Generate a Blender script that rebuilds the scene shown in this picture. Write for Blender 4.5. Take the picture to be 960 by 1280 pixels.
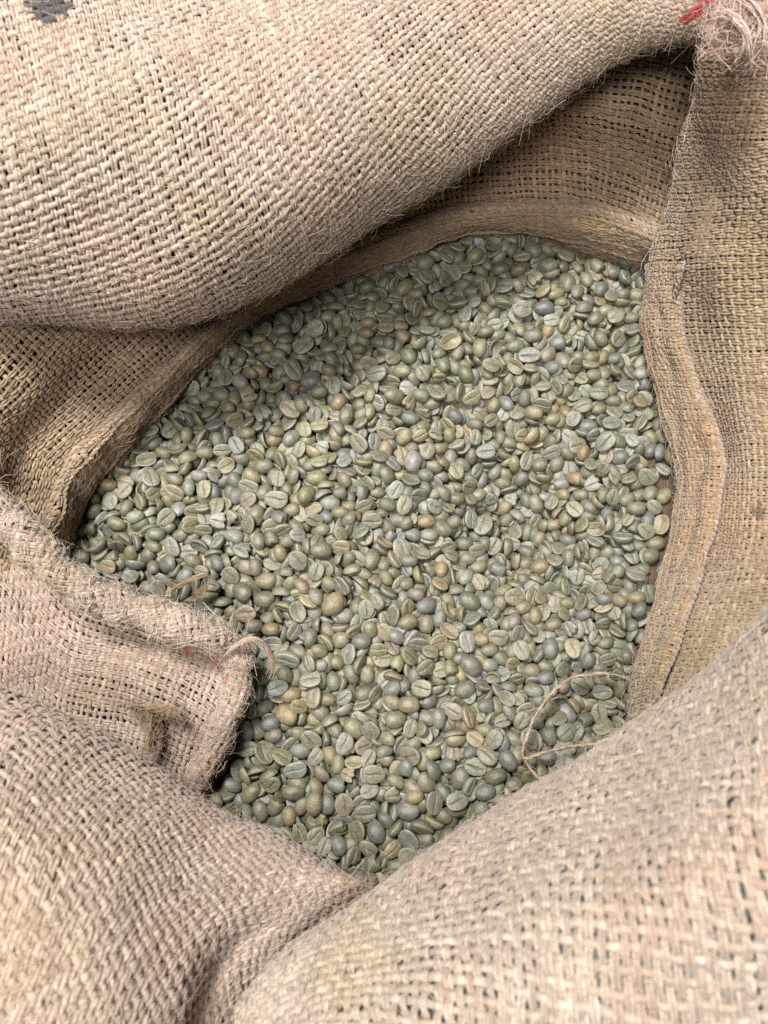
import bpy, math, random
import numpy as np
from mathutils import Matrix, Quaternion, Vector
random.seed(7); rng = np.random.default_rng(7)
for o in list(bpy.data.objects): bpy.data.objects.remove(o)
sc = bpy.context.scene
C = sc.collection

# ------------------------------------------------------------------ camera, world, lamps, exposure
TILT = math.radians(16.0)          # camera pitched 16 degrees off straight down
CAM_H = 0.3076                     # metres above the bean level
FPX = 924.0                        # focal length in pixels of the 960 x 1280 photograph
cam = bpy.data.cameras.new('camera'); cam_o = bpy.data.objects.new('camera', cam); C.objects.link(cam_o)
cam_o.location = (0, 0, CAM_H); cam_o.rotation_euler = (TILT, 0, 0)
cam.sensor_fit = 'VERTICAL'; cam.sensor_height = 36.0; cam.sensor_width = 27.0
cam.lens = 36.0 * FPX / 1280.0
cam.clip_start = 0.01; cam.clip_end = 20
cam.dof.use_dof = True; cam.dof.focus_distance = 0.315; cam.dof.aperture_fstop = 14.0
sc.camera = cam_o
w = bpy.data.worlds.new('World'); sc.world = w; w.use_nodes = True
bg = w.node_tree.nodes['Background']; bg.inputs[0].default_value = (0.93, 0.97, 1.0, 1); bg.inputs[1].default_value = AMBIENT = 0.065
def area(name, loc, target, sx, sy, power, col):
    l = bpy.data.lights.new(name, 'AREA'); l.shape = 'RECTANGLE'; l.size = sx; l.size_y = sy; l.energy = power; l.color = col
    o = bpy.data.objects.new(name, l); C.objects.link(o); o.location = loc
    o.rotation_euler = (Vector(target) - Vector(loc)).to_track_quat('-Z', 'Y').to_euler()
    return o
area('overhead_lamp', (-0.26, 0.36, 1.12), (0, 0.03, 0), 0.30, 0.24, 30.0, (1.0, 0.985, 0.965))
area('overhead_lamp', (-0.22, -0.34, 1.12), (0, 0.05, 0), 0.34, 0.28, 12.0, (1.0, 0.985, 0.965))  # fill lamp, added to brighten the recess and upper walls
sc.view_settings.view_transform = 'Standard'; sc.view_settings.look = 'None'
sc.view_settings.exposure = 0.06; sc.view_settings.gamma = 1.0
sc.render.engine = 'CYCLES'
sc.cycles.use_denoising = False; sc.cycles.max_bounces = 6; sc.cycles.diffuse_bounces = 4; sc.cycles.glossy_bounces = 2

CA, SA = math.cos(TILT), math.sin(TILT)
def P(px, py, d):
    """a point of the place: its direction from the photograph, its distance d (metres along the lens axis) measured"""
    x = (px - 480) / FPX; y = (640 - py) / FPX
    return np.array([x * d, (y * CA + SA) * d, CAM_H + (y * SA - CA) * d])
def project(v):
    x = v[..., 0]; y = v[..., 1]; z = v[..., 2] - CAM_H
    yc = y * CA + z * SA; zc = y * SA - z * CA
    zc = np.maximum(zc, 1e-4)
    return 480 + x / zc * FPX, 640 - yc / zc * FPX
BUMPS = [(660, 635, -.025, .029), (790, 840, -.014, .026), (345, 640, .006, .045), (450, 1000, -.002, .05), (830, 430, -.009, .026), (300, 440, -.004, .03)]
def plane_d(px, py, z=0.0):
    y = (640 - py) / FPX
    return (z - CAM_H) / (y * SA - CA)
_b = [(*P(a, b, plane_d(a, b))[:2], am, s) for a, b, am, s in BUMPS]
def heap(x, y):
    z = 0.0
    for bx, by, a, s in _b: z = z + a * math.exp(-((x - bx) ** 2 + (y - by) ** 2) / (2 * s * s))
    return z
def onheap(px, py, dz=0.0):
    z = 0.0
    for _ in range(10):
        p = P(px, py, plane_d(px, py, z)); z = heap(p[0], p[1]) + dz
    return p
def hd(px, py, dz=0.0):            # distance of the heap's surface seen there, lifted by dz
    p = onheap(px, py, dz); y = (640 - py) / FPX
    return (p[2] - CAM_H) / (y * SA - CA)

# ------------------------------------------------------------------ node helpers and materials
def new_mat(name):
    m = bpy.data.materials.new(name); m.use_nodes = True
    nt = m.node_tree; b = nt.nodes['Principled BSDF']
    return m, nt, b
def N(nt, t, **kw):
    n = nt.nodes.new(t)
    for k, v in kw.items():
        if hasattr(n, k): setattr(n, k, v)
        else: n.inputs[k].default_value = v
    return n
def mix(nt, fac, a, b, mode='MIX'):
    n = nt.nodes.new('ShaderNodeMix'); n.data_type = 'RGBA'; n.blend_type = mode
    for sock, v in ((n.inputs[0], fac), (n.inputs[6], a), (n.inputs[7], b)):
        if hasattr(v, 'links') or hasattr(v, 'is_linked'): nt.links.new(v, sock)
        elif isinstance(v, (int, float)): sock.default_value = v
        else: sock.default_value = (*v, 1)
    return n.outputs[2]
def ramp(nt, src, stops):
    r = nt.nodes.new('ShaderNodeValToRGB'); nt.links.new(src, r.inputs[0])
    el = r.color_ramp.elements
    while len(el) < len(stops): el.new(0.5)
    for e, (p, c) in zip(el, stops): e.position = p; e.color = (*c, 1) if not isinstance(c, (int, float)) else (c, c, c, 1)
    return r.outputs[0]
def mth(nt, op, a, b=0.0, c=None):
    n = nt.nodes.new('ShaderNodeMath'); n.operation = op
    for i, v in enumerate((a, b) if c is None else (a, b, c)):
        if isinstance(v, (int, float)): n.inputs[i].default_value = v
        else: nt.links.new(v, n.inputs[i])
    return n.outputs[0]

def jute_material(name, dark, light, rough=0.85, bump=0.9):
    m, nt, b = new_mat(name)
    at = N(nt, 'ShaderNodeAttribute', attribute_name='fib')       # x: metres along the yarn, y: turns around it, z: yarn's own number
    sep = N(nt, 'ShaderNodeSeparateXYZ'); nt.links.new(at.outputs['Vector'], sep.inputs[0])
    al, ar, yr = sep.outputs
    tw = mth(nt, 'ADD', ar, mth(nt, 'MULTIPLY', al, 95.0))         # fibres wind round the strand
    cmb = N(nt, 'ShaderNodeCombineXYZ')
    nt.links.new(mth(nt, 'MULTIPLY', al, 120.0), cmb.inputs[0]); nt.links.new(mth(nt, 'MULTIPLY', tw, 11.0), cmb.inputs[1]); nt.links.new(mth(nt, 'MULTIPLY', yr, 91.0), cmb.inputs[2])
    fib = N(nt, 'ShaderNodeTexNoise', Scale=1.0, Detail=3.0, Roughness=0.6); nt.links.new(cmb.outputs[0], fib.inputs['Vector'])
    cm2 = N(nt, 'ShaderNodeCombineXYZ')
    nt.links.new(mth(nt, 'MULTIPLY', al, 120.0), cm2.inputs[0]); nt.links.new(mth(nt, 'MULTIPLY', yr, 57.0), cm2.inputs[1])
    slub = N(nt, 'ShaderNodeTexNoise', Scale=1.0, Detail=2.0); nt.links.new(cm2.outputs[0], slub.inputs['Vector'])
    geo = N(nt, 'ShaderNodeNewGeometry')
    big = N(nt, 'ShaderNodeTexNoise', Scale=22.0, Detail=3.0); nt.links.new(geo.outputs['Position'], big.inputs['Vector'])
    v = mth(nt, 'ADD', mth(nt, 'MULTIPLY', fib.outputs[0], 0.62), mth(nt, 'MULTIPLY', slub.outputs[0], 0.42))
    wn = N(nt, 'ShaderNodeTexWhiteNoise', noise_dimensions='1D'); nt.links.new(mth(nt, 'MULTIPLY', yr, 313.0), wn.inputs['W'])
    v = mth(nt, 'ADD', v, mth(nt, 'MULTIPLY', mth(nt, 'SUBTRACT', wn.outputs[0], 0.5), 0.16))
    mid = tuple((a * b_) ** 0.5 for a, b_ in zip(dark, light))
    col = ramp(nt, v, [(0.28, dark), (0.5, mid), (0.72, light)])
    hue = ramp(nt, big.outputs[0], [(0.35, (1.0, 0.92, 0.88)), (0.5, (1, 1, 1)), (0.65, (0.95, 0.93, 0.84))])
    col = mix(nt, 1.0, col, hue, 'MULTIPLY')
    ti = N(nt, 'ShaderNodeAttribute', attribute_name='tint')
    col = mix(nt, ti.outputs['Alpha'], col, ti.outputs['Color'])
    nt.links.new(col, b.inputs['Base Color'])
    b.inputs['Roughness'].default_value = rough
    b.inputs['Specular IOR Level'].default_value = 0.25
    b.inputs['Sheen Weight'].default_value = 0.25; b.inputs['Sheen Roughness'].default_value = 0.5
    bp = N(nt, 'ShaderNodeBump', Strength=bump, Distance=0.00035); nt.links.new(fib.outputs[0], bp.inputs['Height'])
    nt.links.new(bp.outputs[0], b.inputs['Normal'])
    return m
JUTE = jute_material('jute', (0.190, 0.140, 0.100), (0.475, 0.392, 0.318))
JUTE_SHADED = jute_material('jute_inside_shaded', (0.155, 0.104, 0.060), (0.42, 0.310, 0.198))  # same cloth as outside; shade of the inner walls put into the colour
JUTE_PINK = jute_material('jute_pinkish', (0.185, 0.130, 0.098), (0.470, 0.370, 0.308))
FIBRE = jute_material('jute_fibre', (0.30, 0.23, 0.155), (0.66, 0.56, 0.44), bump=0.3)
FIBRE_BROWN = jute_material('brown_fibre', (0.17, 0.11, 0.06), (0.46, 0.33, 0.20), bump=0.3)
TWINE = jute_material('twine', (0.26, 0.19, 0.125), (0.58, 0.47, 0.36))
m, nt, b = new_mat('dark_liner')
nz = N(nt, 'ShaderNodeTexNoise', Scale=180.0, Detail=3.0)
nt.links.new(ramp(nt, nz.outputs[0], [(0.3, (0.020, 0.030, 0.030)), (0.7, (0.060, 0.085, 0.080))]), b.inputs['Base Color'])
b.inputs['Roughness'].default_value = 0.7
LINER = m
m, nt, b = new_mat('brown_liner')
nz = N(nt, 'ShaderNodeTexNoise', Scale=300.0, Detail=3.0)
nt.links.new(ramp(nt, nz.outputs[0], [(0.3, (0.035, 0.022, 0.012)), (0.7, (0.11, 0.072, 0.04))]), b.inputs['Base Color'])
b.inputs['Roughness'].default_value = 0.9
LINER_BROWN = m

def bean_material(name, single):
    m, nt, b = new_mat(name)
    if single:
        oi = N(nt, 'ShaderNodeObjectInfo'); base = oi.outputs['Color']; rnd = oi.outputs['Random']
    else:
        a = N(nt, 'ShaderNodeAttribute', attribute_name='tone'); base = a.outputs['Color']; rnd = a.outputs['Alpha']
    lc = N(nt, 'ShaderNodeAttribute', attribute_name='shape_co')
    off = N(nt, 'ShaderNodeCombineXYZ'); nt.links.new(mth(nt, 'MULTIPLY', rnd, 37.0), off.inputs[0])
    vec = N(nt, 'ShaderNodeVectorMath', operation='ADD'); nt.links.new(lc.outputs['Vector'], vec.inputs[0]); nt.links.new(off.outputs[0], vec.inputs[1])
    n1 = N(nt, 'ShaderNodeTexNoise', Scale=2.6, Detail=4.0, Roughness=0.6); nt.links.new(vec.outputs[0], n1.inputs['Vector'])
    n2 = N(nt, 'ShaderNodeTexNoise', Scale=7.0, Detail=5.0, Roughness=0.7); nt.links.new(vec.outputs[0], n2.inputs['Vector'])
    sx = N(nt, 'ShaderNodeSeparateXYZ'); nt.links.new(lc.outputs['Vector'], sx.inputs[0])
    col = mix(nt, 1.0, base, ramp(nt, n1.outputs[0], [(0.30, (0.66, 0.66, 0.64)), (0.5, (1, 1, 1)), (0.70, (1.30, 1.26, 1.15))]), 'MULTIPLY')
    # silver skin: pale papery patches, mostly on the flat face and in the groove
    flat = mth(nt, 'MULTIPLY_ADD', sx.outputs[2], 4.0, 0.9); 
    cl = N(nt, 'ShaderNodeClamp'); nt.links.new(flat, cl.inputs[0])
    patch = ramp(nt, n2.outputs[0], [(0.50, 0.0), (0.64, 1.0)])
    col = mix(nt, mth(nt, 'MULTIPLY', mth(nt, 'MULTIPLY', patch, cl.outputs[0]), 0.42), col, (0.27, 0.265, 0.20))
    col = mix(nt, mth(nt, 'MULTIPLY', ramp(nt, n2.outputs[0], [(0.30, 1.0), (0.42, 0.0)]), 0.55), col, (0.085, 0.068, 0.038))
    gr = N(nt, 'ShaderNodeAttribute', attribute_name='groove')
    col = mix(nt, mth(nt, 'MULTIPLY', gr.outputs['Fac'], 0.6), col, mix(nt, ramp(nt, mth(nt, 'FRACT', mth(nt, 'MULTIPLY', rnd, 7.3)), [(0.55, 0.0), (0.75, 1.0)]), (0.050, 0.038, 0.024), (0.24, 0.20, 0.135)))
    rim = N(nt, 'ShaderNodeAttribute', attribute_name='rim')
    col = mix(nt, mth(nt, 'MULTIPLY', rim.outputs['Fac'], 0.50), col, (0.33, 0.32, 0.235))
    nt.links.new(col, b.inputs['Base Color'])
    nt.links.new(mth(nt, 'MULTIPLY_ADD', n2.outputs[0], 0.40, 0.17), b.inputs['Roughness'])
    b.inputs['Specular IOR Level'].default_value = 0.62
    bp = N(nt, 'ShaderNodeBump', Strength=0.5, Distance=0.0005)
    nt.links.new(mth(nt, 'ADD', n2.outputs[0], mth(nt, 'MULTIPLY', n1.outputs[0], 1.2)), bp.inputs['Height']); nt.links.new(bp.outputs[0], b.inputs['Normal'])
    return m
BEAN_ONE = bean_material('green_coffee_bean', True)
BEAN_MANY = bean_material('green_coffee_beans', False)

# ------------------------------------------------------------------ mesh helpers
def mk_mesh(name, v, q, mats, fib=None, tint=None, extra=None, smooth=True):
    me = bpy.data.meshes.new(name)
    v = np.asarray(v, np.float32); q = np.asarray(q, np.int32)
    k = q.shape[1]
    me.vertices.add(len(v)); me.vertices.foreach_set('co', v.ravel())
    me.loops.add(q.size); me.loops.foreach_set('vertex_index', q.ravel())
    me.polygons.add(len(q)); me.polygons.foreach_set('loop_start', np.arange(0, q.size, k, dtype=np.int32))
    me.polygons.foreach_set('use_smooth', np.full(len(q), smooth))
    me.update(calc_edges=True)
    if fib is not None:
        a = me.attributes.new('fib', 'FLOAT_VECTOR', 'POINT'); a.data.foreach_set('vector', np.asarray(fib, np.float32).ravel())
        a = me.attributes.new('tint', 'FLOAT_COLOR', 'POINT')
        if tint is None: tint = np.zeros((len(v), 4))
        a.data.foreach_set('color', np.asarray(tint, np.float32).ravel())
    for nm, (ty, key, arr) in (extra or {}).items():
        a = me.attributes.new(nm, ty, 'POINT'); a.data.foreach_set(key, np.asarray(arr, np.float32).ravel())
    me.materials.append(mats)
    return me
def link(name, me, parent=None, kind=None, label=None):
    o = bpy.data.objects.new(name, me); C.objects.link(o); o.parent = parent
    if kind: o['kind'] = kind
    if label: o['label'] = label
    return o
class Acc:
    """collects strands into one mesh"""
    def __init__(s): s.v = []; s.q = []; s.f = []; s.t = []; s.n = 0
    def strand(s, pts, nrm, wid, thk, sides=6, rnd=None, tint=None, along0=0.0, openb=False):
        K = len(pts)
        if K < 2: return
        tan = np.gradient(pts, axis=0); ln = np.linalg.norm(tan, axis=1, keepdims=True); tan /= np.maximum(ln, 1e-9)
        side = np.cross(tan, nrm); side /= np.maximum(np.linalg.norm(side, axis=1, keepdims=True), 1e-9)
        up = np.cross(side, tan)
        an = np.arange(sides) / sides * 2 * math.pi if not openb else np.linspace(-.55, math.pi + .55, sides)
        wid = np.broadcast_to(wid, (K,)); thk = np.broadcast_to(thk, (K,))
        v = pts[:, None, :] + side[:, None, :] * (np.cos(an)[None, :, None] * wid[:, None, None] * .5) + up[:, None, :] * (np.sin(an)[None, :, None] * thk[:, None, None] * .5)
        al = along0 + np.concatenate([[0], np.cumsum(np.linalg.norm(np.diff(pts, axis=0), axis=1))])
        r = random.random() if rnd is None else rnd
        fb = np.empty((K, sides, 3)); fb[..., 0] = al[:, None]; 
        fb[..., 1] = np.abs(((an / (2 * math.pi) + .25) % 1.0) * 2 - 1)[None, :]; fb[..., 2] = r
        i = np.arange(K - 1)[:, None] * sides; j = np.arange(sides - 1 if openb else sides)[None, :]; j2 = (j + 1) % sides
        q = np.stack([i + j, i + j2, i + sides + j2, i + sides + j], -1).reshape(-1, 4) + s.n
        s.v.append(v.reshape(-1, 3)); s.q.append(q); s.f.append(fb.reshape(-1, 3))
        tt = np.zeros((K, sides, 4))
        if tint is not None: tt[:] = np.broadcast_to(np.asarray(tint, float).reshape(-1, 1, 4), (K, sides, 4))
        s.t.append(tt.reshape(-1, 4)); s.n += K * sides
    def build(s, name, mat, parent, kind=None, label=None):
        me = mk_mesh(name, np.concatenate(s.v), np.concatenate(s.q), mat, np.concatenate(s.f), np.concatenate(s.t))
        return link(name, me, parent, kind, label)

def cr(p, n):
    """Catmull-Rom through p along axis 0, n samples"""
    p = np.asarray(p, float); m = len(p)
    e = np.concatenate([2 * p[:1] - p[1:2], p, 2 * p[-1:] - p[-2:-1]])
    t = np.linspace(0, m - 1 - 1e-9, n); i = t.astype(int); u = (t - i).reshape((-1,) + (1,) * (p.ndim - 1))
    a, b_, c, d = e[i], e[i + 1], e[i + 2], e[i + 3]
    return .5 * ((2 * b_) + (-a + c) * u + (2 * a - 5 * b_ + 4 * c - d) * u ** 2 + (-a + 3 * b_ - 3 * c + d) * u ** 3)
def wave_noise(p, scale, seed, n=7):
    r = np.random.default_rng(seed); s = np.zeros(p.shape[:-1])
    for k in range(n):
        d = r.normal(size=3); d /= np.linalg.norm(d); f = scale * r.uniform(.6, 1.7)
        s += np.sin(p @ d * f * 2 * math.pi + r.uniform(0, 6.28))
    return s / n ** .5
class Surf:
    """a sheet of cloth from a grid of places: cols[i][j]"""
    def __init__(s, cols, wrinkle=0.0008, seed=1, wscale=28, DN=140, face=None):
        g = np.array([[P(*c) if len(c) == 3 else np.array(c) for c in col] for col in cols])
        g = cr(g, DN); g = np.swapaxes(cr(np.swapaxes(g, 0, 1), DN), 0, 1)
        for ax in (0, 1):
            gg = g if ax == 0 else np.swapaxes(g, 0, 1)
            L = np.concatenate([[0], np.cumsum(np.median(np.linalg.norm(np.diff(gg, axis=0), axis=2), axis=1))])
            tt = np.linspace(0, L[-1], DN); idx = np.interp(tt, L, np.arange(DN)); i = np.minimum(idx.astype(int), DN - 2); u = (idx - i)[:, None, None]
            gg = gg[i] * (1 - u) + gg[i + 1] * u
            if ax == 0: g = gg; s.LA = L[-1]
            else: g = np.swapaxes(gg, 0, 1); s.LB = L[-1]
        s.DN = DN
        nn = np.cross(np.gradient(g, axis=0), np.gradient(g, axis=1)); nn /= np.maximum(np.linalg.norm(nn, axis=2, keepdims=True), 1e-12)
        tocam = np.array([0, 0, CAM_H]) - g
        sg = np.sign(np.median(np.sum(nn * tocam, 2))) if face is None else face
        nn *= sg
        g = g + nn * (wave_noise(g, wscale, seed) * wrinkle)[..., None]
        nn = np.cross(np.gradient(g, axis=0), np.gradient(g, axis=1)) * sg; nn /= np.maximum(np.linalg.norm(nn, axis=2, keepdims=True), 1e-12)
        s.g = g; s.n = nn
    def at(s, a, b):
        x = np.clip(a / s.LA, 0, 1) * (s.DN - 1.001); y = np.clip(b / s.LB, 0, 1) * (s.DN - 1.001)
        i = x.astype(int); j = y.astype(int); u = (x - i)[..., None]; v = (y - j)[..., None]
        def lp(t): return (t[i, j] * (1 - u) + t[i + 1, j] * u) * (1 - v) + (t[i, j + 1] * (1 - u) + t[i + 1, j + 1] * u) * v
        n = lp(s.n); return lp(s.g), n / np.maximum(np.linalg.norm(n, axis=-1, keepdims=True), 1e-9)
    def sheet(s, name, mat, parent, off, step=3):
        g = (s.g - s.n * off)[::step, ::step]; A, B = g.shape[:2]
        i = np.arange(A - 1)[:, None] * B; j = np.arange(B - 1)[None, :]
        q = np.stack([i + j, i + j + 1, i + B + j + 1, i + B + j], -1).reshape(-1, 4)
        return link(name, mk_mesh(name, g.reshape(-1, 3), q, mat), parent)

def in_poly(x, y, poly):
    c = np.zeros(x.shape, bool); j = len(poly) - 1
    for i in range(len(poly)):
        xi, yi = poly[i]; xj, yj = poly[j]
        c ^= ((yi > y) != (yj > y)) & (x < (xj - xi) * (y - yi) / (yj - yi + 1e-9) + xi); j = i
    return c
def runs(mask):
    idx = np.flatnonzero(mask)
    if len(idx) == 0: return []
    cut = np.flatnonzero(np.diff(idx) > 1)
    st = np.concatenate([[0], cut + 1]); en = np.concatenate([cut, [len(idx) - 1]])
    return [(idx[a], idx[b_] + 1) for a, b_ in zip(st, en)]

def weave(S, parent, mat, pw=0.0025, pf=0.0031, phi=0.0, tint=None, pair=True, fill=(0.90, 0.62), seed=0, names=('warp_yarns', 'weft_yarns'), amp=0.19, thick=0.00088, spp=4, jitter=0.07, loose=1.0, hide=None):
    """plain weave of separate yarns following the sheet S; warp is laid in pairs of strands as in the photograph"""
    r = np.random.default_rng(seed)
    R = math.hypot(S.LA, S.LB) / 2 + pf * 2
    ca, sa = math.cos(phi), math.sin(phi)
    ph = r.uniform(0, 6.28, 8); pm = min(pw, pf)
    def drift(x, y):                                       # the cloth's own unevenness, shared by both sets of yarns
        dx = .30 * np.sin(x * 75 + y * 31 + ph[0]) + .12 * np.sin(x * 190 - y * 120 + ph[1]) + .06 * np.sin(y * 420 + ph[4])
        dy = .30 * np.sin(y * 68 - x * 41 + ph[2]) + .12 * np.sin(y * 220 + x * 100 + ph[3]) + .06 * np.sin(x * 390 + ph[5])
        return dx * pm * loose, dy * pm * loose
    for fam in (0, 1):
        acc = Acc()
        sp, cp = (pw, pf) if fam == 0 else (pf, pw)          # spacing of these yarns; spacing of those they cross
        n = int(R / sp) + 1; ks = np.arange(-n, n + 1)
        nc = int(R / cp) + 1; fine = np.arange(-nc * spp, nc * spp + 1) / spp
        offs = r.normal(0, jitter, len(ks)); wf = np.clip(r.normal(1, .11, len(ks)), .72, 1.3)
        for ki, k in enumerate(ks):
            s_ = fine * cp
            t_ = np.full_like(s_, (k + offs[ki]) * sp)
            t_ = t_ + sp * .07 * np.sin(s_ * r.uniform(150, 400) + r.uniform(0, 6))
            if fam == 0: U, V = s_, t_
            else: U, V = t_, s_
            dx, dy = drift(U, V); U2 = U + dx; V2 = V + dy
            a = U2 * ca - V2 * sa + S.LA / 2; b_ = U2 * sa + V2 * ca + S.LB / 2
            ok = (a >= 0) & (a <= S.LA) & (b_ >= 0) & (b_ <= S.LB)
            if not ok.any(): continue
            pos, nr = S.at(a, b_)
            px, py = project(pos)
            ok &= (px > -75) & (px < 1035) & (py > -90) & (py < 1370)
            if hide is not None: ok &= ~in_poly(px, py, hide)
            hgt = np.cos(math.pi * (fine + k)) * (1 if fam == 0 else -1)
            up = hgt > 0
            hgt = np.sign(hgt) * np.abs(hgt) ** .75 * amp * pm * (1.15 if fam == 0 else .85)
            hgt = hgt + r.normal(0, .02, len(hgt)) * pm
            wv = sp * fill[fam] * wf[ki] * (1 + .10 * np.sin(s_ * r.uniform(150, 300) + r.uniform(0, 6)) + r.normal(0, .035, len(s_)))
            wv = wv * (1 + .07 * np.cos(2 * math.pi * fine))  # pinched where it dives between its neighbours
            pts = pos + nr * hgt[:, None]
            tt = tint(pos) if tint is not None else None
            for i0, i1 in runs(ok):
                if i1 - i0 < 4: continue
                pp, n2 = pts[i0:i1], nr[i0:i1]
                if fam == 0 and pair:
                    tan = np.gradient(pp, axis=0); tan /= np.maximum(np.linalg.norm(tan, axis=1, keepdims=True), 1e-9)
                    sd = np.cross(tan, n2)
                    tw = np.sin(s_[i0:i1] * r.uniform(120, 260) + r.uniform(0, 6)) * .05 * pm
                    rr_ = r.random()
                    for sg in (-1, 1):
                        acc.strand(pp + sd * (sg * wv[i0:i1] * .25)[:, None] + n2 * (sg * tw)[:, None], n2, wv[i0:i1] * .55, thick * .95, 4, rr_ + sg * .02, None if tt is None else tt[i0:i1], s_[i0] + 1.0, True)
                else:
                    acc.strand(pp, n2, wv[i0:i1], thick, 4, r.random(), None if tt is None else tt[i0:i1], s_[i0] + 1.0, True)
        if acc.v: acc.build(names[fam], mat, parent, 'stuff')

FUZZ = Acc()
def fuzz(S, count, lmin=.003, lmax=.012, lift=.0004, stand=.35, rad=.00006, acc=None, region=None, seed=0):
    r = np.random.default_rng(seed); acc = acc or FUZZ
    a = r.uniform(0, S.LA, count); b_ = r.uniform(0, S.LB, count)
    if region: b_ = r.uniform(region[0] * S.LB, region[1] * S.LB, count)
    pos, nr = S.at(a, b_); px, py = project(pos)
    vis = (np.sum(nr * (np.array([0, 0, CAM_H]) - pos), 1) > -.1) & (px > -60) & (px < 1020) & (py > -80) & (py < 1360)
    for i in np.flatnonzero(vis):
        n = nr[i]; d = r.normal(size=3); d -= n * (d @ n); d /= np.linalg.norm(d)
        e = np.cross(n, d); L = r.uniform(lmin, lmax) * r.uniform(.4, 1); K = 4
        t = np.linspace(0, 1, K)[:, None]
        st = stand * abs(r.normal()); cv = r.normal() * .8
        p = pos[i] + n * lift + L * (d * t + e * cv * t ** 2 * .7 + n * (st * (t - t ** 2 * r.uniform(.5, 1.3)) + .04 * r.normal(size=(K, 1))))
        rr = rad * r.uniform(.7, 1.5)
        acc.strand(p, np.broadcast_to(n, (K, 3)) + .01, rr * 2 * np.array([1, 1, .85, .4]), rr * 2, 3, r.random())

def frame(path):
    t = np.gradient(path, axis=0); t /= np.maximum(np.linalg.norm(t, axis=1, keepdims=True), 1e-9)
    n = np.empty_like(t); v = np.array([0, 0, 1.0]); 
    for i in range(len(t)):
        v = v - t[i] * (v @ t[i]); v /= max(np.linalg.norm(v), 1e-9); n[i] = v
    return t, n, np.cross(t, n)
def rope(acc, path, rad, plies=2, twist=180.0, sides=5, dens=0.0008, wob=0.1, tint=None, hairs=0, hl=.006, seed=0):
    """a twisted cord along path: each ply a strand"""
    r = np.random.default_rng(seed)
    L = np.concatenate([[0], np.cumsum(np.linalg.norm(np.diff(path, axis=0), axis=1))]); n = max(6, int(L[-1] / dens))
    tt = np.linspace(0, L[-1], n); p = np.stack([np.interp(tt, L, path[:, k]) for k in range(3)], 1)
    t, nn, bb = frame(p)
    sc_ = 1 + wob * np.sin(tt * 300 + 1) + wob * r.normal(size=n) * .3
    for k in range(plies):
        an = tt * twist * 2 * math.pi + k * 2 * math.pi / plies
        o = (nn * np.cos(an)[:, None] + bb * np.sin(an)[:, None]) * (rad * .5 * sc_)[:, None]
        acc.strand(p + o, nn, rad * 1.25 * sc_, rad * 1.25 * sc_, sides, r.random(), tint)
    for h in range(hairs):
        i = r.integers(1, n - 1); d = r.normal(size=3); d /= np.linalg.norm(d); d = d + t[i] * r.normal() * 1.2
        K = 5; u = np.linspace(0, 1, K)[:, None]; ll = hl * r.uniform(.3, 1)
        q = p[i] + ll * (d * u + r.normal(size=3) * u ** 2 * .5)
        acc.strand(q, np.broadcast_to(nn[i], (K, 3)) + .01, .00013 * np.array([1, 1, .8, .7, .4]), .00012, 3, r.random(), tint)
def path3(pts, n=60): return cr(np.array([P(*p) for p in pts]), n)

# ------------------------------------------------------------------ the sack
sack = bpy.data.objects.new('jute_sack', None); C.objects.link(sack)
sack['label'] = 'open woven jute sack with rolled down folds around a heap of green beans'; sack['category'] = 'sack'

PRINT = [(20, -40), (30, 8), (52, 28), (62, 36), (72, 24), (98, 12), (84, 0), (70, -40)]
def tint_topleft(pos):                     # black print on the cloth, cut by the picture's edge
    x, y = project(pos); t = np.zeros((len(pos), 4))
    x = x + 4 * np.sin(y * .9); m_ = in_poly(x, y, PRINT); t[m_] = (.030, .028, .030, .93); return t
def spots(lst):
    def f(pos):
        x, y = project(pos); t = np.zeros((len(pos), 4))
        for sx, sy, r_, col in lst: t[((x - sx) ** 2 + (y - sy) ** 2) < r_ * r_] = col
        return t
    return f
RED = (.50, .10, .09, .72)

# upper left fold: thick roll of cloth turned outwards
TL = Surf([
 [(-150, -110, .250), (-150, 120, .226), (-150, 300, .236), (-150, 392, .262), (-150, 378, .290), (-150, 290, .305)],
 [(20, -110, .250), (20, 120, .226), (20, 300, .236), (20, 398, .262), (22, 384, .292), (30, 290, .308)],
 [(165, -110, .255), (172, 100, .235), (185, 290, .243), (205, 398, .268), (212, 384, .297), (210, 290, .312)],
 [(300, -120, .262), (310, 60, .245), (322, 250, .250), (343, 350, .280), (352, 335, .306), (330, 250, .320)],
 [(430, -130, .270), (450, 20, .255), (482, 160, .260), (518, 244, .284), (524, 232, .305), (500, 160, .318)],
 [(580, -150, .275), (600, -40, .262), (622, 70, .264), (658, 146, .280), (662, 136, .296), (640, 60, .305)],
 [(730, -160, .275), (740, -80, .265), (762, 5, .262), (790, 62, .272), (795, 50, .284), (780, -20, .290)],
 [(900, -170, .265), (905, -90, .255), (912, -20, .252), (925, 40, .258), (925, 30, .266), (910, -60, .272)]], seed=3, wrinkle=.0011, wscale=16)
weave(TL, sack, JUTE, phi=math.radians(74), tint=tint_topleft, seed=11, pw=.0025, pf=.0030, fill=(.92, .70))
TL.sheet('lining', LINER, sack, .0022)
fuzz(TL, 6500, region=(.0, .8), seed=1); fuzz(TL, 1900, region=(.5, .82), stand=.6, seed=2)

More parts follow.
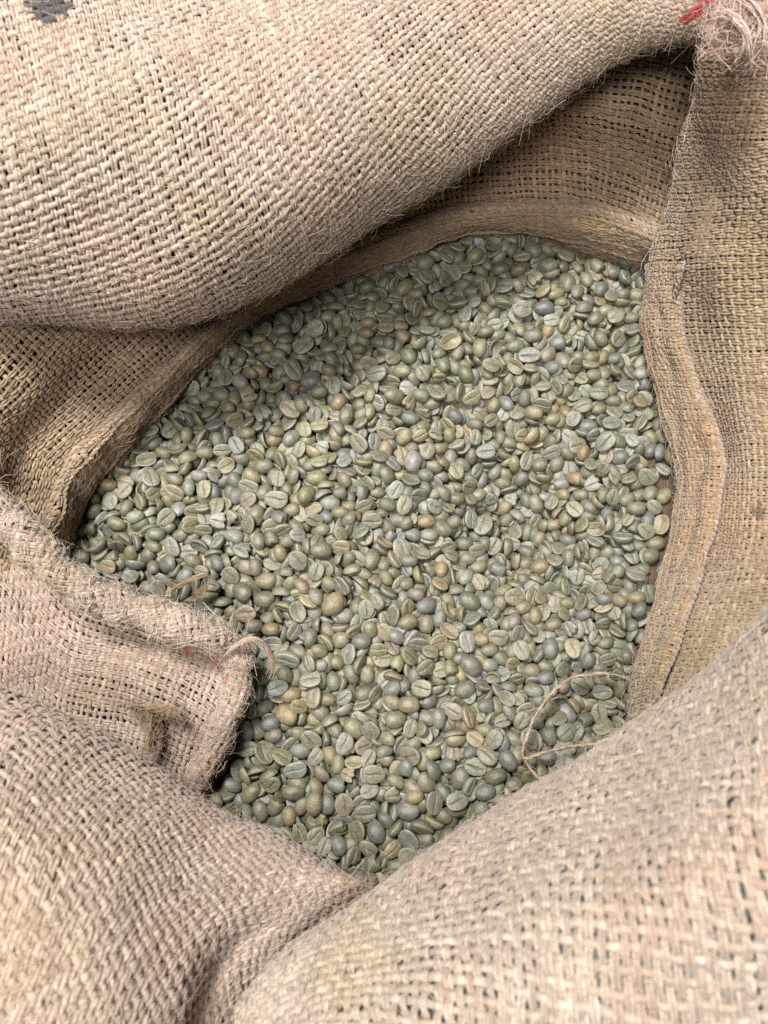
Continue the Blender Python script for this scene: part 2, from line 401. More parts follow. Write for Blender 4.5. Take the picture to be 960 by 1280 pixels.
# inside wall behind the hem, left and top, and the hem itself along the beans
OUT = [(25, 735), (48, 680), (66, 640), (80, 592), (112, 553), (165, 500), (225, 445), (280, 392), (340, 352), (400, 325), (470, 292), (555, 268), (655, 258), (730, 258), (782, 270), (832, 294), (880, 330)]
INN = [(66, 735), (82, 690), (92, 660), (104, 625), (135, 585), (190, 525), (250, 458), (305, 405), (365, 372), (425, 345), (495, 325), (565, 296), (655, 290), (730, 304), (786, 321), (830, 334), (880, 350)]
UPW = [(-60, 640), (-40, 600), (-30, 560), (-15, 520), (20, 480), (70, 420), (140, 360), (205, 310), (270, 270), (340, 235), (430, 190), (540, 150), (640, 130), (725, 125), (795, 130), (860, 150), (930, 170)]
TOPW = [(-190, 560), (-180, 520), (-170, 470), (-150, 430), (-110, 370), (-50, 320), (30, 260), (110, 200), (190, 150), (280, 110), (400, 60), (530, 20), (640, 0), (735, -10), (820, -10), (900, 0), (980, 10)]
rise = [.014] * 4 + [.013] * 6 + [.011] * 7
wall_cols, hem_cols = [], []
for i, (o_, n_, u_, t_) in enumerate(zip(OUT, INN, UPW, TOPW)):
    dn = hd(*n_) - .0015; do = dn - rise[i]
    du = do - (.030 if i < 6 else .032 if i < 10 else .038); dt = du - (.022 if i < 7 else .002 if i < 12 else .012)
    k = min(1, max(0, (i - 3) / 8)); 
    mid1 = ((o_[0] + u_[0]) / 2, (o_[1] + u_[1]) / 2, (do + du) / 2 + .004)
    wall_cols.append([(*t_, dt), (*u_, du), mid1, (o_[0], o_[1], do), (n_[0] * .5 + o_[0] * .5, n_[1] * .5 + o_[1] * .5, dn + .002)])
    mx, my = (o_[0] + n_[0]) / 2, (o_[1] + n_[1]) / 2
    below = (n_[0] + (n_[0] - o_[0]) * .35, n_[1] + (n_[1] - o_[1]) * .35, dn + .014)
    back = (o_[0] + (o_[0] - n_[0]) * .15, o_[1] + (o_[1] - n_[1]) * .15, do + .004)
    hem_cols.append([back, (o_[0], o_[1], do - .0042), (mx, my, (dn + do) / 2 - .0068), (n_[0], n_[1], dn - .0005), below])
WL = Surf(wall_cols, seed=5, wrinkle=.0010, wscale=18)
weave(WL, sack, JUTE_SHADED, phi=math.radians(3), seed=12, pw=.0026, pf=.0027, fill=(.84, .68), hide=[(-400, -400), (-400, 340), (180, 340), (300, 300), (450, 220), (590, 120), (700, 30), (760, -40), (760, -400)])
WL.sheet('lining', LINER_BROWN, sack, .0024)
fuzz(WL, 3400, seed=3)
hem = bpy.data.objects.new('hem', None); C.objects.link(hem); hem.parent = sack
HM = Surf(hem_cols, seed=6, wrinkle=.0008, wscale=50)
weave(HM, hem, JUTE_SHADED, phi=0.0, seed=13, pw=.0021, pf=.0042, fill=(1.1, .80), amp=.16, jitter=.10, loose=.6)
HM.sheet('lining', LINER_BROWN, hem, .0010)
fuzz(HM, 2600, seed=4, lmax=.008)
def seam_on(S, b0, name, parent, mat, rad=.0009, a0=0.0, a1=1.0, lift=.0006, wig=.0, seed=0, plies=2, twist=190):
    a = np.linspace(a0, a1, 160) * S.LA; b_ = (b0 + wig * np.sin(np.arange(160) * .35)) * S.LB if not callable(b0) else b0(np.linspace(a0, a1, 160)) * S.LB
    pos, nr = S.at(a, b_ * np.ones(160)); ac = Acc(); rope(ac, pos + nr * lift, rad, plies, twist, hairs=140, hl=.005, seed=seed)
    return ac.build(name, mat, parent)
def stitches(S, b0, name, parent, mat, every=.0024, length=.0030, slant=.6, rad=.0007, lift=.0007, seed=0, a0=0, a1=1):
    r = np.random.default_rng(seed); ac = Acc(); x = a0 * S.LA
    while x < a1 * S.LA:
        L = length * r.uniform(.75, 1.2); th_ = slant + r.normal() * .15; u = np.linspace(-.5, .5, 6)
        a = x + u * L * math.cos(th_); b_ = b0 * S.LB + r.normal() * .0002 + u * L * math.sin(th_)
        pos, nr = S.at(a, b_); pos = pos + nr * (lift * (1 - (2 * u) ** 2 * 1.3))[:, None]
        for sg in (-1, 1):
            sd = np.cross(np.gradient(pos, axis=0), nr); sd /= np.maximum(np.linalg.norm(sd, axis=1, keepdims=True), 1e-9)
            ac.strand(pos + sd * sg * rad * .45, nr, rad * np.array([.6, 1, 1.1, 1.1, 1, .6]), rad, 5, r.random())
        x += every * r.uniform(.85, 1.2)
    return ac.build(name, mat, parent, 'stuff')
stitches(HM, .24, 'stitches', hem, JUTE, seed=1, lift=.0009)
stitches(HM, .52, 'stitches', hem, JUTE_SHADED, seed=2, every=.004, length=.0045, slant=.2)
seam_on(HM, .20, 'seam', hem, JUTE_SHADED, .0011, seed=1)
seam_on(HM, .30, 'seam', hem, JUTE_SHADED, .0008, seed=5)
seam_on(HM, .66, 'seam', hem, JUTE_SHADED, .0008, seed=2)

# right wall of the mouth with its doubled edge
ED = [ # y, under, edge, near, mid, far : (px, d)
 (-60, (930, .265), (905, .247), (935, .234), (1000, .226), (1110, .222)),
 (40, (905, .280), (884, .260), (915, .246), (975, .235), (1110, .225)),
 (140, (885, .312), (862, .288), (892, .268), (960, .250), (1110, .232)),
 (240, (858, .345), (838, .320), (868, .296), (940, .268), (1110, .240)),
 (330, (835, .362), (813, .340), (850, .314), (925, .282), (1110, .246)),
 (410, (832, .362), (807, .344), (848, .322), (930, .288), (1110, .250)),
 (500, (852, .352), (826, .336), (876, .314), (945, .284), (1110, .250)),
 (570, (874, .345), (846, .326), (898, .303), (955, .278), (1110, .248)),
 (640, (876, .338), (848, .318), (893, .296), (950, .272), (1110, .244)),
 (710, (858, .330), (832, .312), (876, .288), (938, .266), (1110, .240)),
 (780, (840, .322), (814, .304), (850, .280), (915, .258), (1100, .236)),
 (850, (820, .315), (794, .299), (826, .272), (890, .252), (1080, .234)),
 (920, (812, .310), (786, .294), (815, .268), (875, .250), (1060, .232)),
 (1010, (810, .305), (780, .290), (808, .264), (865, .250), (1050, .232))]
RW = Surf([[(px, y, d + (.0035 if (k_ == 2 and 380 < y < 930) else 0)) for k_, (px, d) in enumerate(row)] for y, *row in ED], seed=8, wrinkle=.0010, wscale=22)
weave(RW, sack, JUTE_SHADED, phi=math.radians(91), seed=14, pw=.0025, pf=.0027, fill=(.86, .66), tint=spots([(950, 640, 9, (.08, .05, .03, .7))]))
RW.sheet('lining', LINER_BROWN, sack, .0024)
fuzz(RW, 3800, seed=5); fuzz(RW, 1300, region=(.1, .3), stand=.7, seed=6)
bandc = [[(r_[1][0] + 4, y, r_[1][1] + .004), (r_[1][0] - 1, y, r_[1][1] - .001), (r_[1][0] * .5 + r_[2][0] * .5, y, (r_[1][1] + r_[2][1]) / 2 - .0075), (r_[2][0] - 1, y, r_[2][1] - .0068), (r_[2][0] + 5, y, r_[2][1] + .003)] for y, *r_ in ED[4:]]
band = bpy.data.objects.new('hem', None); C.objects.link(band); band.parent = sack
RB = Surf(bandc, seed=9, wrinkle=.0008, wscale=45)
weave(RB, band, JUTE_SHADED, phi=math.radians(90), seed=15, pw=.0026, pf=.0024, fill=(.95, .80), amp=.20, jitter=.10, loose=.7)
RB.sheet('lining', LINER_BROWN, band, .0010)
fuzz(RB, 1500, seed=7, lmax=.008)
stitches(RB, .80, 'stitches', band, JUTE, seed=3, every=.0023, length=.0038, rad=.0011, lift=.0011)
stitches(RB, .45, 'stitches', band, JUTE_SHADED, seed=4, every=.0040, length=.0045, slant=.15)
seam_on(RB, .10, 'seam', band, JUTE_SHADED, .0008, seed=4)
seam_on(RB, .22, 'seam', band, JUTE_SHADED, .0008, seed=6)

# lower right fold, nearest to the lens
BR = Surf([
 [(1150, 1100, .150), (1080, 950, .152), (1030, 800, .172), (1008, 712, .205), (1020, 735, .240), (1060, 800, .26)],
 [(1070, 1200, .148), (990, 1040, .148), (932, 905, .174), (903, 826, .210), (908, 850, .245), (940, 920, .265)],
 [(970, 1290, .148), (890, 1110, .150), (832, 980, .178), (800, 905, .214), (804, 930, .250), (830, 1000, .27)],
 [(860, 1380, .153), (780, 1180, .156), (722, 1048, .184), (688, 974, .219), (690, 1000, .255), (720, 1080, .275)],
 [(720, 1430, .158), (660, 1240, .162), (606, 1116, .189), (578, 1040, .221), (582, 1065, .257), (620, 1150, .275)],
 [(580, 1460, .163), (540, 1290, .171), (492, 1180, .194), (468, 1116, .221), (470, 1135, .257), (500, 1220, .275)],
 [(450, 1490, .168), (425, 1335, .178), (395, 1240, .196), (365, 1185, .217), (358, 1200, .250), (380, 1280, .27)],
 [(350, 1520, .172), (335, 1410, .180), (318, 1330, .196), (292, 1270, .213), (283, 1285, .240), (300, 1350, .26)]], seed=21, wrinkle=.0009, wscale=18)
weave(BR, sack, JUTE, phi=math.radians(-64), seed=16, pw=.0029, pf=.0037, fill=(.82, .58), thick=.0010)
BR.sheet('lining', LINER, sack, .0022)
fuzz(BR, 2200, region=(0, .5), seed=8); fuzz(BR, 1500, region=(.3, .72), stand=.6, seed=9)

# lower left fold
BL = Surf([
 [(-120, 1340, .168), (-120, 1120, .176), (-120, 950, .200), (-120, 866, .235), (-120, 890, .270), (-120, 960, .285)],
 [(-20, 1350, .168), (-10, 1120, .176), (0, 955, .203), (2, 868, .236), (0, 893, .270), (0, 960, .285)],
 [(50, 1360, .168), (75, 1140, .178), (96, 990, .205), (112, 910, .237), (106, 935, .270), (100, 1000, .285)],
 [(120, 1370, .171), (162, 1170, .183), (203, 1050, .208), (230, 982, .237), (226, 1005, .270), (215, 1070, .285)],
 [(175, 1370, .180), (235, 1195, .194), (303, 1098, .213), (340, 1046, .235), (336, 1070, .268), (320, 1130, .283)],
 [(212, 1375, .192), (268, 1200, .212), (372, 1126, .222), (438, 1097, .232), (444, 1125, .262), (420, 1180, .280)],
 [(246, 1385, .200), (292, 1218, .214), (388, 1150, .227), (474, 1128, .250), (480, 1160, .272), (450, 1220, .285)],
 [(290, 1395, .206), (330, 1250, .222), (400, 1185, .238), (478, 1175, .265), (470, 1200, .290), (450, 1250, .3)]], seed=23, wrinkle=.0010, wscale=18)
weave(BL, sack, JUTE_PINK, phi=math.radians(63), seed=17, pw=.0028, pf=.0035, fill=(.83, .60), thick=.00095)
BL.sheet('lining', LINER, sack, .0022)
fuzz(BL, 2400, region=(0, .5), seed=10); fuzz(BL, 1400, region=(.3, .75), stand=.6, seed=11)

# corner of the mouth lying over the beans on the left: a flap with a rolled, frayed edge
flap = bpy.data.objects.new('corner_flap', None); C.objects.link(flap); flap.parent = sack
FL = Surf([
 [(-110, 600, .294), (-110, 650, .292), (-110, 720, .286), (-110, 820, .280), (-110, 960, .272)],
 [(-5, 660, .291), (-8, 705, .290), (-8, 760, .284), (-10, 850, .279), (-10, 970, .270)],
 [(88, 742, .291), (78, 790, .290), (72, 830, .284), (62, 900, .279), (50, 1000, .272)],
 [(178, 778, .290), (166, 815, .288), (160, 850, .284), (148, 915, .281), (130, 1030, .275)],
 [(252, 800, .290), (242, 835, .288), (230, 875, .284), (214, 935, .283), (190, 1050, .278)],
 [(292, 822, .289), (284, 855, .288), (272, 900, .286), (250, 955, .286), (220, 1060, .283)],
 [(304, 838, .292), (297, 865, .291), (284, 915, .291), (263, 966, .292), (232, 1070, .290)],
 [(296, 845, .302), (288, 875, .302), (275, 925, .302), (252, 974, .302), (225, 1075, .300)]], seed=25, wrinkle=.0013, wscale=25)
weave(FL, flap, JUTE_PINK, phi=math.radians(3), seed=18, pw=.0026, pf=.0027, fill=(.84, .70),
      tint=spots([(232, 812, 4, RED), (240, 816, 3, RED), (270, 830, 5, RED), (284, 845, 4, RED), (262, 822, 3, RED), (276, 838, 4, (.13, .04, .03, .8)), (248, 818, 3, RED)]))
FL.sheet('lining', LINER_BROWN, flap, .0024)
fuzz(FL, 2600, seed=12, stand=.6)
def tube_surf(path, rad, turns=1.0, DN=140, squash=1.0):
    p = cr(path, 16); t, n, b_ = frame(p)
    cols = []
    for i in range(len(p)):
        r_ = rad[int(i / len(p) * len(rad))] if isinstance(rad, list) else rad
        cols.append([p[i] + (n[i] * math.sin(a) * squash + b_[i] * math.cos(a)) * r_ for a in np.linspace(-2.6, 3.4, 12) * turns])
    s = Surf([[tuple(x) + (0,) for x in c] for c in cols]) if False else None
    return cols
class SurfW(Surf):
    def __init__(s, cols, **kw):
        global P
        old = P; P = lambda x, y, d: np.array([x, y, d])
        try: super().__init__([[tuple(q) for q in c] for c in cols], **kw)
        finally: P = old
RP = [P(-110, 575, .268), P(-40, 612, .268), P(2, 642, .267), P(46, 686, .266), P(86, 728, .267), P(132, 750, .269), P(198, 770, .271), P(258, 792, .274), P(288, 810, .278), P(302, 828, .283)]
cols = tube_surf(np.array(RP), [.0058, .0058, .0058, .0059, .0057, .0052, .0051, .0050, .0047, .0042])
RT = SurfW(cols, seed=27, wrinkle=.0013, wscale=60, face=None)
cen = RT.g.mean(axis=1, keepdims=True)
if np.median(np.sum(RT.n * (RT.g - cen), 2)) < 0: RT.n = -RT.n
roll = bpy.data.objects.new('rolled_edge', None); C.objects.link(roll); roll.parent = flap
weave(RT, roll, JUTE_PINK, phi=math.radians(30), seed=19, pw=.0023, pf=.0026, fill=(.95, .85), jitter=.16, amp=.20)
RT.sheet('lining', LINER_BROWN, roll, .0008)
FR = Acc()
fuzz(RT, 4200, seed=13, stand=.30, lmin=.003, lmax=.010, rad=.00009, acc=FR); fuzz(RT, 300, seed=14, stand=1.0, lmax=.012, acc=FR)
FR.build('frayed_fibres', FIBRE, roll, 'stuff')
# right hand side of the flap: a second narrow roll running down
RP2 = [P(296, 818, .282), P(300, 845, .282), P(288, 885, .283), P(272, 925, .284), P(252, 962, .285), P(232, 1010, .287)]
cols = tube_surf(np.array(RP2), .0042)
RT2 = SurfW(cols, seed=28, wrinkle=.0006, wscale=60)
cen = RT2.g.mean(axis=1, keepdims=True)
if np.median(np.sum(RT2.n * (RT2.g - cen), 2)) < 0: RT2.n = -RT2.n
side = bpy.data.objects.new('side_hem', None); C.objects.link(side); side.parent = flap
weave(RT2, side, JUTE_PINK, phi=math.radians(85), seed=20, pw=.0026, pf=.0028, fill=(.95, .9), jitter=.12, tint=spots([(284, 848, 4, RED), (270, 836, 4, RED)]))
RT2.sheet('lining', LINER_BROWN, side, .0008)
fuzz(RT2, 1600, seed=15, stand=.5, lmax=.008)

# loose threads and wisps
def bundle(name, mat, pts, rad, n, parent, seed, label=None, spread=1.0, tint=None, thick=.00016):
    r = np.random.default_rng(seed); base = path3(pts, 40); t, nn, bb = frame(base); ac = Acc()
    for k in range(n):
        an = r.uniform(0, 6.28); rr = rad * math.sqrt(r.uniform(0, 1)); u = np.linspace(0, 1, 40)
        wob = (np.sin(u * r.uniform(4, 14) + r.uniform(0, 6)) + .5 * np.sin(u * r.uniform(15, 30) + r.uniform(0, 6))) * rad * .55
        endspread = 1 + spread * np.maximum(0, u - .6) * 2.5 + spread * np.maximum(0, .25 - u) * 2
        off = nn * (math.cos(an) * rr * endspread + wob)[:, None] + bb * (math.sin(an) * rr * endspread * .6 + wob * .5)[:, None]
        i0 = r.integers(0, 8); i1 = 40 - r.integers(0, 10)
        ac.strand((base + off)[i0:i1], nn[i0:i1], thick * r.uniform(.6, 1.6), thick * r.uniform(.6, 1.2), 4, r.random(), tint)
    return ac.build(name, mat, parent, None, label)
def H(px, py, dz): return (px, py, hd(px, py, dz))
ac = Acc()
rope(ac, path3([H(792, 862, .004), H(788, 852, .009), H(778, 846, .011), H(758, 842, .012), H(737, 843, .012), H(716, 847, .011), H(696, 860, .010), H(680, 878, .009), H(666, 901, .008), H(658, 924, .007), H(653, 942, .007), H(661, 958, .006), H(673, 972, .006), H(689, 979, .006), H(715, 985, .006)], 120), .00058, 3, 90, hairs=260, wob=.28, hl=.004, seed=5)
rope(ac, path3([H(655, 948, .007), H(663, 947, .008), H(675, 942, .009), H(698, 936, .010), H(723, 932, .010), H(746, 930, .011), H(762, 929, .012), H(785, 925, .012), H(810, 920, .012)], 90), .00048, 3, 90, hairs=180, wob=.28, hl=.004, seed=6)
ac.build('loose_thread', TWINE, sack, None, 'thin straw coloured thread looping over the beans beside the lower right fold')
ac = Acc()
rope(ac, path3([(802, 868, .286), (797, 888, .285), (791, 905, .283), (787, 920, .282), (783, 935, .281)], 40), .0003, 2, 330, hairs=20, hl=.003, seed=7)
ac.build('loose_thread', TWINE, sack, None, 'short thread hanging straight down at the foot of the right wall')
bundle('frayed_strand', FIBRE, [(278, 824, .276), (288, 812, .272), (298, 805, .270), (310, 799, .270), (324, 800, .271), (333, 808, .274), (339, 822, .279), (340, 836, .285), (335, 846, .290)], .0012, 46, flap, 31, 'pinkish strand curling off the corner of the flap over the beans', .35, (.56, .38, .28, .35))
bundle('frayed_strand', FIBRE_BROWN, [H(207, 747, .010), H(218, 736, .012), H(234, 727, .013), H(250, 720, .013), H(259, 720, .011), H(256, 733, .008), H(246, 746, .007), H(240, 757, .006)], .0012, 46, flap, 32, 'brown wisp of jute sticking up behind the rolled edge', .5)
bundle('frayed_strand', FIBRE_BROWN, [(158, 886, .272), (172, 882, .271), (188, 884, .270), (205, 886, .271), (220, 893, .272), (228, 904, .274)], .0014, 60, flap, 33, 'brown matted wisp lying on the flap', .8)
bundle('frayed_strand', FIBRE_BROWN, [(184, 884, .271), (190, 900, .271), (190, 920, .271), (186, 942, .272)], .0018, 60, flap, 34, None, .8)
# fluffy tuft with a red thread at the upper right corner
tuft = bpy.data.objects.new('tuft', None); C.objects.link(tuft); tuft.parent = sack
PALE = (.52, .34, .29, .65)
def curls(name, centres, n, mat, parent, seed, tint, size=.006, thick=.00016):
    r = np.random.default_rng(seed); ac = Acc()
    for k in range(n):
        c = P(*centres[r.integers(len(centres))]) + r.normal(size=3) * size * .35
        K = 14; u = np.linspace(0, 1, K)[:, None]; d = r.normal(size=3); d[2] = abs(d[2]) * .5; d /= np.linalg.norm(d)
        e = np.cross(d, r.normal(size=3)); e /= np.linalg.norm(e); f = np.cross(d, e); L = size * r.uniform(.5, 1.5); w_ = r.uniform(1.5, 5)
        p = c + L * (d * (u - .5) * 1.1 + (e * np.sin(u * w_ + r.uniform(0, 6)) + f * np.cos(u * w_)) * r.uniform(.2, .55))
        ac.strand(p, np.broadcast_to(np.cross(d, e), (K, 3)) + .01, thick * r.uniform(.6, 1.8), thick, 4, r.random(), tint)
    return ac.build(name, mat, parent)
curls('fluff', [(890, 12, .234), (912, 26, .230), (930, 46, .229), (940, 66, .231), (925, 5, .231), (955, 20, .228), (905, 48, .234), (878, -8, .236)], 520, FIBRE, tuft, 39, PALE)
curls('frayed_wisp', [(886, 258, .2665), (882, 280, .2680), (878, 300, .2695), (884, 318, .270)], 130, FIBRE_BROWN, sack, 61, None, .004, .00011)
curls('frayed_wisp', [(170, 886, .272), (186, 892, .272), (190, 915, .272), (210, 890, .272), (188, 935, .273)], 220, FIBRE_BROWN, flap, 62, None, .005, .00011)
for k, (pts, rad, n) in enumerate([
  ([(896, 16, .230), (915, 22, .226), (930, 38, .224), (934, 60, .226), (928, 78, .232)], .0013, 40),
  ([(905, -15, .232), (935, 4, .227), (952, 30, .225), (950, 60, .228)], .0013, 30)]):
    bundle('fluff', FIBRE, pts, rad, n, tuft, 40 + k, None, 1.2, (.64, .48, .42, .6), .00022)
bundle('red_thread', FIBRE, [(852, 30, .236), (860, 22, .233), (870, 15, .231), (880, 12, .231)], .0012, 34, tuft, 50, 'short red thread sticking out of the tuft', .6, (.42, .06, .05, .9), .0003)
bundle('red_thread', FIBRE, [(868, -12, .234), (880, -4, .231), (893, 0, .230)], .0010, 20, tuft, 51, None, .3, (.55, .04, .05, .9), .0003)
FUZZ.build('stray_fibres', FIBRE, sack, 'stuff')

# bottom of the sack under the heap
gx, gy = np.meshgrid(np.linspace(-.19, .19, 50), np.linspace(-.17, .28, 50), indexing='ij')
gz = np.vectorize(lambda x, y: heap(x, y) - .0125)(gx, gy)
i = np.arange(49)[:, None] * 50; j = np.arange(49)[None, :]
link('sack_bottom', mk_mesh('sack_bottom', np.stack([gx, gy, gz], -1).reshape(-1, 3), np.stack([i + j, i + 50 + j, i + 51 + j, i + j + 1], -1).reshape(-1, 4), LINER_BROWN), sack)

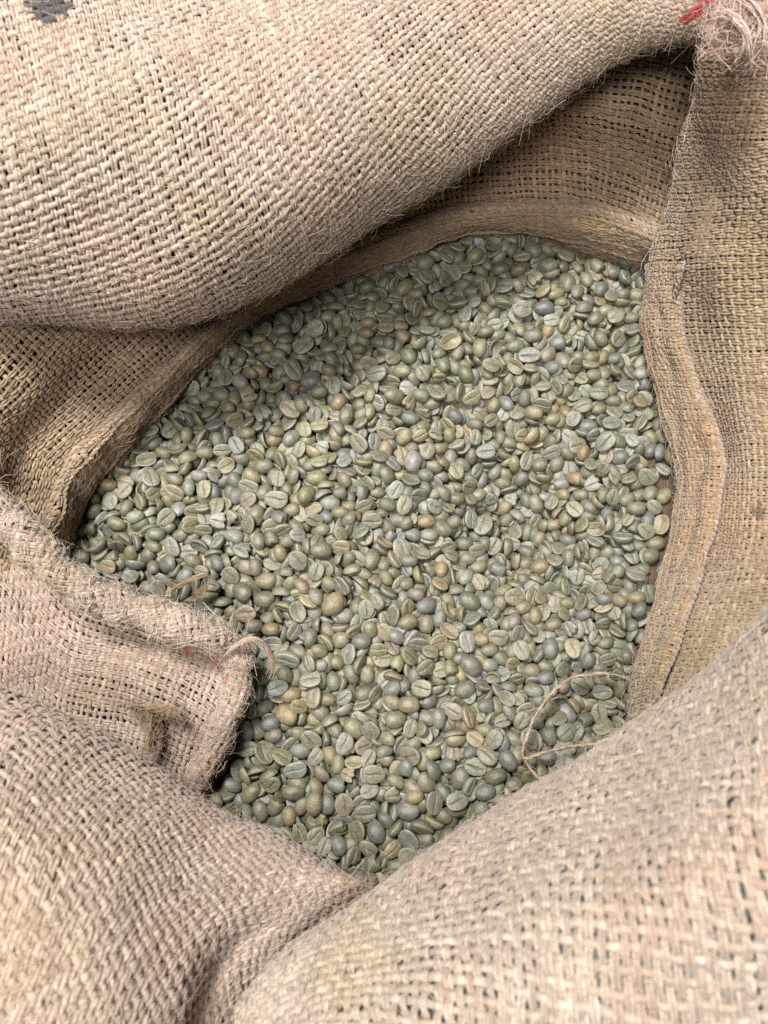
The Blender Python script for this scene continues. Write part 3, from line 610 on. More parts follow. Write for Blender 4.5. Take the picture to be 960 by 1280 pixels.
# ------------------------------------------------------------------ the beans
# where each bean came to rest: eight numbers a bean (place, turn, size, kind)
HEAP_TABLE = [
  -464,930,33,31,3,-7,107,44,-213,482,17,-291,-102,-1,110,25,362,235,-42,274,-97,-37,110,30,410,-123,-28,-30,-14,-75,98,47,-399,34,-27,-282,68,-44,103,23,-121,-16,-34,-285,98,22,99,10,
  -41,-189,-13,22,21,-14,98,42,1013,1239,-85,0,-54,64,109,1,93,-330,-46,-299,31,-23,97,35,-273,-305,-33,-206,-198,-9,97,17,-479,-113,-17,41,66,205,98,48,98,-432,-45,48,-6,-85,96,33,
  195,-297,-29,44,29,148,97,40,-291,-58,-25,42,31,-74,99,3,-542,1340,-6,6,-13,-105,110,6,-352,-174,-30,42,-7,29,98,54,287,-293,-34,-21,23,28,97,52,-180,-233,-44,307,-13,-16,98,36,
  496,-143,-32,-261,140,9,93,32,307,1710,-9,32,9,48,110,19,50,20,-38,294,22,-49,99,12,107,-123,-37,17,-77,15,110,42,-33,-408,-31,-203,168,-13,96,30,98,77,-9,288,-3,38,97,10,
  443,-202,-31,-300,-52,-10,92,3,-528,-261,-33,267,104,29,95,13,-418,1564,-16,10,48,-89,110,2,367,-165,-50,-7,-12,-23,96,3,677,1648,-31,6,-11,13,110,33,372,510,-91,286,-75,-34,103,2,
  -74,-337,-38,19,1,12,91,3,-594,706,16,-20,10,-22,102,6,-263,707,21,-284,-2,61,99,44,-394,256,2,100,7,-31,110,50,-158,-305,-47,14,17,-127,91,15,-122,-494,-38,-26,79,-158,95,46,
  -373,1703,-38,13,12,-239,106,2,-160,-76,-37,22,3,120,93,34,48,1435,-14,-264,16,66,105,11,457,880,-214,-18,-7,131,106,5,-1025,1035,1,-49,3,-110,105,4,-298,172,2,-39,-7,17,95,40,
  303,-211,-43,-247,-157,-21,92,5,591,-57,-77,17,10,213,92,5,-30,1546,-16,12,-47,6,110,37,-364,663,22,24,24,-64,93,5,348,333,-73,-12,29,-133,96,52,147,-388,-41,106,26,-67,107,7,
  -637,-105,-50,-112,-241,61,89,18,129,1135,-46,-246,-187,-8,102,55,857,641,-163,6,-50,152,98,56,-111,1204,-4,64,-17,-87,103,0,-427,-307,-32,256,161,44,91,6,-336,1520,-21,-271,-67,11,105,35,
  -703,838,23,21,13,-11,94,56,155,141,-22,12,-31,-18,92,10,-485,-328,-34,253,-171,-7,86,7,334,141,-61,64,-300,54,96,2,731,-145,-77,23,-16,-188,89,51,-552,-28,-15,-183,-236,-16,88,37,
  401,-261,-23,-290,-16,20,86,35,92,-496,-40,6,18,-45,85,5,749,-34,-102,-5,-12,-245,92,7,879,2045,-37,215,208,18,106,5,762,1904,-36,-295,3,-4,101,34,-359,448,11,41,-3,206,91,8,
  -506,183,-14,235,34,-5,101,3,591,-130,-90,211,228,-18,94,5,-423,1362,1,5,16,-40,104,15,-903,725,5,32,3,-117,93,4,-596,532,18,282,-97,79,104,1,183,485,-65,-283,-29,74,97,34,
  173,-224,-37,258,-144,-64,92,45,831,157,-151,16,16,-57,93,1,-324,1784,-24,51,-38,54,100,4,102,271,-32,-11,70,-54,99,17,813,311,-144,-7,-37,-142,96,22,713,310,-121,-231,-200,18,96,30,
  -282,104,-13,36,-50,-172,94,11,-39,-521,-49,-268,-97,-42,90,6,379,1559,-44,-234,137,5,99,0,-52,846,-4,52,7,7,94,3,-502,507,7,285,-15,20,94,5,-179,-454,-47,-251,156,-42,85,34,
  32,-467,-36,16,33,68,85,27,1243,856,-121,-44,-45,135,96,28,-411,1225,6,-287,-121,40,97,57,-494,576,21,-286,-5,-12,92,15,-551,101,-9,5,-5,82,89,3,-429,142,10,15,18,19,89,32,
  385,-334,-34,-243,178,27,86,32,825,1728,-47,-291,-26,-37,100,36,-909,969,14,69,12,-63,95,11,932,130,-167,7,-29,-5,89,2,-609,1440,-5,26,25,62,95,16,-1050,1126,-11,13,-1,15,96,9,
  -296,1035,12,-296,-8,8,95,14,-547,-95,-30,0,12,9,87,2,-356,-266,-33,-215,12,20,97,7,53,-530,-50,-312,2,6,84,2,-239,932,-16,303,5,1,101,57,-665,-169,-60,22,4,76,87,35,
  632,8,-87,-254,3,15,94,6,49,999,-54,43,-3,92,95,51,961,1060,-144,10,-29,45,95,56,577,298,-73,-2,2,-116,90,42,285,52,-42,26,-12,-53,88,47,910,45,-165,1,-34,153,90,42,
  -641,771,24,293,-56,9,93,54,75,728,-45,4,31,-90,102,45,444,-60,-37,-10,-48,90,87,1,664,-133,-83,-302,17,-16,84,35,469,1205,-121,9,-16,14,96,30,1187,1074,-90,74,9,-76,96,4,
  566,532,-123,23,15,19,91,15,-584,36,-11,-230,-157,80,88,4,723,2214,-18,-275,115,-21,103,7,-176,555,28,76,-24,-93,92,34,-590,993,12,54,-3,-34,95,4,-101,-398,-36,-12,-68,159,91,5,
  -217,-121,-53,-174,-256,-6,91,20,-142,279,-33,-34,-58,147,91,35,-171,1337,-4,-239,-189,-3,97,7,89,928,-52,21,-3,132,94,4,-47,677,-11,-232,-140,81,99,5,-572,440,11,26,-15,29,91,25,
  -409,-128,-28,-49,33,-33,87,14,-175,-391,-45,91,12,23,96,6,740,-100,-104,-3,-13,18,96,2,-583,-179,-45,-27,58,-89,92,35,263,1916,-7,30,64,-17,101,12,-529,1089,10,-300,-21,-14,89,2,
  -328,-407,-47,12,15,-122,80,3,261,838,-111,-280,93,1,94,5,1001,1481,-82,5,-13,-11,98,7,482,354,-75,29,-4,0,90,44,226,22,-43,-198,-196,44,88,1,422,70,-41,-306,-8,54,88,36,
  -57,-254,-31,-28,11,39,80,2,52,238,-42,159,-262,-3,90,16,119,-248,-58,107,282,-21,93,14,1101,630,-120,-39,27,-7,98,50,-379,116,-13,-311,-20,12,89,23,-373,-347,-40,228,-200,-2,80,22,
  1212,778,-137,-3,292,-12,91,12,-644,603,12,48,30,-86,86,42,-85,-88,-48,-1,56,40,87,40,-233,-459,-48,-24,8,121,80,7,-463,323,-22,-14,87,-295,86,58,99,2005,-20,-291,-114,8,102,11,
  655,1887,-24,42,-4,13,94,5,-267,-418,-44,10,27,59,80,12,-61,-460,-41,50,16,-64,85,47,-77,2017,-33,-287,-57,26,95,3,-935,856,18,48,-1,84,88,0,518,666,-166,263,-33,-33,98,36,
  -300,340,9,-195,-159,46,87,7,-53,-25,-31,51,20,-118,88,45,36,-265,-31,29,26,35,80,16,-102,-564,-30,259,-68,72,89,1,-4,259,-56,-32,-22,-292,94,13,669,-47,-97,125,210,62,89,5,
  837,19,-131,56,-282,62,90,6,795,2135,-34,-281,55,-31,96,5,-651,1183,19,29,8,-98,90,30,403,1447,-56,71,-6,55,92,14,875,950,-186,12,-30,-91,91,11,101,415,-37,283,51,-36,91,14,
  -334,-108,-43,-241,11,18,87,35,-460,0,-24,-281,-28,26,82,34,773,43,-145,256,-135,-28,94,52,587,-265,-68,-36,-25,-280,98,35,204,2148,-24,-300,-73,34,99,2,188,1360,-47,108,-54,-24,104,6,
  16,932,-54,-304,32,18,88,7,662,1177,-165,36,10,125,96,43,-1157,829,-9,-258,42,3,88,12,-338,957,26,229,139,-55,101,11,-75,464,-22,26,9,-134,85,5,142,322,-31,81,12,-11,90,0,
  274,377,-72,-41,15,-58,91,28,-92,332,-15,310,5,-11,84,35,486,12,-65,-18,3,39,82,6,-714,-230,-60,-131,236,26,93,13,287,-123,-52,-13,-6,-132,83,16,165,25,-61,40,270,15,92,42,
  493,1592,-17,27,21,-9,92,4,396,905,-195,-13,48,-138,94,34,689,1380,-75,-276,28,-40,91,17,776,1208,-136,54,-26,45,93,4,281,220,-52,217,-162,-33,87,16,228,330,-58,40,32,38,90,20,
  465,-297,-42,-270,-19,-15,80,5,-223,-305,-54,-202,189,-29,86,34,-347,-229,-54,-266,45,-13,86,14,-672,1314,-5,62,53,39,91,10,-283,616,19,8,-29,120,86,1,48,-219,-49,295,-73,-12,81,17,
  -542,-338,-44,241,-177,-1,80,3,-602,-48,-39,-65,2,-30,89,2,-512,-16,-45,255,-147,-21,93,4,-186,337,-25,-28,267,-3,89,10,183,409,-72,-222,-194,21,85,2,-114,682,-23,45,-4,-60,96,7,
  -692,1097,0,41,53,-248,87,18,-231,1501,-40,12,-17,188,93,5,615,1600,-47,49,-32,-77,92,19,699,1754,-28,307,-15,32,93,2,733,1424,-79,103,-18,-15,98,0,962,848,-163,22,-54,-16,88,19,
  704,690,-223,267,33,62,92,21,-62,-132,-29,-3,7,107,81,43,366,-59,-48,-22,1,-56,80,20,-138,-196,-35,-13,-25,-34,80,26,1240,1553,-140,-44,-305,-60,93,36,121,1343,-48,-39,-304,-15,90,37,
  293,2052,-25,46,51,93,102,6,81,1559,-7,-299,-3,-22,89,17,1041,2135,-44,260,-118,-29,103,6,1048,1331,-82,-10,1,17,94,33,1163,827,-108,25,14,-50,88,4,-920,651,5,-284,-26,-118,105,37,
  166,225,-22,45,32,49,84,11,-180,-155,-41,183,-204,-61,80,14,-403,190,-1,-274,130,52,83,0,84,-174,-35,-149,201,11,87,36,1269,995,-123,267,127,31,88,17,-733,562,-11,26,36,293,83,7,
  724,994,-252,237,-138,-91,102,45,158,-134,-56,212,191,8,97,18,1020,316,-186,5,13,-28,91,1,-316,497,-6,-41,20,-43,93,20,95,1741,-20,-291,85,56,93,16,-781,980,10,-15,-18,163,89,11,
  -438,851,31,214,-60,-9,100,36,-160,104,-32,-6,-26,63,80,7,506,103,-68,8,12,-63,80,48,232,-349,-52,-269,88,-8,80,13,630,-191,-79,-146,-107,133,97,11,-489,1796,-59,-310,3,-6,97,4,
  890,-83,-136,173,-254,33,90,12,63,-79,-61,64,45,97,84,8,-380,-84,-50,62,7,69,90,1,-753,466,-5,-6,309,-39,90,38,422,1989,-27,-302,-13,-18,95,6,110,1642,-13,262,-145,58,99,2,
  -732,1539,-42,-5,-1,-151,92,0,242,1271,-67,5,26,-6,90,6,97,473,-47,10,103,-127,97,11,31,140,-34,299,27,45,83,35,1063,796,-119,-82,-17,-25,99,37,696,62,-128,-1,-297,-16,91,15,
  838,726,-204,-230,-205,-10,88,4,582,-206,-69,73,42,-119,87,14,585,54,-84,-22,37,-273,90,13,241,217,-70,-32,-23,-272,92,14,1131,927,-110,1,273,96,89,2,-752,1459,-35,-285,93,-19,92,5,
  -810,664,-1,-267,78,67,87,7,811,396,-139,60,-57,-77,85,56,-439,-227,-16,38,-33,56,81,12,-1009,694,-21,-230,-132,3,89,0,506,789,-249,9,-26,107,93,0,796,-37,-114,77,-54,-228,90,7,
  -531,238,-37,-11,75,216,89,47,-134,201,-50,251,-168,-45,94,0,-615,410,-15,-51,46,-173,93,2,8,1262,-33,24,-95,266,87,13,42,1385,-54,-71,12,-295,93,7,-664,1518,-31,-283,120,-20,92,52,
  -481,753,23,-223,162,-20,87,6,-91,77,-66,-67,-23,31,89,3,-547,864,10,165,-239,-59,92,45,529,2247,-29,13,24,28,97,9,-71,1598,-6,75,48,-39,93,14,726,2045,-15,23,-31,-100,92,16,
  95,1249,-54,-222,-101,1,90,15,154,978,-62,88,53,-8,95,0,-302,847,6,35,36,-27,85,13,-577,821,32,15,-73,123,88,2,157,712,-68,-49,18,-17,93,8,879,258,-156,-213,-150,-35,84,30,
  -346,69,-16,31,59,-53,80,22,105,-14,-44,43,-1,135,80,43,-630,-275,-49,-47,-114,-233,91,7,510,1424,-103,-154,224,73,90,19,277,1612,-38,-190,-238,34,93,6,913,-19,-149,6,-84,-261,84,13,
  625,140,-101,57,264,-107,88,5,754,509,-172,5,-5,143,86,47,-923,1034,-7,-264,68,-1,91,4,1078,1170,-97,-48,289,33,87,38,578,2023,-49,-3,-41,0,96,5,443,1691,-42,201,176,90,93,10,
  1111,1763,-86,30,37,91,100,0,921,1411,-74,-1,-16,32,88,7,-842,598,12,278,99,56,86,52,962,269,-159,44,-7,18,84,1,-102,236,-19,-127,85,-199,98,5,-210,167,-23,-209,176,-41,80,4,
  14,-753,-110,-17,52,-251,79,13,-252,-690,-108,-3,50,-303,92,3,-158,-680,-115,15,-313,19,82,11,-71,-767,-109,-35,4,-27,88,45,5,-702,-112,17,-313,-13,95,5,98,-753,-110,-36,0,-8,82,37,
  179,-727,-112,-49,307,-20,88,3,-367,-634,-110,-33,-17,105,86,26,-189,-634,-112,-31,-18,117,86,9,195,-615,-105,43,-18,-139,95,0,354,-642,-111,197,-239,-6,84,55,-592,-485,-106,-31,21,-116,91,33,
  -635,-511,-112,-224,-212,10,79,18,-278,-516,-111,-6,46,-205,89,27,-208,-500,-116,303,3,-1,92,4,165,-553,-116,-184,253,-5,88,10,304,-554,-108,31,-33,-154,88,53,360,-584,-106,-43,-3,5,84,16,
  428,-586,-107,-34,13,-87,85,5,418,-435,-112,148,269,13,88,2,-784,-409,-98,-12,165,-257,86,43,-538,-454,-112,-256,168,-7,86,15,-482,-430,-108,-29,47,-260,85,16,-181,-443,-114,27,-5,-40,90,0,
  264,-482,-111,139,274,15,98,7,325,-493,-106,-54,25,-93,86,51,540,-373,-111,-6,313,-19,94,14,616,-501,-97,-65,-97,-276,84,2,-778,-354,-100,-44,37,-238,90,11,-511,-314,-111,293,7,-3,82,53,
  -353,-365,-116,-251,175,-7,85,18,65,-350,-117,-201,233,-12,87,35,172,-356,-111,-37,20,-102,89,5,559,-299,-112,9,-52,-263,80,30,708,-317,-108,23,45,174,97,22,741,-255,-116,-57,6,5,86,10,
  -753,-255,-106,-300,92,3,90,34,-585,-263,-99,-28,-155,231,91,32,-218,-275,-114,34,23,118,85,2,290,-235,-107,30,55,-275,92,38,644,-263,-118,308,-38,-5,89,0,658,-201,-122,-312,-29,13,95,36,
  904,-228,-129,-22,94,290,81,50,-820,-148,-104,-178,256,0,87,15,-769,-130,-92,30,43,-111,92,2,-305,-191,-115,-47,-310,-20,84,31,87,-149,-107,116,-27,-41,88,12,267,-190,-108,-53,-8,25,88,46,
  621,-130,-123,20,32,143,84,3,865,-66,-167,-10,-6,248,92,18,934,-98,-169,-22,-301,63,88,17,993,3,-184,-129,-28,264,92,6,-850,-85,-95,-33,14,-68,95,8,-681,-94,-100,32,27,156,90,15,
  523,-49,-121,14,-33,-180,79,4,661,-80,-137,-95,-290,25,88,5,850,-5,-182,79,293,-17,96,35,892,28,-204,254,-111,-11,86,0,-700,-15,-94,7,-46,-281,97,2,-30,4,-108,35,22,130,87,8,
  665,99,-152,8,-150,-209,90,4,775,88,-188,271,-87,-30,96,5,894,91,-210,-33,-214,-226,80,11,881,135,-221,-295,89,11,91,0,-701,55,-98,-77,-300,9,89,12,-665,133,-94,75,-303,-24,94,0,
  -643,89,-88,-220,-114,19,84,17,-117,58,-97,-42,-40,-290,91,37,2,67,-108,-302,-26,3,90,30,66,111,-104,41,9,45,88,35,199,96,-106,18,-32,-204,89,3,288,115,-108,43,-3,-25,91,1,
  609,135,-145,103,271,30,84,16,832,187,-216,31,35,42,86,44,-738,150,-92,-297,-17,0,87,0,-220,202,-89,-28,40,-156,90,24,-46,161,-98,42,-26,-249,84,33,-8,216,-92,-23,48,-67,90,1,
  306,165,-105,-70,4,13,96,56,506,238,-133,-122,-9,49,85,6,578,249,-150,-47,43,-260,96,33,1008,241,-238,31,34,-61,87,16,-776,369,-78,-228,215,16,96,35,-819,291,-82,-23,26,-132,81,4,
  -683,278,-77,45,12,78,91,1,-576,301,-79,225,-217,-21,93,6,-450,309,-75,-16,59,-233,93,1,-371,323,-83,-152,-262,1,81,16,-52,286,-88,-19,-34,174,94,13,226,261,-110,-32,-5,74,83,5,
  419,375,-147,-96,-279,53,84,1,-1064,498,-82,-280,107,-10,97,12,-941,391,-82,-155,271,18,91,1,-856,333,-84,-260,-154,1,85,39,-723,387,-67,16,5,163,95,1,-546,370,-70,-17,-40,183,90,46,
  -475,358,-68,-26,-16,73,98,7,-406,386,-67,-26,24,-85,97,2,-308,327,-83,116,-287,-30,87,5,-183,407,-82,47,-303,-29,87,7,110,393,-105,-269,-151,16,91,32,382,462,-152,-5,-7,236,87,41,
  1084,405,-216,186,235,52,91,33,-1234,486,-88,13,52,253,78,7,-1130,480,-86,125,280,20,92,51,-983,508,-78,-303,27,-8,97,47,-965,451,-75,-12,48,-228,87,5,-640,490,-64,115,290,19,92,6,
  -248,427,-67,32,155,245,89,51,-188,462,-69,36,8,30,90,49,-19,469,-83,-66,145,-201,81,53,15,445,-90,-26,44,-192,86,4,251,542,-137,34,62,169,93,21,682,583,-246,-37,-42,-17,85,5,
  1010,417,-226,-278,84,-15,82,9,1135,444,-187,55,-44,-258,94,54,-1312,567,-95,291,91,10,74,4,-1252,545,-83,239,-144,11,89,16,-771,566,-65,-129,284,19,87,16,-672,591,-51,-13,46,-169,90,7,
  -150,607,-60,-41,154,-233,88,30,-72,607,-74,20,-45,294,89,9,214,637,-148,283,88,-52,83,58,403,657,-215,8,57,-67,88,8,459,659,-234,-143,89,-67,86,57,598,665,-285,64,-281,68,87,6,
  728,607,-254,3,99,206,89,10,1003,578,-200,-38,-1,295,95,16,-1309,675,-88,-61,301,-17,96,36,-1257,630,-85,-31,23,-126,83,2,-545,685,-48,-151,-274,-12,91,3,-63,654,-81,-90,-287,-10,81,55,
  55,709,-94,-33,76,-49,91,14,222,718,-151,-17,34,-216,92,0,530,721,-270,12,-62,96,93,2,795,676,-274,-125,266,-56,90,9,1026,676,-197,-274,104,-52,84,43,1057,697,-172,264,-75,-24,95,37,
  -1330,759,-91,-224,-213,6,86,12,-728,725,-56,307,-27,7,84,5,-383,738,-48,-272,153,9,91,2,-281,776,-51,222,-207,-20,90,2,-110,770,-60,32,-1,-83,97,3,118,807,-122,-5,-2,163,88,11,
  311,756,-198,114,133,96,85,6,380,806,-244,80,-2,-80,86,7,853,781,-266,-23,-116,234,78,13,1049,756,-191,46,274,22,88,0,1140,610,-168,272,124,50,86,32,-533,872,-37,25,-36,-194,94,28,
  -244,833,-44,-31,-17,167,95,3,2,851,-89,15,-2,-128,82,9,156,868,-134,64,72,72,90,40,761,848,-312,-51,28,-136,86,11,919,850,-250,-302,-47,-69,88,45,1138,896,-155,-294,-93,-42,90,6,
  -1245,921,-77,-22,62,177,89,2,-1124,945,-68,26,140,203,88,38,-995,911,-65,14,-58,-296,91,16,-910,906,-52,-57,-46,-43,96,15,-744,946,-48,20,-176,-250,77,8,-651,929,-43,-36,-22,108,91,13,
  -157,939,-62,-13,-300,18,85,1,-94,933,-63,-44,44,-150,96,45,125,913,-127,5,-9,139,79,4,511,930,-303,48,-59,-29,85,1,1147,949,-141,-35,157,248,93,34,-144,1113,-61,0,15,-30,85,13,
  6,1049,-92,-283,-122,27,91,17,475,1001,-291,44,23,-111,85,32,521,965,-299,104,-145,90,81,45,763,988,-302,32,-25,168,91,0,840,977,-273,96,-143,-245,80,19,1098,1011,-159,63,-52,-189,89,7,
  -749,1137,-69,290,45,8,83,1,-212,1130,-52,-51,-46,-207,89,39,73,1135,-104,-40,-285,2,87,1,649,1080,-292,-24,-73,118,84,34,762,1063,-288,-191,-235,-57,94,34,1133,1081,-149,238,172,44,90,5,
  -503,1233,-63,15,46,183,89,47,58,1214,-93,23,-6,-121,87,24,203,1222,-132,-30,-284,-30,91,17,297,1170,-171,148,-239,-58,89,1,466,1125,-239,-15,-16,183,89,16,519,1124,-246,-24,203,-99,91,7,
  621,1118,-262,-88,-135,63,91,15,1119,1211,-136,-22,-55,75,102,4,1241,1289,-138,126,282,-22,87,13,-998,1372,-92,58,35,-290,81,26,-592,1304,-82,-107,290,-39,88,5,-450,1380,-78,-115,254,-92,97,4,
  -387,1361,-80,287,82,0,101,44,-160,1365,-78,-18,-33,241,87,31,250,1267,-135,-283,58,35,90,1,422,1205,-190,64,111,277,102,4,679,1221,-208,102,75,1,94,10,1163,1304,-143,256,158,10,83,12,
  -967,1416,-92,-112,66,-107,89,34,-818,1416,-98,4,-77,-280,87,41,-656,1443,-95,67,64,275,90,5,-270,1439,-84,24,6,38,88,48,143,1421,-93,28,-56,227,95,1,336,1348,-139,41,-293,-37,88,46,
  566,1298,-183,82,54,-80,86,3,791,1302,-181,13,73,-216,79,44,1169,1427,-142,-71,118,-204,98,35,428,1438,-120,69,-34,27,93,57,468,1408,-143,110,-286,-58,84,3,659,1455,-134,-13,-31,109,95,11,
  782,1416,-134,-45,239,-66,91,26,920,1515,-141,-302,9,12,84,7,1105,1537,-156,27,40,45,92,13,-841,1604,-122,245,184,-4,79,52,-152,1598,-96,233,190,10,90,13,289,1601,-103,-174,260,1,88,31,
  472,1591,-109,14,-30,-246,82,7,532,1564,-116,31,-307,-38,90,14,590,1530,-120,33,-17,-182,90,34,833,1608,-127,-305,12,12,92,1,1059,1622,-151,49,7,-183,88,1,1246,1717,-186,209,-210,-33,83,3,
  -251,1767,-103,32,-38,-165,86,7,273,1813,-94,-14,48,-255,87,12,462,1767,-102,-298,42,1,87,14,975,1816,-132,42,5,-61,86,5,-500,1871,-113,38,13,100,94,11,-194,1888,-82,-111,-110,-66,85,7,
  -141,1892,-96,44,-17,160,85,14,646,1861,-98,6,-50,-272,92,4,1158,1846,-155,8,-58,232,100,16,-347,1900,-106,-20,29,-172,97,34,-280,1981,-102,-35,6,-48,89,38,-196,1927,-94,9,163,249,92,6,
  584,1971,-97,-25,-33,175,89,17,1151,1973,-137,46,-3,-100,89,35,1214,1991,-138,55,10,60,90,10,-151,1994,-98,-11,-56,282,88,10,-44,2098,-95,-16,-56,85,78,17,16,2124,-97,38,2,16,81,0,
  567,2049,-89,-62,-58,257,90,3,610,2075,-101,-140,-275,12,94,3,947,2008,-110,-17,-39,221,96,1,1119,2079,-114,-158,-208,-29,89,23,1209,2062,-126,-5,-39,124,85,43,385,2180,-93,-15,50,-253,89,15,
  544,2115,-91,11,59,97,90,1,1090,2137,-111,-22,42,-175,90,17,1253,2120,-112,33,91,-210,93,34,-282,-740,-100,-33,6,-28,87,8,-178,-744,-106,-28,-30,175,102,3,-83,-705,-105,11,54,264,99,17,
  67,-729,-86,9,-112,-225,88,14,158,-753,-75,151,-10,74,89,7,-402,-502,-101,-255,-27,52,95,19,-414,-623,-106,255,73,45,84,53,-236,-621,-98,132,123,108,89,33,-195,-612,-91,-140,250,-48,81,1,
  -143,-577,-105,120,29,99,84,0,32,-571,-109,56,48,280,85,6,188,-679,-88,49,-65,-189,85,31,249,-699,-105,9,-58,-282,89,33,400,-625,-91,-40,-125,62,85,42,-579,-574,-109,-41,-308,19,93,7,
  -509,-503,-87,-121,286,-36,91,4,-320,-504,-105,-68,123,-187,88,46,-251,-551,-102,-243,154,72,92,7,-188,-554,-106,-293,1,73,85,4,-1,-496,-105,-55,-268,-109,88,40,109,-549,-114,-252,-133,23,83,12,
  173,-553,-76,-34,36,-19,92,6,232,-565,-110,306,12,27,92,4,458,-524,-105,-9,-54,286,86,16,482,-441,-106,37,11,57,86,37,-786,-450,-92,-19,78,-41,89,35,-663,-419,-101,-75,-109,168,87,47,
  -485,-370,-104,-237,-133,47,93,0,-441,-471,-114,31,-311,16,92,7,-390,-436,-103,-49,40,205,90,15,-203,-475,-80,-10,86,217,96,12,-130,-410,-88,233,184,13,86,10,238,-404,-112,-70,-286,24,93,1,
  367,-461,-106,-82,-283,71,91,11,463,-396,-101,-50,18,63,91,11,552,-477,-100,-29,-42,-162,90,2,687,-445,-110,14,313,8,85,40,694,-388,-112,-1,-313,-9,88,31,-839,-377,-101,24,-32,-183,85,49,
  -512,-292,-74,17,195,177,88,4,-388,-386,-91,23,-21,-228,82,7,-188,-381,-110,-24,-82,245,87,53,300,-368,-106,38,59,-246,87,39,359,-398,-105,13,-1,29,93,1,491,-322,-112,300,-31,-1,87,16,
  532,-325,-80,36,1,167,86,3,605,-339,-102,193,192,47,100,5,814,-259,-128,17,-307,34,76,49,741,-201,-123,-48,1,61,90,30,-804,-302,-99,37,14,67,94,44,-693,-221,-92,-80,270,100,88,35,
  -427,-224,-84,19,-31,53,94,7,-250,-219,-105,-93,-254,-11,91,6,232,-230,-89,28,-41,173,79,1,335,-285,-103,-180,171,-71,89,44,469,-197,-83,-10,108,245,85,11,648,-289,-81,-84,-13,1,89,18,
  704,-175,-103,11,23,291,83,18,951,-198,-142,-57,5,-56,80,4,-855,-209,-95,23,-41,-108,93,20,-716,-160,-76,-181,247,-31,93,5,-607,-133,-99,47,-271,-73,86,56,-574,-155,-79,-38,23,-226,78,10,
  -134,-156,-85,-244,181,-27,85,15,-45,-216,-88,77,-56,-121,86,7,510,-95,-91,262,-144,33,90,5,676,-129,-119,-251,155,69,93,46,736,-64,-142,-25,-140,-271,92,14,748,-20,-136,31,34,59,84,37,
  -802,-79,-66,-69,-54,119,91,9,-737,-77,-92,-6,64,-99,91,3,-627,-85,-95,46,-270,-6,88,17,-494,-73,-101,23,-39,-79,83,3,-47,-87,-109,-151,-264,-65,90,23,73,-55,-100,89,62,-269,88,40,
  263,-50,-105,27,285,-61,91,34,477,-24,-102,57,18,-43,81,5,701,-1,-147,-258,-89,16,92,40,829,41,-179,-2,270,-145,87,7,955,-58,-156,-29,-2,-15,86,3,-807,-13,-92,-217,-139,28,88,5,
  -789,63,-96,-270,131,-4,89,10,-676,37,-67,-224,198,7,81,31,-523,-54,-76,-174,-256,-35,88,3,-406,-37,-99,66,4,189,87,15,-313,2,-101,-57,-3,6,81,2,-206,64,-101,-2,-308,48,90,6,
  -100,-36,-79,-64,-11,-16,101,37,9,-8,-93,-110,-28,-284,96,37,122,53,-102,-109,-34,51,84,43,293,14,-90,34,33,-141,98,14,409,-17,-106,94,-243,36,86,30,515,48,-93,-245,170,-5,95,1,
  818,93,-163,134,188,140,85,3,856,79,-189,20,227,139,92,10,839,126,-194,21,258,110,93,6,-671,183,-81,6,98,288,85,3,-731,100,-87,258,-48,22,87,34,-551,33,-75,62,280,32,93,33,
  -488,132,-67,190,-239,22,86,4,-457,50,-74,-245,145,-30,90,6,-38,95,-85,98,202,41,94,14,3,140,-102,186,-246,18,101,2,84,74,-82,-64,-4,-277,92,17,152,102,-93,-53,-64,-62,91,14,
  301,79,-89,74,-24,189,90,2,357,85,-115,152,-263,-15,90,31,557,166,-137,38,15,-153,86,17,766,148,-163,4,21,193,87,50,835,182,-188,-131,-218,8,86,12,-700,211,-70,188,-164,59,86,4,
  -588,171,-56,-15,-15,216,86,45,-560,223,-86,-244,192,-22,85,13,-144,165,-95,21,-32,-222,87,10,283,197,-95,164,185,-48,92,0,403,187,-115,34,-30,25,90,34,522,203,-123,177,24,57,88,41,
  727,264,-152,-10,-42,86,88,1,784,236,-184,176,217,-68,84,3,844,239,-191,32,32,-41,84,36,944,223,-210,13,-4,59,95,7,1032,192,-232,-11,155,-246,97,56,-723,310,-80,-24,-30,132,79,37,
  -813,165,-93,-296,35,-2,82,6,-623,273,-66,0,18,-82,83,4,-515,298,-52,-23,20,264,98,35,397,297,-124,17,58,22,85,32,481,277,-135,28,76,298,90,33,815,292,-209,-82,-24,178,88,30,
  -1084,400,-87,297,-83,0,88,56,-893,335,-69,183,89,67,85,12,-847,392,-69,-232,62,-46,83,17,-677,408,-52,39,109,79,92,13,-584,391,-49,-5,18,-155,78,32,-347,346,-54,-35,-74,-226,95,37,
  -226,373,-68,-263,93,-77,83,38,77,357,-77,32,-66,-218,86,50,236,398,-123,43,-298,23,85,6,327,444,-137,-21,0,185,92,1,904,406,-204,-49,-6,278,96,6,972,392,-200,-58,-2,-140,92,25,
  1085,311,-216,114,63,201,92,57,-1183,459,-76,-217,151,68,83,49,-1188,515,-80,-294,79,-69,86,0,-937,518,-55,-86,-234,30,94,14,-960,466,-41,-18,-281,-52,88,3,-882,441,-70,-97,-77,104,84,7,
  -649,450,-42,163,218,135,87,15,-510,479,-55,83,-119,-179,85,8,-407,454,-53,49,125,141,94,33,-253,476,-57,291,-27,77,89,35,-183,440,-41,7,30,-31,91,51,50,506,-92,30,65,281,90,11,
  198,552,-130,-217,-194,52,85,10,308,523,-139,-194,182,-22,89,31,403,533,-141,35,-79,-221,85,2,900,472,-194,270,-85,-23,84,45,1038,428,-193,-86,-189,171,84,6,-1195,573,-88,-1,309,18,84,10,
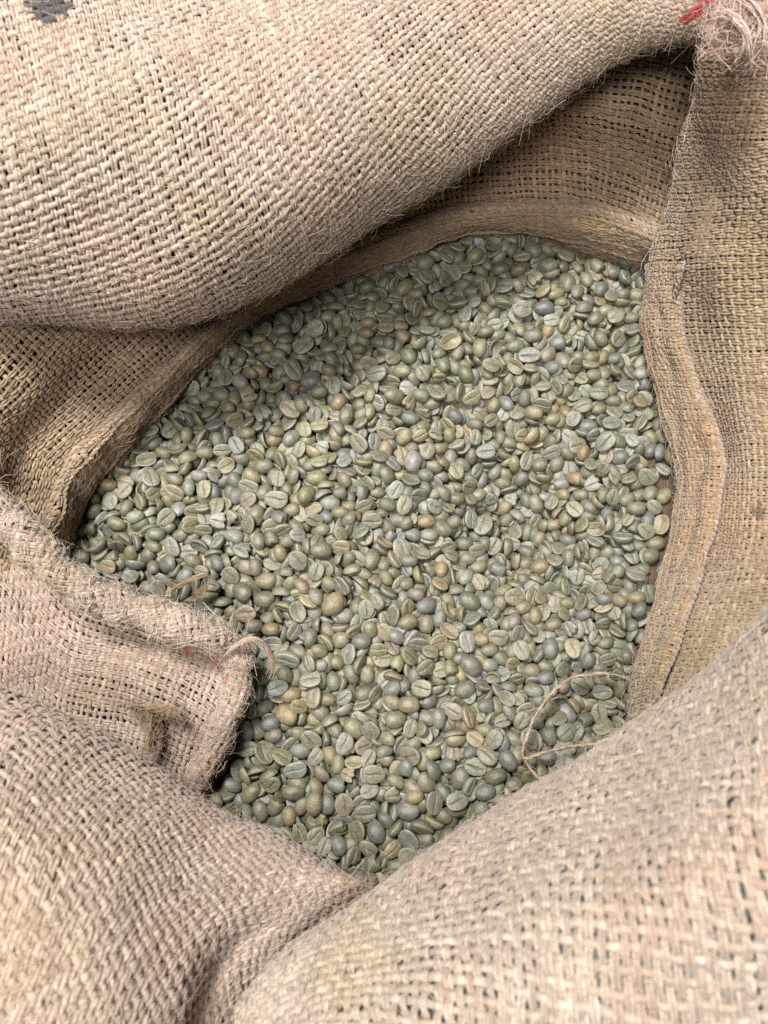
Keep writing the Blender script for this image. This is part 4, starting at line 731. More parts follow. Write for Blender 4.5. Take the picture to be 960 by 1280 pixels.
  -793,603,-33,54,-22,-94,86,36,-727,569,-44,28,7,183,90,30,-576,575,-47,-41,28,60,92,12,-455,571,-37,36,-283,109,94,42,-341,595,-43,220,186,-54,99,54,-128,557,-65,40,-14,-69,94,10,
  9,589,-82,-10,47,-273,93,7,322,630,-181,14,4,233,88,11,547,650,-217,72,-43,-22,87,11,597,634,-252,91,280,84,86,26,638,667,-252,-72,-20,-45,80,27,699,663,-251,-6,-54,-29,85,2,
  860,599,-208,-218,183,-29,94,6,920,605,-186,35,-14,-54,91,57,1105,541,-178,55,-33,-242,95,5,-1301,638,-54,44,-27,12,93,3,-1152,650,-76,-72,-18,216,86,11,-1047,699,-52,-170,218,-92,89,14,
  -957,672,-58,-70,-244,-157,79,17,-785,673,-37,-4,-17,153,87,20,-473,686,-44,-4,-59,291,90,12,161,682,-133,248,-125,-46,94,1,358,740,-204,-27,278,-70,88,13,528,703,-239,94,-25,-152,94,47,
  564,694,-267,-144,-27,162,91,47,638,713,-288,-1,83,-113,82,47,746,686,-267,-86,112,-173,90,11,756,660,-240,-131,-148,39,87,5,878,687,-220,19,-47,-153,92,49,922,696,-216,2,-132,-40,89,25,
  966,683,-219,226,186,25,89,30,1003,739,-194,-87,219,16,89,2,-1194,750,-40,-16,-98,89,91,6,-1041,801,-57,15,-38,-83,90,6,-834,777,-25,287,91,37,91,2,-703,775,-41,11,39,-1,88,40,
  -525,807,-44,51,306,20,84,3,-522,714,-14,-24,73,205,88,17,-347,780,-37,-114,5,2,90,3,-80,778,-21,-16,-3,168,92,0,167,755,-142,-106,-252,44,98,3,527,780,-284,101,-53,-224,89,4,
  567,758,-299,-81,-39,5,91,5,663,790,-288,15,-31,19,84,40,718,757,-302,54,73,219,85,1,1053,798,-169,-82,29,-280,86,4,1136,772,-160,-281,75,-45,89,5,-1318,842,-91,214,221,10,85,12,
  -1233,856,-44,59,59,91,93,57,-1028,858,-41,119,254,-35,93,0,-914,849,-59,145,-240,-31,84,33,-874,823,-49,228,144,91,92,30,-737,820,-44,113,-25,-28,82,14,-605,883,-39,-13,-59,278,87,45,
  -488,872,0,73,42,76,89,31,-277,811,-22,280,-11,53,89,2,53,835,-100,-5,7,136,85,55,362,855,-226,124,-14,2,95,46,448,839,-263,-254,57,-20,91,7,574,842,-314,268,5,107,87,17,
  787,835,-291,219,-154,-48,96,9,865,876,-259,88,32,43,93,27,964,880,-215,-12,31,-170,97,33,1005,824,-192,134,160,-204,89,1,1162,817,-145,-32,-25,-2,90,6,-1189,894,-68,-45,253,40,86,15,
  -1072,985,-38,-81,38,-144,85,19,-756,983,-42,3,15,23,92,4,-692,983,-53,220,208,6,89,53,-447,990,-37,39,23,-54,92,11,-320,912,-47,260,168,-2,90,41,-5,906,-80,236,71,-51,83,3,
  84,962,-108,95,-13,-87,79,2,386,973,-216,73,256,-38,94,7,435,953,-275,88,53,13,98,0,511,908,-263,122,93,-190,95,13,595,926,-302,-71,-9,134,79,53,653,916,-303,26,12,40,95,47,
  772,944,-278,-24,86,-33,83,7,855,932,-247,55,-269,-8,89,48,962,944,-218,82,-83,-280,86,16,1022,947,-189,-107,270,-69,83,0,991,880,-182,-110,97,-67,86,2,-1226,1041,-46,-42,-64,125,90,17,
  -841,1051,-29,29,-292,8,90,13,-778,1022,-47,111,5,18,96,6,-616,1068,-52,-36,12,-119,82,30,-537,1039,-35,117,-25,-86,90,37,-347,1015,-43,43,42,246,88,6,-60,991,-73,-44,31,-70,87,8,
  250,980,-144,6,-2,31,85,31,319,1053,-177,287,1,53,91,11,451,1003,-262,-252,28,-57,87,57,545,1010,-275,200,142,97,85,36,634,1004,-300,-22,79,135,90,3,792,981,-264,-62,72,72,83,24,
  883,1005,-208,-127,265,-25,84,36,948,1029,-186,-270,135,-31,99,12,-806,1139,-65,47,-25,-174,86,3,-704,1178,-52,153,104,136,86,0,-649,1181,-43,-3,2,-3,86,37,-499,1163,-29,241,143,-62,88,1,
  -412,1154,-48,61,-19,-214,90,0,-361,1123,-39,-206,170,54,90,10,-174,1172,-55,64,-262,72,93,31,-57,1180,-71,77,-47,267,86,10,129,1102,-97,257,58,153,90,7,230,1058,-124,-9,-90,238,92,36,
  319,1109,-160,-71,-12,-159,85,1,352,1094,-204,129,39,-22,91,14,470,1057,-230,27,277,-15,88,57,621,1060,-286,-268,18,-116,87,3,691,1085,-273,-85,42,-154,94,3,776,1087,-253,286,-12,-53,90,19,
  811,1055,-229,-23,-61,299,85,47,1033,1080,-149,15,-5,162,94,6,1052,1045,-129,10,-296,-36,91,6,-1038,1160,-51,274,-80,103,86,5,-557,1258,-68,-49,-17,84,90,34,-233,1296,-34,48,-104,293,91,5,
  -142,1299,-70,-103,-256,86,87,12,-46,1243,-73,126,-224,-45,89,30,10,1176,-92,-89,-285,-2,79,34,204,1173,-125,143,62,-63,86,31,455,1159,-208,-21,72,254,92,51,689,1168,-230,19,-105,-142,93,5,
  922,1171,-157,-4,78,284,82,43,1014,1150,-145,-38,-41,-288,90,43,1165,1158,-128,57,3,-67,96,14,1305,1183,-105,138,113,118,89,23,-1025,1333,-88,-203,181,-21,87,19,-939,1342,-60,3,-55,176,84,5,
  -858,1312,-81,36,-161,-214,89,47,-709,1292,-58,-272,-75,40,98,15,-383,1305,-65,-30,139,-245,93,31,-47,1312,-80,10,-43,-220,84,37,17,1326,-86,26,61,269,82,1,86,1298,-101,-215,-196,23,85,7,
  353,1290,-156,62,-280,-61,90,6,491,1202,-163,-23,125,262,91,50,537,1215,-204,53,35,268,87,6,746,1248,-213,30,294,73,83,14,837,1254,-163,-45,40,188,94,52,872,1213,-168,296,56,61,88,51,
  966,1210,-150,-136,16,174,100,1,1057,1275,-113,-1,30,-142,87,34,1189,1254,-131,29,-6,16,92,34,-936,1472,-102,-3,-53,-205,90,4,-697,1387,-85,87,79,122,94,46,-636,1479,-63,196,-210,-91,90,51,
  -368,1431,-57,-219,-217,-30,85,55,-133,1467,-83,20,-43,-195,86,3,1,1378,-79,-47,-14,-305,92,5,85,1400,-97,-254,-157,17,85,42,239,1424,-105,6,-53,244,92,5,329,1406,-127,13,-300,-19,87,1,
  512,1313,-168,176,-198,-58,87,16,583,1378,-163,-222,200,45,87,44,648,1253,-168,230,-16,-44,88,17,689,1324,-168,-50,-105,42,89,7,829,1346,-153,116,250,-10,89,25,1126,1470,-128,-243,145,21,87,47,
  914,1296,-161,-229,205,-55,82,7,-649,1510,-83,-300,-26,28,81,35,-81,1509,-68,20,-51,302,86,2,35,1517,-85,284,112,-69,88,23,222,1548,-91,-270,-120,77,88,2,277,1531,-93,61,-67,53,80,6,
  485,1464,-120,-305,21,-53,92,13,533,1440,-138,-171,246,19,90,0,623,1395,-115,-13,1,86,87,5,833,1495,-130,-12,-60,212,98,4,899,1459,-134,-62,-13,42,89,6,-780,1586,-109,-18,-48,-78,96,50,
  -692,1644,-116,-143,14,-4,82,12,-661,1611,-92,37,-33,2,80,37,-554,1575,-114,34,-42,-128,81,21,-537,1641,-85,-9,22,-52,82,33,-86,1601,-73,93,-285,-88,92,37,229,1650,-70,46,-43,-99,89,35,
  317,1543,-89,104,-91,-7,87,2,348,1568,-107,-158,-265,-20,89,1,460,1600,-88,-168,246,-63,84,1,776,1542,-120,31,-25,-193,100,7,863,1551,-122,0,-38,-22,90,47,924,1567,-134,-14,-41,-221,80,16,
  1164,1612,-177,-94,-291,5,89,3,1230,1603,-155,57,296,14,93,59,-733,1680,-102,180,116,92,92,1,-290,1662,-61,-64,-15,-254,91,13,-169,1658,-71,-27,-80,167,88,17,204,1721,-62,73,37,-237,95,36,
  442,1642,-78,-139,-32,-156,78,5,601,1706,-82,102,-136,-33,85,3,764,1699,-82,5,29,-226,80,25,859,1657,-118,-46,-50,-223,90,14,1008,1654,-134,111,243,-106,86,5,1224,1660,-183,16,35,290,78,35,
  -612,1700,-118,-35,20,-125,101,2,-536,1762,-93,-23,-29,125,96,4,-436,1740,-107,112,-74,-120,90,5,-291,1784,-96,-79,-98,67,89,45,-190,1789,-92,233,69,11,92,6,38,1800,-68,7,27,167,88,4,
  203,1768,-93,9,-49,-268,88,53,275,1766,-85,37,-205,210,81,32,443,1703,-96,-5,-31,-183,88,16,522,1751,-96,-57,45,-267,88,51,616,1807,-82,-160,-64,-239,91,35,816,1810,-91,232,185,48,90,33,
  971,1751,-130,-49,-12,219,95,37,1113,1732,-156,-299,16,-44,95,2,-483,1856,-82,68,18,284,96,0,-375,1824,-105,272,139,-46,94,47,-228,1837,-106,238,-202,0,89,1,82,1852,-67,-253,-1,-9,94,6,
  206,1846,-76,17,-42,156,78,25,304,1894,-91,228,98,-7,84,44,332,1845,-98,-294,109,1,92,3,474,1881,-74,7,21,-191,92,35,542,1911,-85,83,-130,270,94,32,720,1860,-101,-36,55,256,83,4,
  870,1871,-81,-47,18,255,87,34,1090,1832,-145,-4,59,87,89,48,1211,1875,-147,-48,-41,-139,92,2,-236,2022,-100,36,14,3,82,53,-210,1975,-99,-70,-47,289,80,32,-77,1937,-88,-70,287,89,102,27,
  92,1991,-69,30,20,-35,94,12,528,1980,-89,-196,117,-10,83,42,683,1993,-61,-16,39,282,97,34,972,1923,-87,48,-30,-78,87,5,-156,2052,-98,-31,-38,235,82,18,526,2030,-91,122,237,75,89,54,
  862,2006,-88,48,-96,-3,83,14,1096,1975,-126,258,144,67,95,10,98,2137,-90,-52,-140,208,88,33,148,2161,-88,-53,-283,-79,99,14,431,2155,-76,22,36,256,88,3,676,2170,-91,-266,107,48,92,2,
  774,2119,-78,-12,-4,-29,97,2,857,2092,-89,284,-4,92,88,5,1197,2135,-120,-199,237,20,90,6,677,2285,-57,105,-57,-147,82,30,829,2261,-96,-5,-56,284,91,1,-30,-582,-82,-1,-1,-45,95,3,
  -272,-690,-77,-57,298,27,93,46,-224,-745,-102,-126,208,-42,80,17,-124,-765,-93,135,171,78,94,39,44,-783,-103,-264,97,42,85,4,120,-707,-89,-71,-114,183,87,10,-419,-562,-90,-111,148,-29,89,35,
  -441,-612,-79,-35,35,184,83,31,-282,-619,-93,17,-69,-130,97,57,-136,-650,-82,-179,85,-4,87,0,-118,-601,-83,-254,-140,1,85,2,44,-569,-72,-131,36,25,93,38,58,-677,-91,38,23,69,80,4,
  171,-616,-84,-68,250,-5,91,6,239,-659,-88,-58,-37,-187,85,9,341,-654,-80,303,30,55,89,32,-541,-407,-81,-153,-70,49,86,5,-533,-532,-113,-297,74,-1,86,15,-468,-523,-72,6,49,-139,84,13,
  -373,-547,-95,30,-26,-196,84,7,-304,-544,-84,2,-65,169,83,16,-219,-543,-66,-13,20,165,92,34,15,-516,-73,-16,84,-167,92,13,87,-533,-77,-19,-25,5,92,33,201,-500,-104,266,-59,-49,97,0,
  279,-605,-73,152,-162,4,86,47,351,-553,-74,71,8,284,92,16,494,-576,-102,-33,-36,53,81,36,456,-375,-74,-32,86,157,83,3,-730,-470,-97,-35,34,137,93,28,-701,-379,-92,-144,-76,247,82,6,
  -438,-391,-101,31,-247,6,80,34,-437,-447,-80,-67,-27,85,87,2,-379,-417,-59,-3,-109,224,88,15,-331,-442,-82,224,185,37,88,6,-200,-412,-80,13,29,127,88,0,-66,-463,-84,46,-63,-261,90,6,
  12,-436,-64,141,-273,-9,94,0,128,-489,-74,-10,-293,-97,85,43,142,-418,-96,159,188,43,93,15,293,-431,-102,64,-50,244,87,3,334,-421,-76,-10,-59,192,82,12,431,-486,-88,137,87,-50,87,7,
  541,-420,-91,59,41,35,87,7,646,-474,-98,101,258,-127,81,8,-849,-351,-75,-1,12,130,83,1,-745,-372,-77,45,18,212,89,3,-681,-339,-68,-41,56,-89,95,4,-374,-328,-87,39,68,231,77,6,
  -249,-370,-74,36,-76,-43,96,16,-193,-326,-82,-13,308,33,88,13,-112,-339,-91,-18,-310,10,96,21,28,-316,-119,30,-26,-160,72,10,50,-395,-95,-2,237,37,90,3,201,-324,-83,-23,-29,-3,83,16,
  260,-360,-84,178,245,42,92,7,392,-309,-92,285,-54,-71,85,1,451,-318,-76,22,-25,39,85,55,570,-354,-70,-156,-148,84,91,10,653,-386,-83,-274,-92,-29,90,0,843,-314,-121,-136,-281,34,85,4,
  779,-194,-93,-2,29,-23,84,45,-804,-324,-64,22,37,184,90,7,-744,-296,-80,2,30,-271,91,4,-674,-266,-79,-73,289,-52,85,14,-548,-229,-73,223,212,-49,86,2,-467,-272,-72,-47,-24,-64,90,5,
  -298,-260,-79,113,-168,-145,92,4,-171,-260,-83,-59,-39,247,92,0,19,-241,-77,13,-9,-10,95,42,88,-250,-89,3,24,-131,82,12,289,-272,-94,-122,221,129,82,6,546,-251,-94,-226,-183,55,93,8,
  670,-238,-89,-63,0,-262,89,30,793,-223,-122,250,-97,64,78,8,901,-139,-152,-17,-15,254,84,3,-882,-139,-95,-60,15,-192,88,26,-628,-185,-69,22,-99,-188,83,39,-370,-145,-69,34,-39,-42,86,0,
  -319,-218,-86,139,41,-192,78,1,-185,-185,-78,-259,159,-21,97,34,-88,-203,-83,13,14,176,82,39,1,-138,-108,18,-51,303,95,1,51,-177,-69,29,-14,139,87,10,210,-170,-83,40,20,-16,91,1,
  321,-122,-80,-203,222,13,86,4,392,-199,-84,134,62,-5,90,3,458,-130,-89,239,-194,-27,87,54,550,-183,-84,68,46,-50,89,17,777,-149,-105,-30,-287,6,82,3,843,-74,-115,-262,146,-9,85,3,
  973,-154,-151,-61,4,-60,87,10,-853,-14,-86,126,-47,234,75,13,-730,-86,-50,-33,-143,-276,88,0,-637,-31,-77,47,-237,24,88,6,-569,-103,-71,-20,113,270,94,41,-505,-127,-71,43,53,152,93,15,
  -354,-33,-73,-179,-3,17,91,6,-259,-90,-72,-23,40,-268,95,40,-191,-119,-88,-245,-5,-4,87,2,58,-103,-104,-15,261,39,83,32,207,-73,-77,-94,11,62,87,44,282,-42,-55,1,164,-229,92,45,
  466,-53,-80,0,-34,132,88,4,561,-15,-97,-26,-293,-20,87,16,619,-61,-108,-13,-6,194,89,13,730,18,-114,-62,18,87,80,34,825,-19,-147,-38,-308,34,91,35,950,0,-183,-144,-111,219,89,5,
  993,-57,-186,245,-133,12,84,35,-755,-26,-68,233,-37,83,89,10,-738,45,-76,167,191,146,88,41,-634,10,-54,75,42,260,82,40,-393,1,-67,-299,-27,57,87,7,-282,23,-75,-39,303,-4,85,17,
  -62,40,-83,-12,13,4,76,3,104,3,-76,-11,-17,223,90,7,205,44,-93,-53,-224,-74,85,34,245,0,-85,87,194,119,86,38,398,39,-110,23,-39,-221,93,9,556,39,-117,-8,-6,105,89,32,
  952,86,-177,-27,85,266,88,0,-689,152,-50,-171,-12,-35,89,0,-603,65,-71,-41,260,-109,90,52,-504,62,-63,119,238,53,86,13,-431,119,-60,-55,-9,-247,98,45,-402,58,-67,-45,25,-79,80,6,
  -306,75,-72,50,305,-11,81,21,-146,119,-68,-183,-233,-8,90,0,-102,119,-105,-272,127,0,85,22,16,78,-70,-63,12,-108,85,7,111,121,-74,-99,27,-118,87,2,247,83,-77,-57,-8,89,84,7,
  417,105,-75,-114,-57,51,94,48,546,107,-96,-9,26,256,91,10,566,102,-130,17,26,-237,94,31,712,152,-131,54,-81,-167,90,34,736,99,-146,105,-11,22,89,19,881,182,-184,42,80,143,94,9,
  1033,108,-216,102,25,-178,80,41,-751,201,-80,60,52,290,89,33,-590,242,-49,112,-219,-111,92,31,-535,187,-58,-152,-267,-10,93,16,-402,247,-50,11,279,22,84,15,-173,198,-74,180,-238,0,91,14,
  -97,186,-92,-68,-112,167,82,2,12,180,-63,-10,12,-238,96,4,103,221,-73,-66,65,-141,83,15,214,204,-103,29,18,20,91,7,290,255,-108,87,57,287,85,36,418,274,-111,263,-104,-99,87,10,
  545,298,-139,-100,243,-3,87,31,683,235,-142,52,285,45,92,0,736,205,-179,-166,196,-36,89,5,982,181,-202,-215,140,35,83,42,1054,232,-209,-14,249,-130,85,9,-874,497,-57,26,134,272,87,31,
  -905,448,-54,235,14,158,87,36,-752,259,-82,-10,-60,267,86,46,-685,261,-49,-254,160,73,84,14,-556,297,-26,26,-40,-26,83,11,-66,249,-68,182,228,43,88,16,92,290,-76,291,-10,-31,85,7,
  247,300,-89,-12,28,283,81,11,463,406,-131,8,-56,190,86,4,549,370,-139,-219,-208,46,83,3,624,321,-146,213,217,-20,87,14,717,365,-171,306,66,-22,90,50,768,346,-175,-188,-50,20,81,43,
  819,337,-187,-136,249,-51,89,47,906,258,-186,-1,-23,127,90,23,-1071,748,-77,-196,242,1,91,54,-1045,405,-56,101,68,-11,88,19,-995,531,-45,7,-60,-181,80,56,-759,513,-57,46,-73,281,92,3,
  -825,334,-54,-15,7,-244,86,47,-553,349,-34,-15,155,-190,93,0,-466,374,-29,18,-90,-278,94,16,-373,387,-41,-23,20,-39,85,23,-158,353,-56,201,-192,10,88,34,-113,405,-44,55,8,129,95,7,
  3,424,-57,-18,62,-104,89,17,202,438,-110,257,-44,7,91,37,351,380,-131,26,38,73,89,19,441,498,-145,-3,-8,-229,88,4,497,441,-155,110,-273,62,82,4,574,430,-149,-66,-301,26,91,46,
  776,373,-205,-252,-1,11,93,49,833,416,-196,-5,8,-60,87,32,1037,362,-212,-59,53,24,92,35,1119,365,-199,-67,148,-140,93,46,-1095,629,-47,-83,170,-147,85,32,-1208,622,-73,30,-4,275,86,5,
  -1040,439,-73,-11,-172,258,93,8,-903,544,-45,77,-221,-25,83,27,-830,524,-49,24,18,28,80,1,-760,454,-40,177,-246,18,83,5,-681,496,-17,202,9,-2,88,5,-536,480,-26,-62,-27,110,87,59,
  -117,481,-44,203,-236,11,89,4,94,526,-80,-202,-147,130,93,35,133,511,-112,171,-245,0,91,43,221,505,-113,46,-71,121,83,10,347,545,-157,-106,117,-97,92,1,530,565,-172,-288,-62,-5,91,13,
  599,547,-174,-13,-67,162,88,33,654,542,-189,-42,25,-193,93,10,788,497,-199,-11,-19,-98,85,8,966,452,-193,28,-38,299,85,3,-1280,521,-66,-221,67,-98,86,14,-1292,718,-70,-27,-126,-276,81,21,
  -1091,735,-45,-137,251,-17,91,47,-1007,619,-47,-4,-42,157,93,0,-919,626,-49,108,197,-5,91,49,-841,616,-23,-267,-5,-67,91,4,-739,512,-29,-252,-45,30,88,13,-643,554,-30,242,178,-22,90,34,
  -393,614,-31,28,47,-258,87,36,-303,537,-38,268,-11,40,94,38,-59,547,-71,48,283,-28,91,32,20,545,-60,85,92,264,91,1,302,626,-141,-96,81,-121,92,40,589,604,-219,169,-46,8,88,3,
  639,625,-229,-78,-257,-58,83,2,775,624,-223,-7,62,-194,89,9,846,549,-185,77,-67,-65,91,38,1056,544,-167,231,121,30,92,4,-1240,687,-61,192,-224,65,91,57,-1141,775,-39,33,296,79,86,7,
  -935,710,-25,-38,25,-242,87,10,-852,667,-39,-80,-59,-18,86,2,-740,619,-21,71,282,-41,85,40,-669,712,-37,-179,127,-69,90,6,-558,663,-13,-40,-120,276,86,5,-477,655,-18,12,37,287,84,3,
  -310,646,-12,92,12,-139,91,0,-216,617,-48,114,102,201,98,3,-33,655,-51,6,43,95,89,7,200,658,-107,-48,18,-258,88,6,257,677,-133,21,6,-143,94,15,437,715,-202,-265,-54,15,85,35,
  605,726,-242,132,100,119,100,16,714,725,-257,79,-56,-173,85,1,806,711,-242,-28,-37,15,84,3,1066,606,-188,24,284,28,93,3,952,745,-194,-183,232,-16,79,47,-1291,747,-45,55,116,164,85,16,
  -1253,789,-52,29,-29,-47,96,12,-1134,825,-40,45,-26,77,84,13,-1072,798,-35,-20,-33,-58,88,12,-882,746,-47,-178,82,-130,83,54,-782,802,-44,68,257,-111,81,40,-583,720,-20,19,7,-114,83,0,
  -466,778,-35,72,111,179,89,15,-359,721,-15,-49,74,-108,88,17,-215,767,-51,-11,11,-15,91,11,-11,783,-78,-58,174,-244,85,13,122,808,-92,299,-33,-5,90,34,231,780,-135,-28,-47,10,88,12,
  344,817,-209,97,-35,-295,91,0,459,794,-229,-236,-185,-10,87,3,597,806,-278,-72,-54,301,90,41,742,760,-270,99,165,153,95,5,762,787,-262,106,-115,-65,84,45,860,759,-230,-8,0,-242,86,50,
  979,796,-210,89,292,-53,90,0,1106,720,-160,-22,28,192,91,6,1139,662,-156,265,-1,40,94,5,-1284,872,-59,125,186,54,91,1,-1196,816,-47,52,28,-220,82,33,-1027,892,-22,205,89,-20,84,55,
  -959,860,-30,44,38,124,90,33,-831,887,-21,82,-71,257,91,2,-629,813,-14,-56,130,228,84,3,-591,831,-35,113,-29,-40,85,17,-361,824,-33,1,288,100,94,0,-263,870,-24,57,261,2,92,36,
  -210,894,-55,204,-219,-22,87,0,-103,834,-59,272,-122,43,87,5,112,870,-101,58,-24,-264,90,15,205,866,-130,-12,46,65,88,36,412,831,-250,-249,0,-111,83,32,515,850,-267,121,-74,-208,90,33,
  561,890,-317,-114,-58,-94,89,2,663,864,-282,168,118,110,88,7,708,852,-287,123,-272,-68,82,5,809,848,-266,63,-218,16,84,7,855,821,-241,274,-38,-25,90,39,917,828,-217,-233,-38,-52,84,7,
  1097,839,-163,238,-172,-7,88,14,-1186,868,-24,-73,183,-221,92,7,-1096,951,-38,-95,24,-84,84,9,-1105,996,-75,20,-57,-262,87,19,-1029,933,-38,119,165,-93,85,34,-834,912,-48,112,12,31,88,10,
  -794,948,-25,85,263,88,82,15,-549,925,-16,-4,22,194,87,12,-392,998,-14,56,-36,-206,86,12,-312,973,-28,-15,67,-238,89,15,-122,1011,-62,-6,-36,225,86,13,-6,955,-82,-25,-17,47,81,2,
  64,907,-105,-22,16,76,91,2,295,964,-163,-24,-45,-146,88,40,333,930,-184,55,-296,-33,88,34,355,919,-216,18,12,180,91,46,476,935,-263,-164,169,-203,86,6,572,930,-284,212,98,48,90,1,
  710,919,-284,66,-8,114,84,0,927,924,-196,287,-15,59,90,0,1055,899,-179,-19,25,-148,82,1,1093,928,-158,-117,-124,123,91,7,-1252,1008,-35,-96,233,-13,88,52,-1179,1056,-57,-131,-270,-49,87,11,
  -925,1053,-35,-298,-27,-37,85,30,-830,1000,-25,81,-69,43,84,16,-778,1067,-19,41,19,25,80,47,-718,1054,-49,226,152,73,84,21,-595,1041,-20,-11,6,-128,91,40,-431,1063,-12,57,-113,-141,89,22,
  -318,1022,-23,-60,-80,-268,84,2,-227,1065,-40,-114,-4,207,85,1,-167,1074,-29,-4,98,246,97,31,-117,1062,-69,-46,-295,24,82,57,163,990,-112,226,-68,-86,85,11,151,1047,-126,-74,-35,-262,87,1,
  344,1035,-208,-166,153,-45,92,31,419,997,-243,277,18,110,91,0,510,992,-256,33,-71,-143,86,32,683,968,-280,-1,-7,54,84,45,825,1000,-225,109,-27,-269,90,37,876,1047,-199,165,-7,67,86,8,
  1053,963,-160,-22,-36,-144,81,6,-1141,1169,-70,14,-105,-74,88,45,-989,1068,-43,18,-40,35,86,8,-946,1132,-62,-97,-269,-121,91,38,-853,1131,-47,-257,-127,8,90,7,-760,1179,-53,-58,-83,-104,92,36,
  -708,1117,-40,109,22,-124,95,1,-601,1144,-56,175,218,1,93,0,-439,1178,-23,21,12,-210,88,15,-405,1119,-18,78,0,-115,86,17,-244,1142,-19,-33,45,143,91,16,-125,1154,-39,19,10,164,78,31,
  158,1127,-126,-48,65,-180,85,6,238,1147,-136,-60,-177,-188,86,4,399,1079,-186,38,-103,271,81,4,459,1090,-197,105,-158,-155,91,33,515,1055,-241,-37,-18,212,85,44,586,1064,-246,151,1,29,95,3,
  716,1082,-254,192,-135,-74,93,7,791,1110,-223,-45,48,116,85,46,957,1090,-174,16,13,-288,82,35,946,1120,-149,10,293,-19,92,0,1220,1085,-126,-1,33,-214,86,38,1274,1117,-120,-36,1,-68,81,50,
  -851,1233,-58,191,-173,-13,90,31,-666,1255,-42,26,3,-139,96,38,-605,1239,-40,156,-153,-90,91,0,-273,1232,-32,7,47,-84,89,8,15,1224,-72,-238,39,-65,91,32,74,1272,-64,68,21,26,90,43,
  160,1211,-104,-95,245,-6,90,17,263,1202,-144,-39,53,-191,90,15,576,1132,-223,288,-69,-97,89,10,636,1160,-210,300,-8,52,92,42,733,1143,-200,60,-223,81,86,9,788,1141,-192,78,-62,281,94,0,
  906,1154,-198,105,39,217,77,31,1027,1210,-151,-98,243,99,94,17,1237,1213,-128,-259,-104,15,85,37,1296,1286,-126,-59,-84,182,80,10,-1040,1305,-56,42,16,-113,89,37,-1001,1376,-53,64,-151,-259,85,2,
  -866,1378,-58,-26,19,-56,92,7,-743,1347,-77,-131,26,128,84,37,-635,1353,-49,51,-12,-55,92,4,-541,1321,-53,36,-57,-93,94,33,-494,1292,-39,-112,-51,98,95,11,-363,1352,-31,59,-69,-89,90,2,
  -281,1360,-34,-1,8,198,89,11,-54,1335,-53,-84,-30,133,84,11,64,1340,-75,-126,-15,-121,86,2,143,1279,-78,-224,-179,-23,97,3,294,1325,-90,97,-24,-81,91,10,363,1234,-131,-4,-37,-145,90,5,
  451,1254,-157,72,-78,-99,83,5,531,1262,-196,4,-211,206,82,17,562,1215,-174,-56,78,38,91,10,625,1231,-193,92,192,-110,83,7,718,1280,-184,-3,-42,-224,97,25,802,1287,-146,-45,-84,90,89,7,
  864,1288,-141,7,-54,263,84,55,1279,1415,-133,2,-131,-17,88,4,-914,1407,-91,287,-24,-74,88,13,-656,1389,-84,11,63,-52,83,45,-594,1429,-71,-141,245,44,92,23,-533,1393,-64,4,-12,60,88,34,
  -420,1437,-62,-42,5,181,88,40,-308,1428,-49,-24,14,-4,88,15,-167,1466,-53,-79,29,-102,90,3,-9,1439,-63,-32,-7,174,89,4,220,1365,-107,277,-19,17,87,4,383,1299,-121,-39,-62,188,84,21,
  474,1297,-138,13,-61,-63,83,1,479,1349,-144,4,119,148,80,7,602,1331,-148,24,29,-136,93,5,642,1377,-153,-240,186,-28,94,45,737,1309,-147,263,136,47,89,13,820,1410,-150,-111,269,-13,83,15,
  946,1442,-108,-284,10,56,91,7,1113,1414,-141,-111,-228,15,81,1,1135,1337,-136,-91,-79,42,84,45,-833,1451,-65,-227,55,3,89,5,-812,1488,-80,43,-299,-7,87,1,-700,1487,-94,-63,-252,-10,85,17,
  -540,1482,-79,-270,18,-3,85,4,-509,1543,-100,-24,87,147,86,1,-43,1481,-44,-94,159,-90,86,2,-10,1530,-61,-56,42,-192,78,40,106,1545,-64,-17,-271,-5,90,46,174,1460,-92,97,31,237,87,15,
  294,1448,-109,19,-37,-103,83,8,417,1486,-93,31,-60,-180,84,46,446,1515,-109,-58,-83,147,90,54,563,1397,-127,-1,15,-226,85,52,624,1488,-104,53,39,59,89,33,724,1430,-125,62,-12,-65,87,5,
  817,1465,-118,85,260,90,83,19,974,1539,-135,-94,-4,-110,80,35,1015,1476,-118,-31,-23,-137,86,7,1145,1534,-133,-27,-33,-309,97,32,1257,1493,-154,-50,-253,18,88,33,-746,1633,-75,-20,-69,117,86,31,
  -486,1594,-83,-271,-112,6,94,3,-380,1602,-72,-82,3,272,86,7,-328,1615,-73,-228,209,15,90,45,-252,1582,-70,256,-91,-6,91,2,-54,1570,-58,40,-25,114,89,15,9,1600,-61,-98,298,-10,93,6,
  266,1596,-73,240,164,24,93,16,375,1612,-78,-213,154,-31,86,44,496,1517,-117,-260,-7,-19,82,7,639,1543,-125,-246,186,24,81,15,833,1559,-98,-31,23,203,82,43,924,1613,-119,-84,-72,262,85,9,
  1058,1569,-131,-266,-63,35,93,46,1128,1599,-143,-23,25,-54,85,41,1182,1558,-165,33,-9,42,86,18,-732,1741,-107,111,-205,98,88,51,-628,1646,-79,-42,-108,-268,86,17,-482,1664,-94,101,276,4,90,16,
  -399,1667,-81,300,-50,10,105,3,-343,1699,-77,-38,-28,-95,88,34,-234,1676,-87,40,238,82,91,44,-76,1690,-71,-143,259,23,84,10,-32,1663,-80,91,-14,156,91,10,269,1670,-78,75,244,40,91,11,
  404,1666,-94,79,88,160,93,18,554,1699,-83,-94,135,173,90,2,721,1643,-103,5,261,-15,85,7,871,1697,-96,-136,63,-2,87,5,1019,1712,-136,-271,126,-65,92,3,1146,1674,-140,-29,-71,234,95,14,
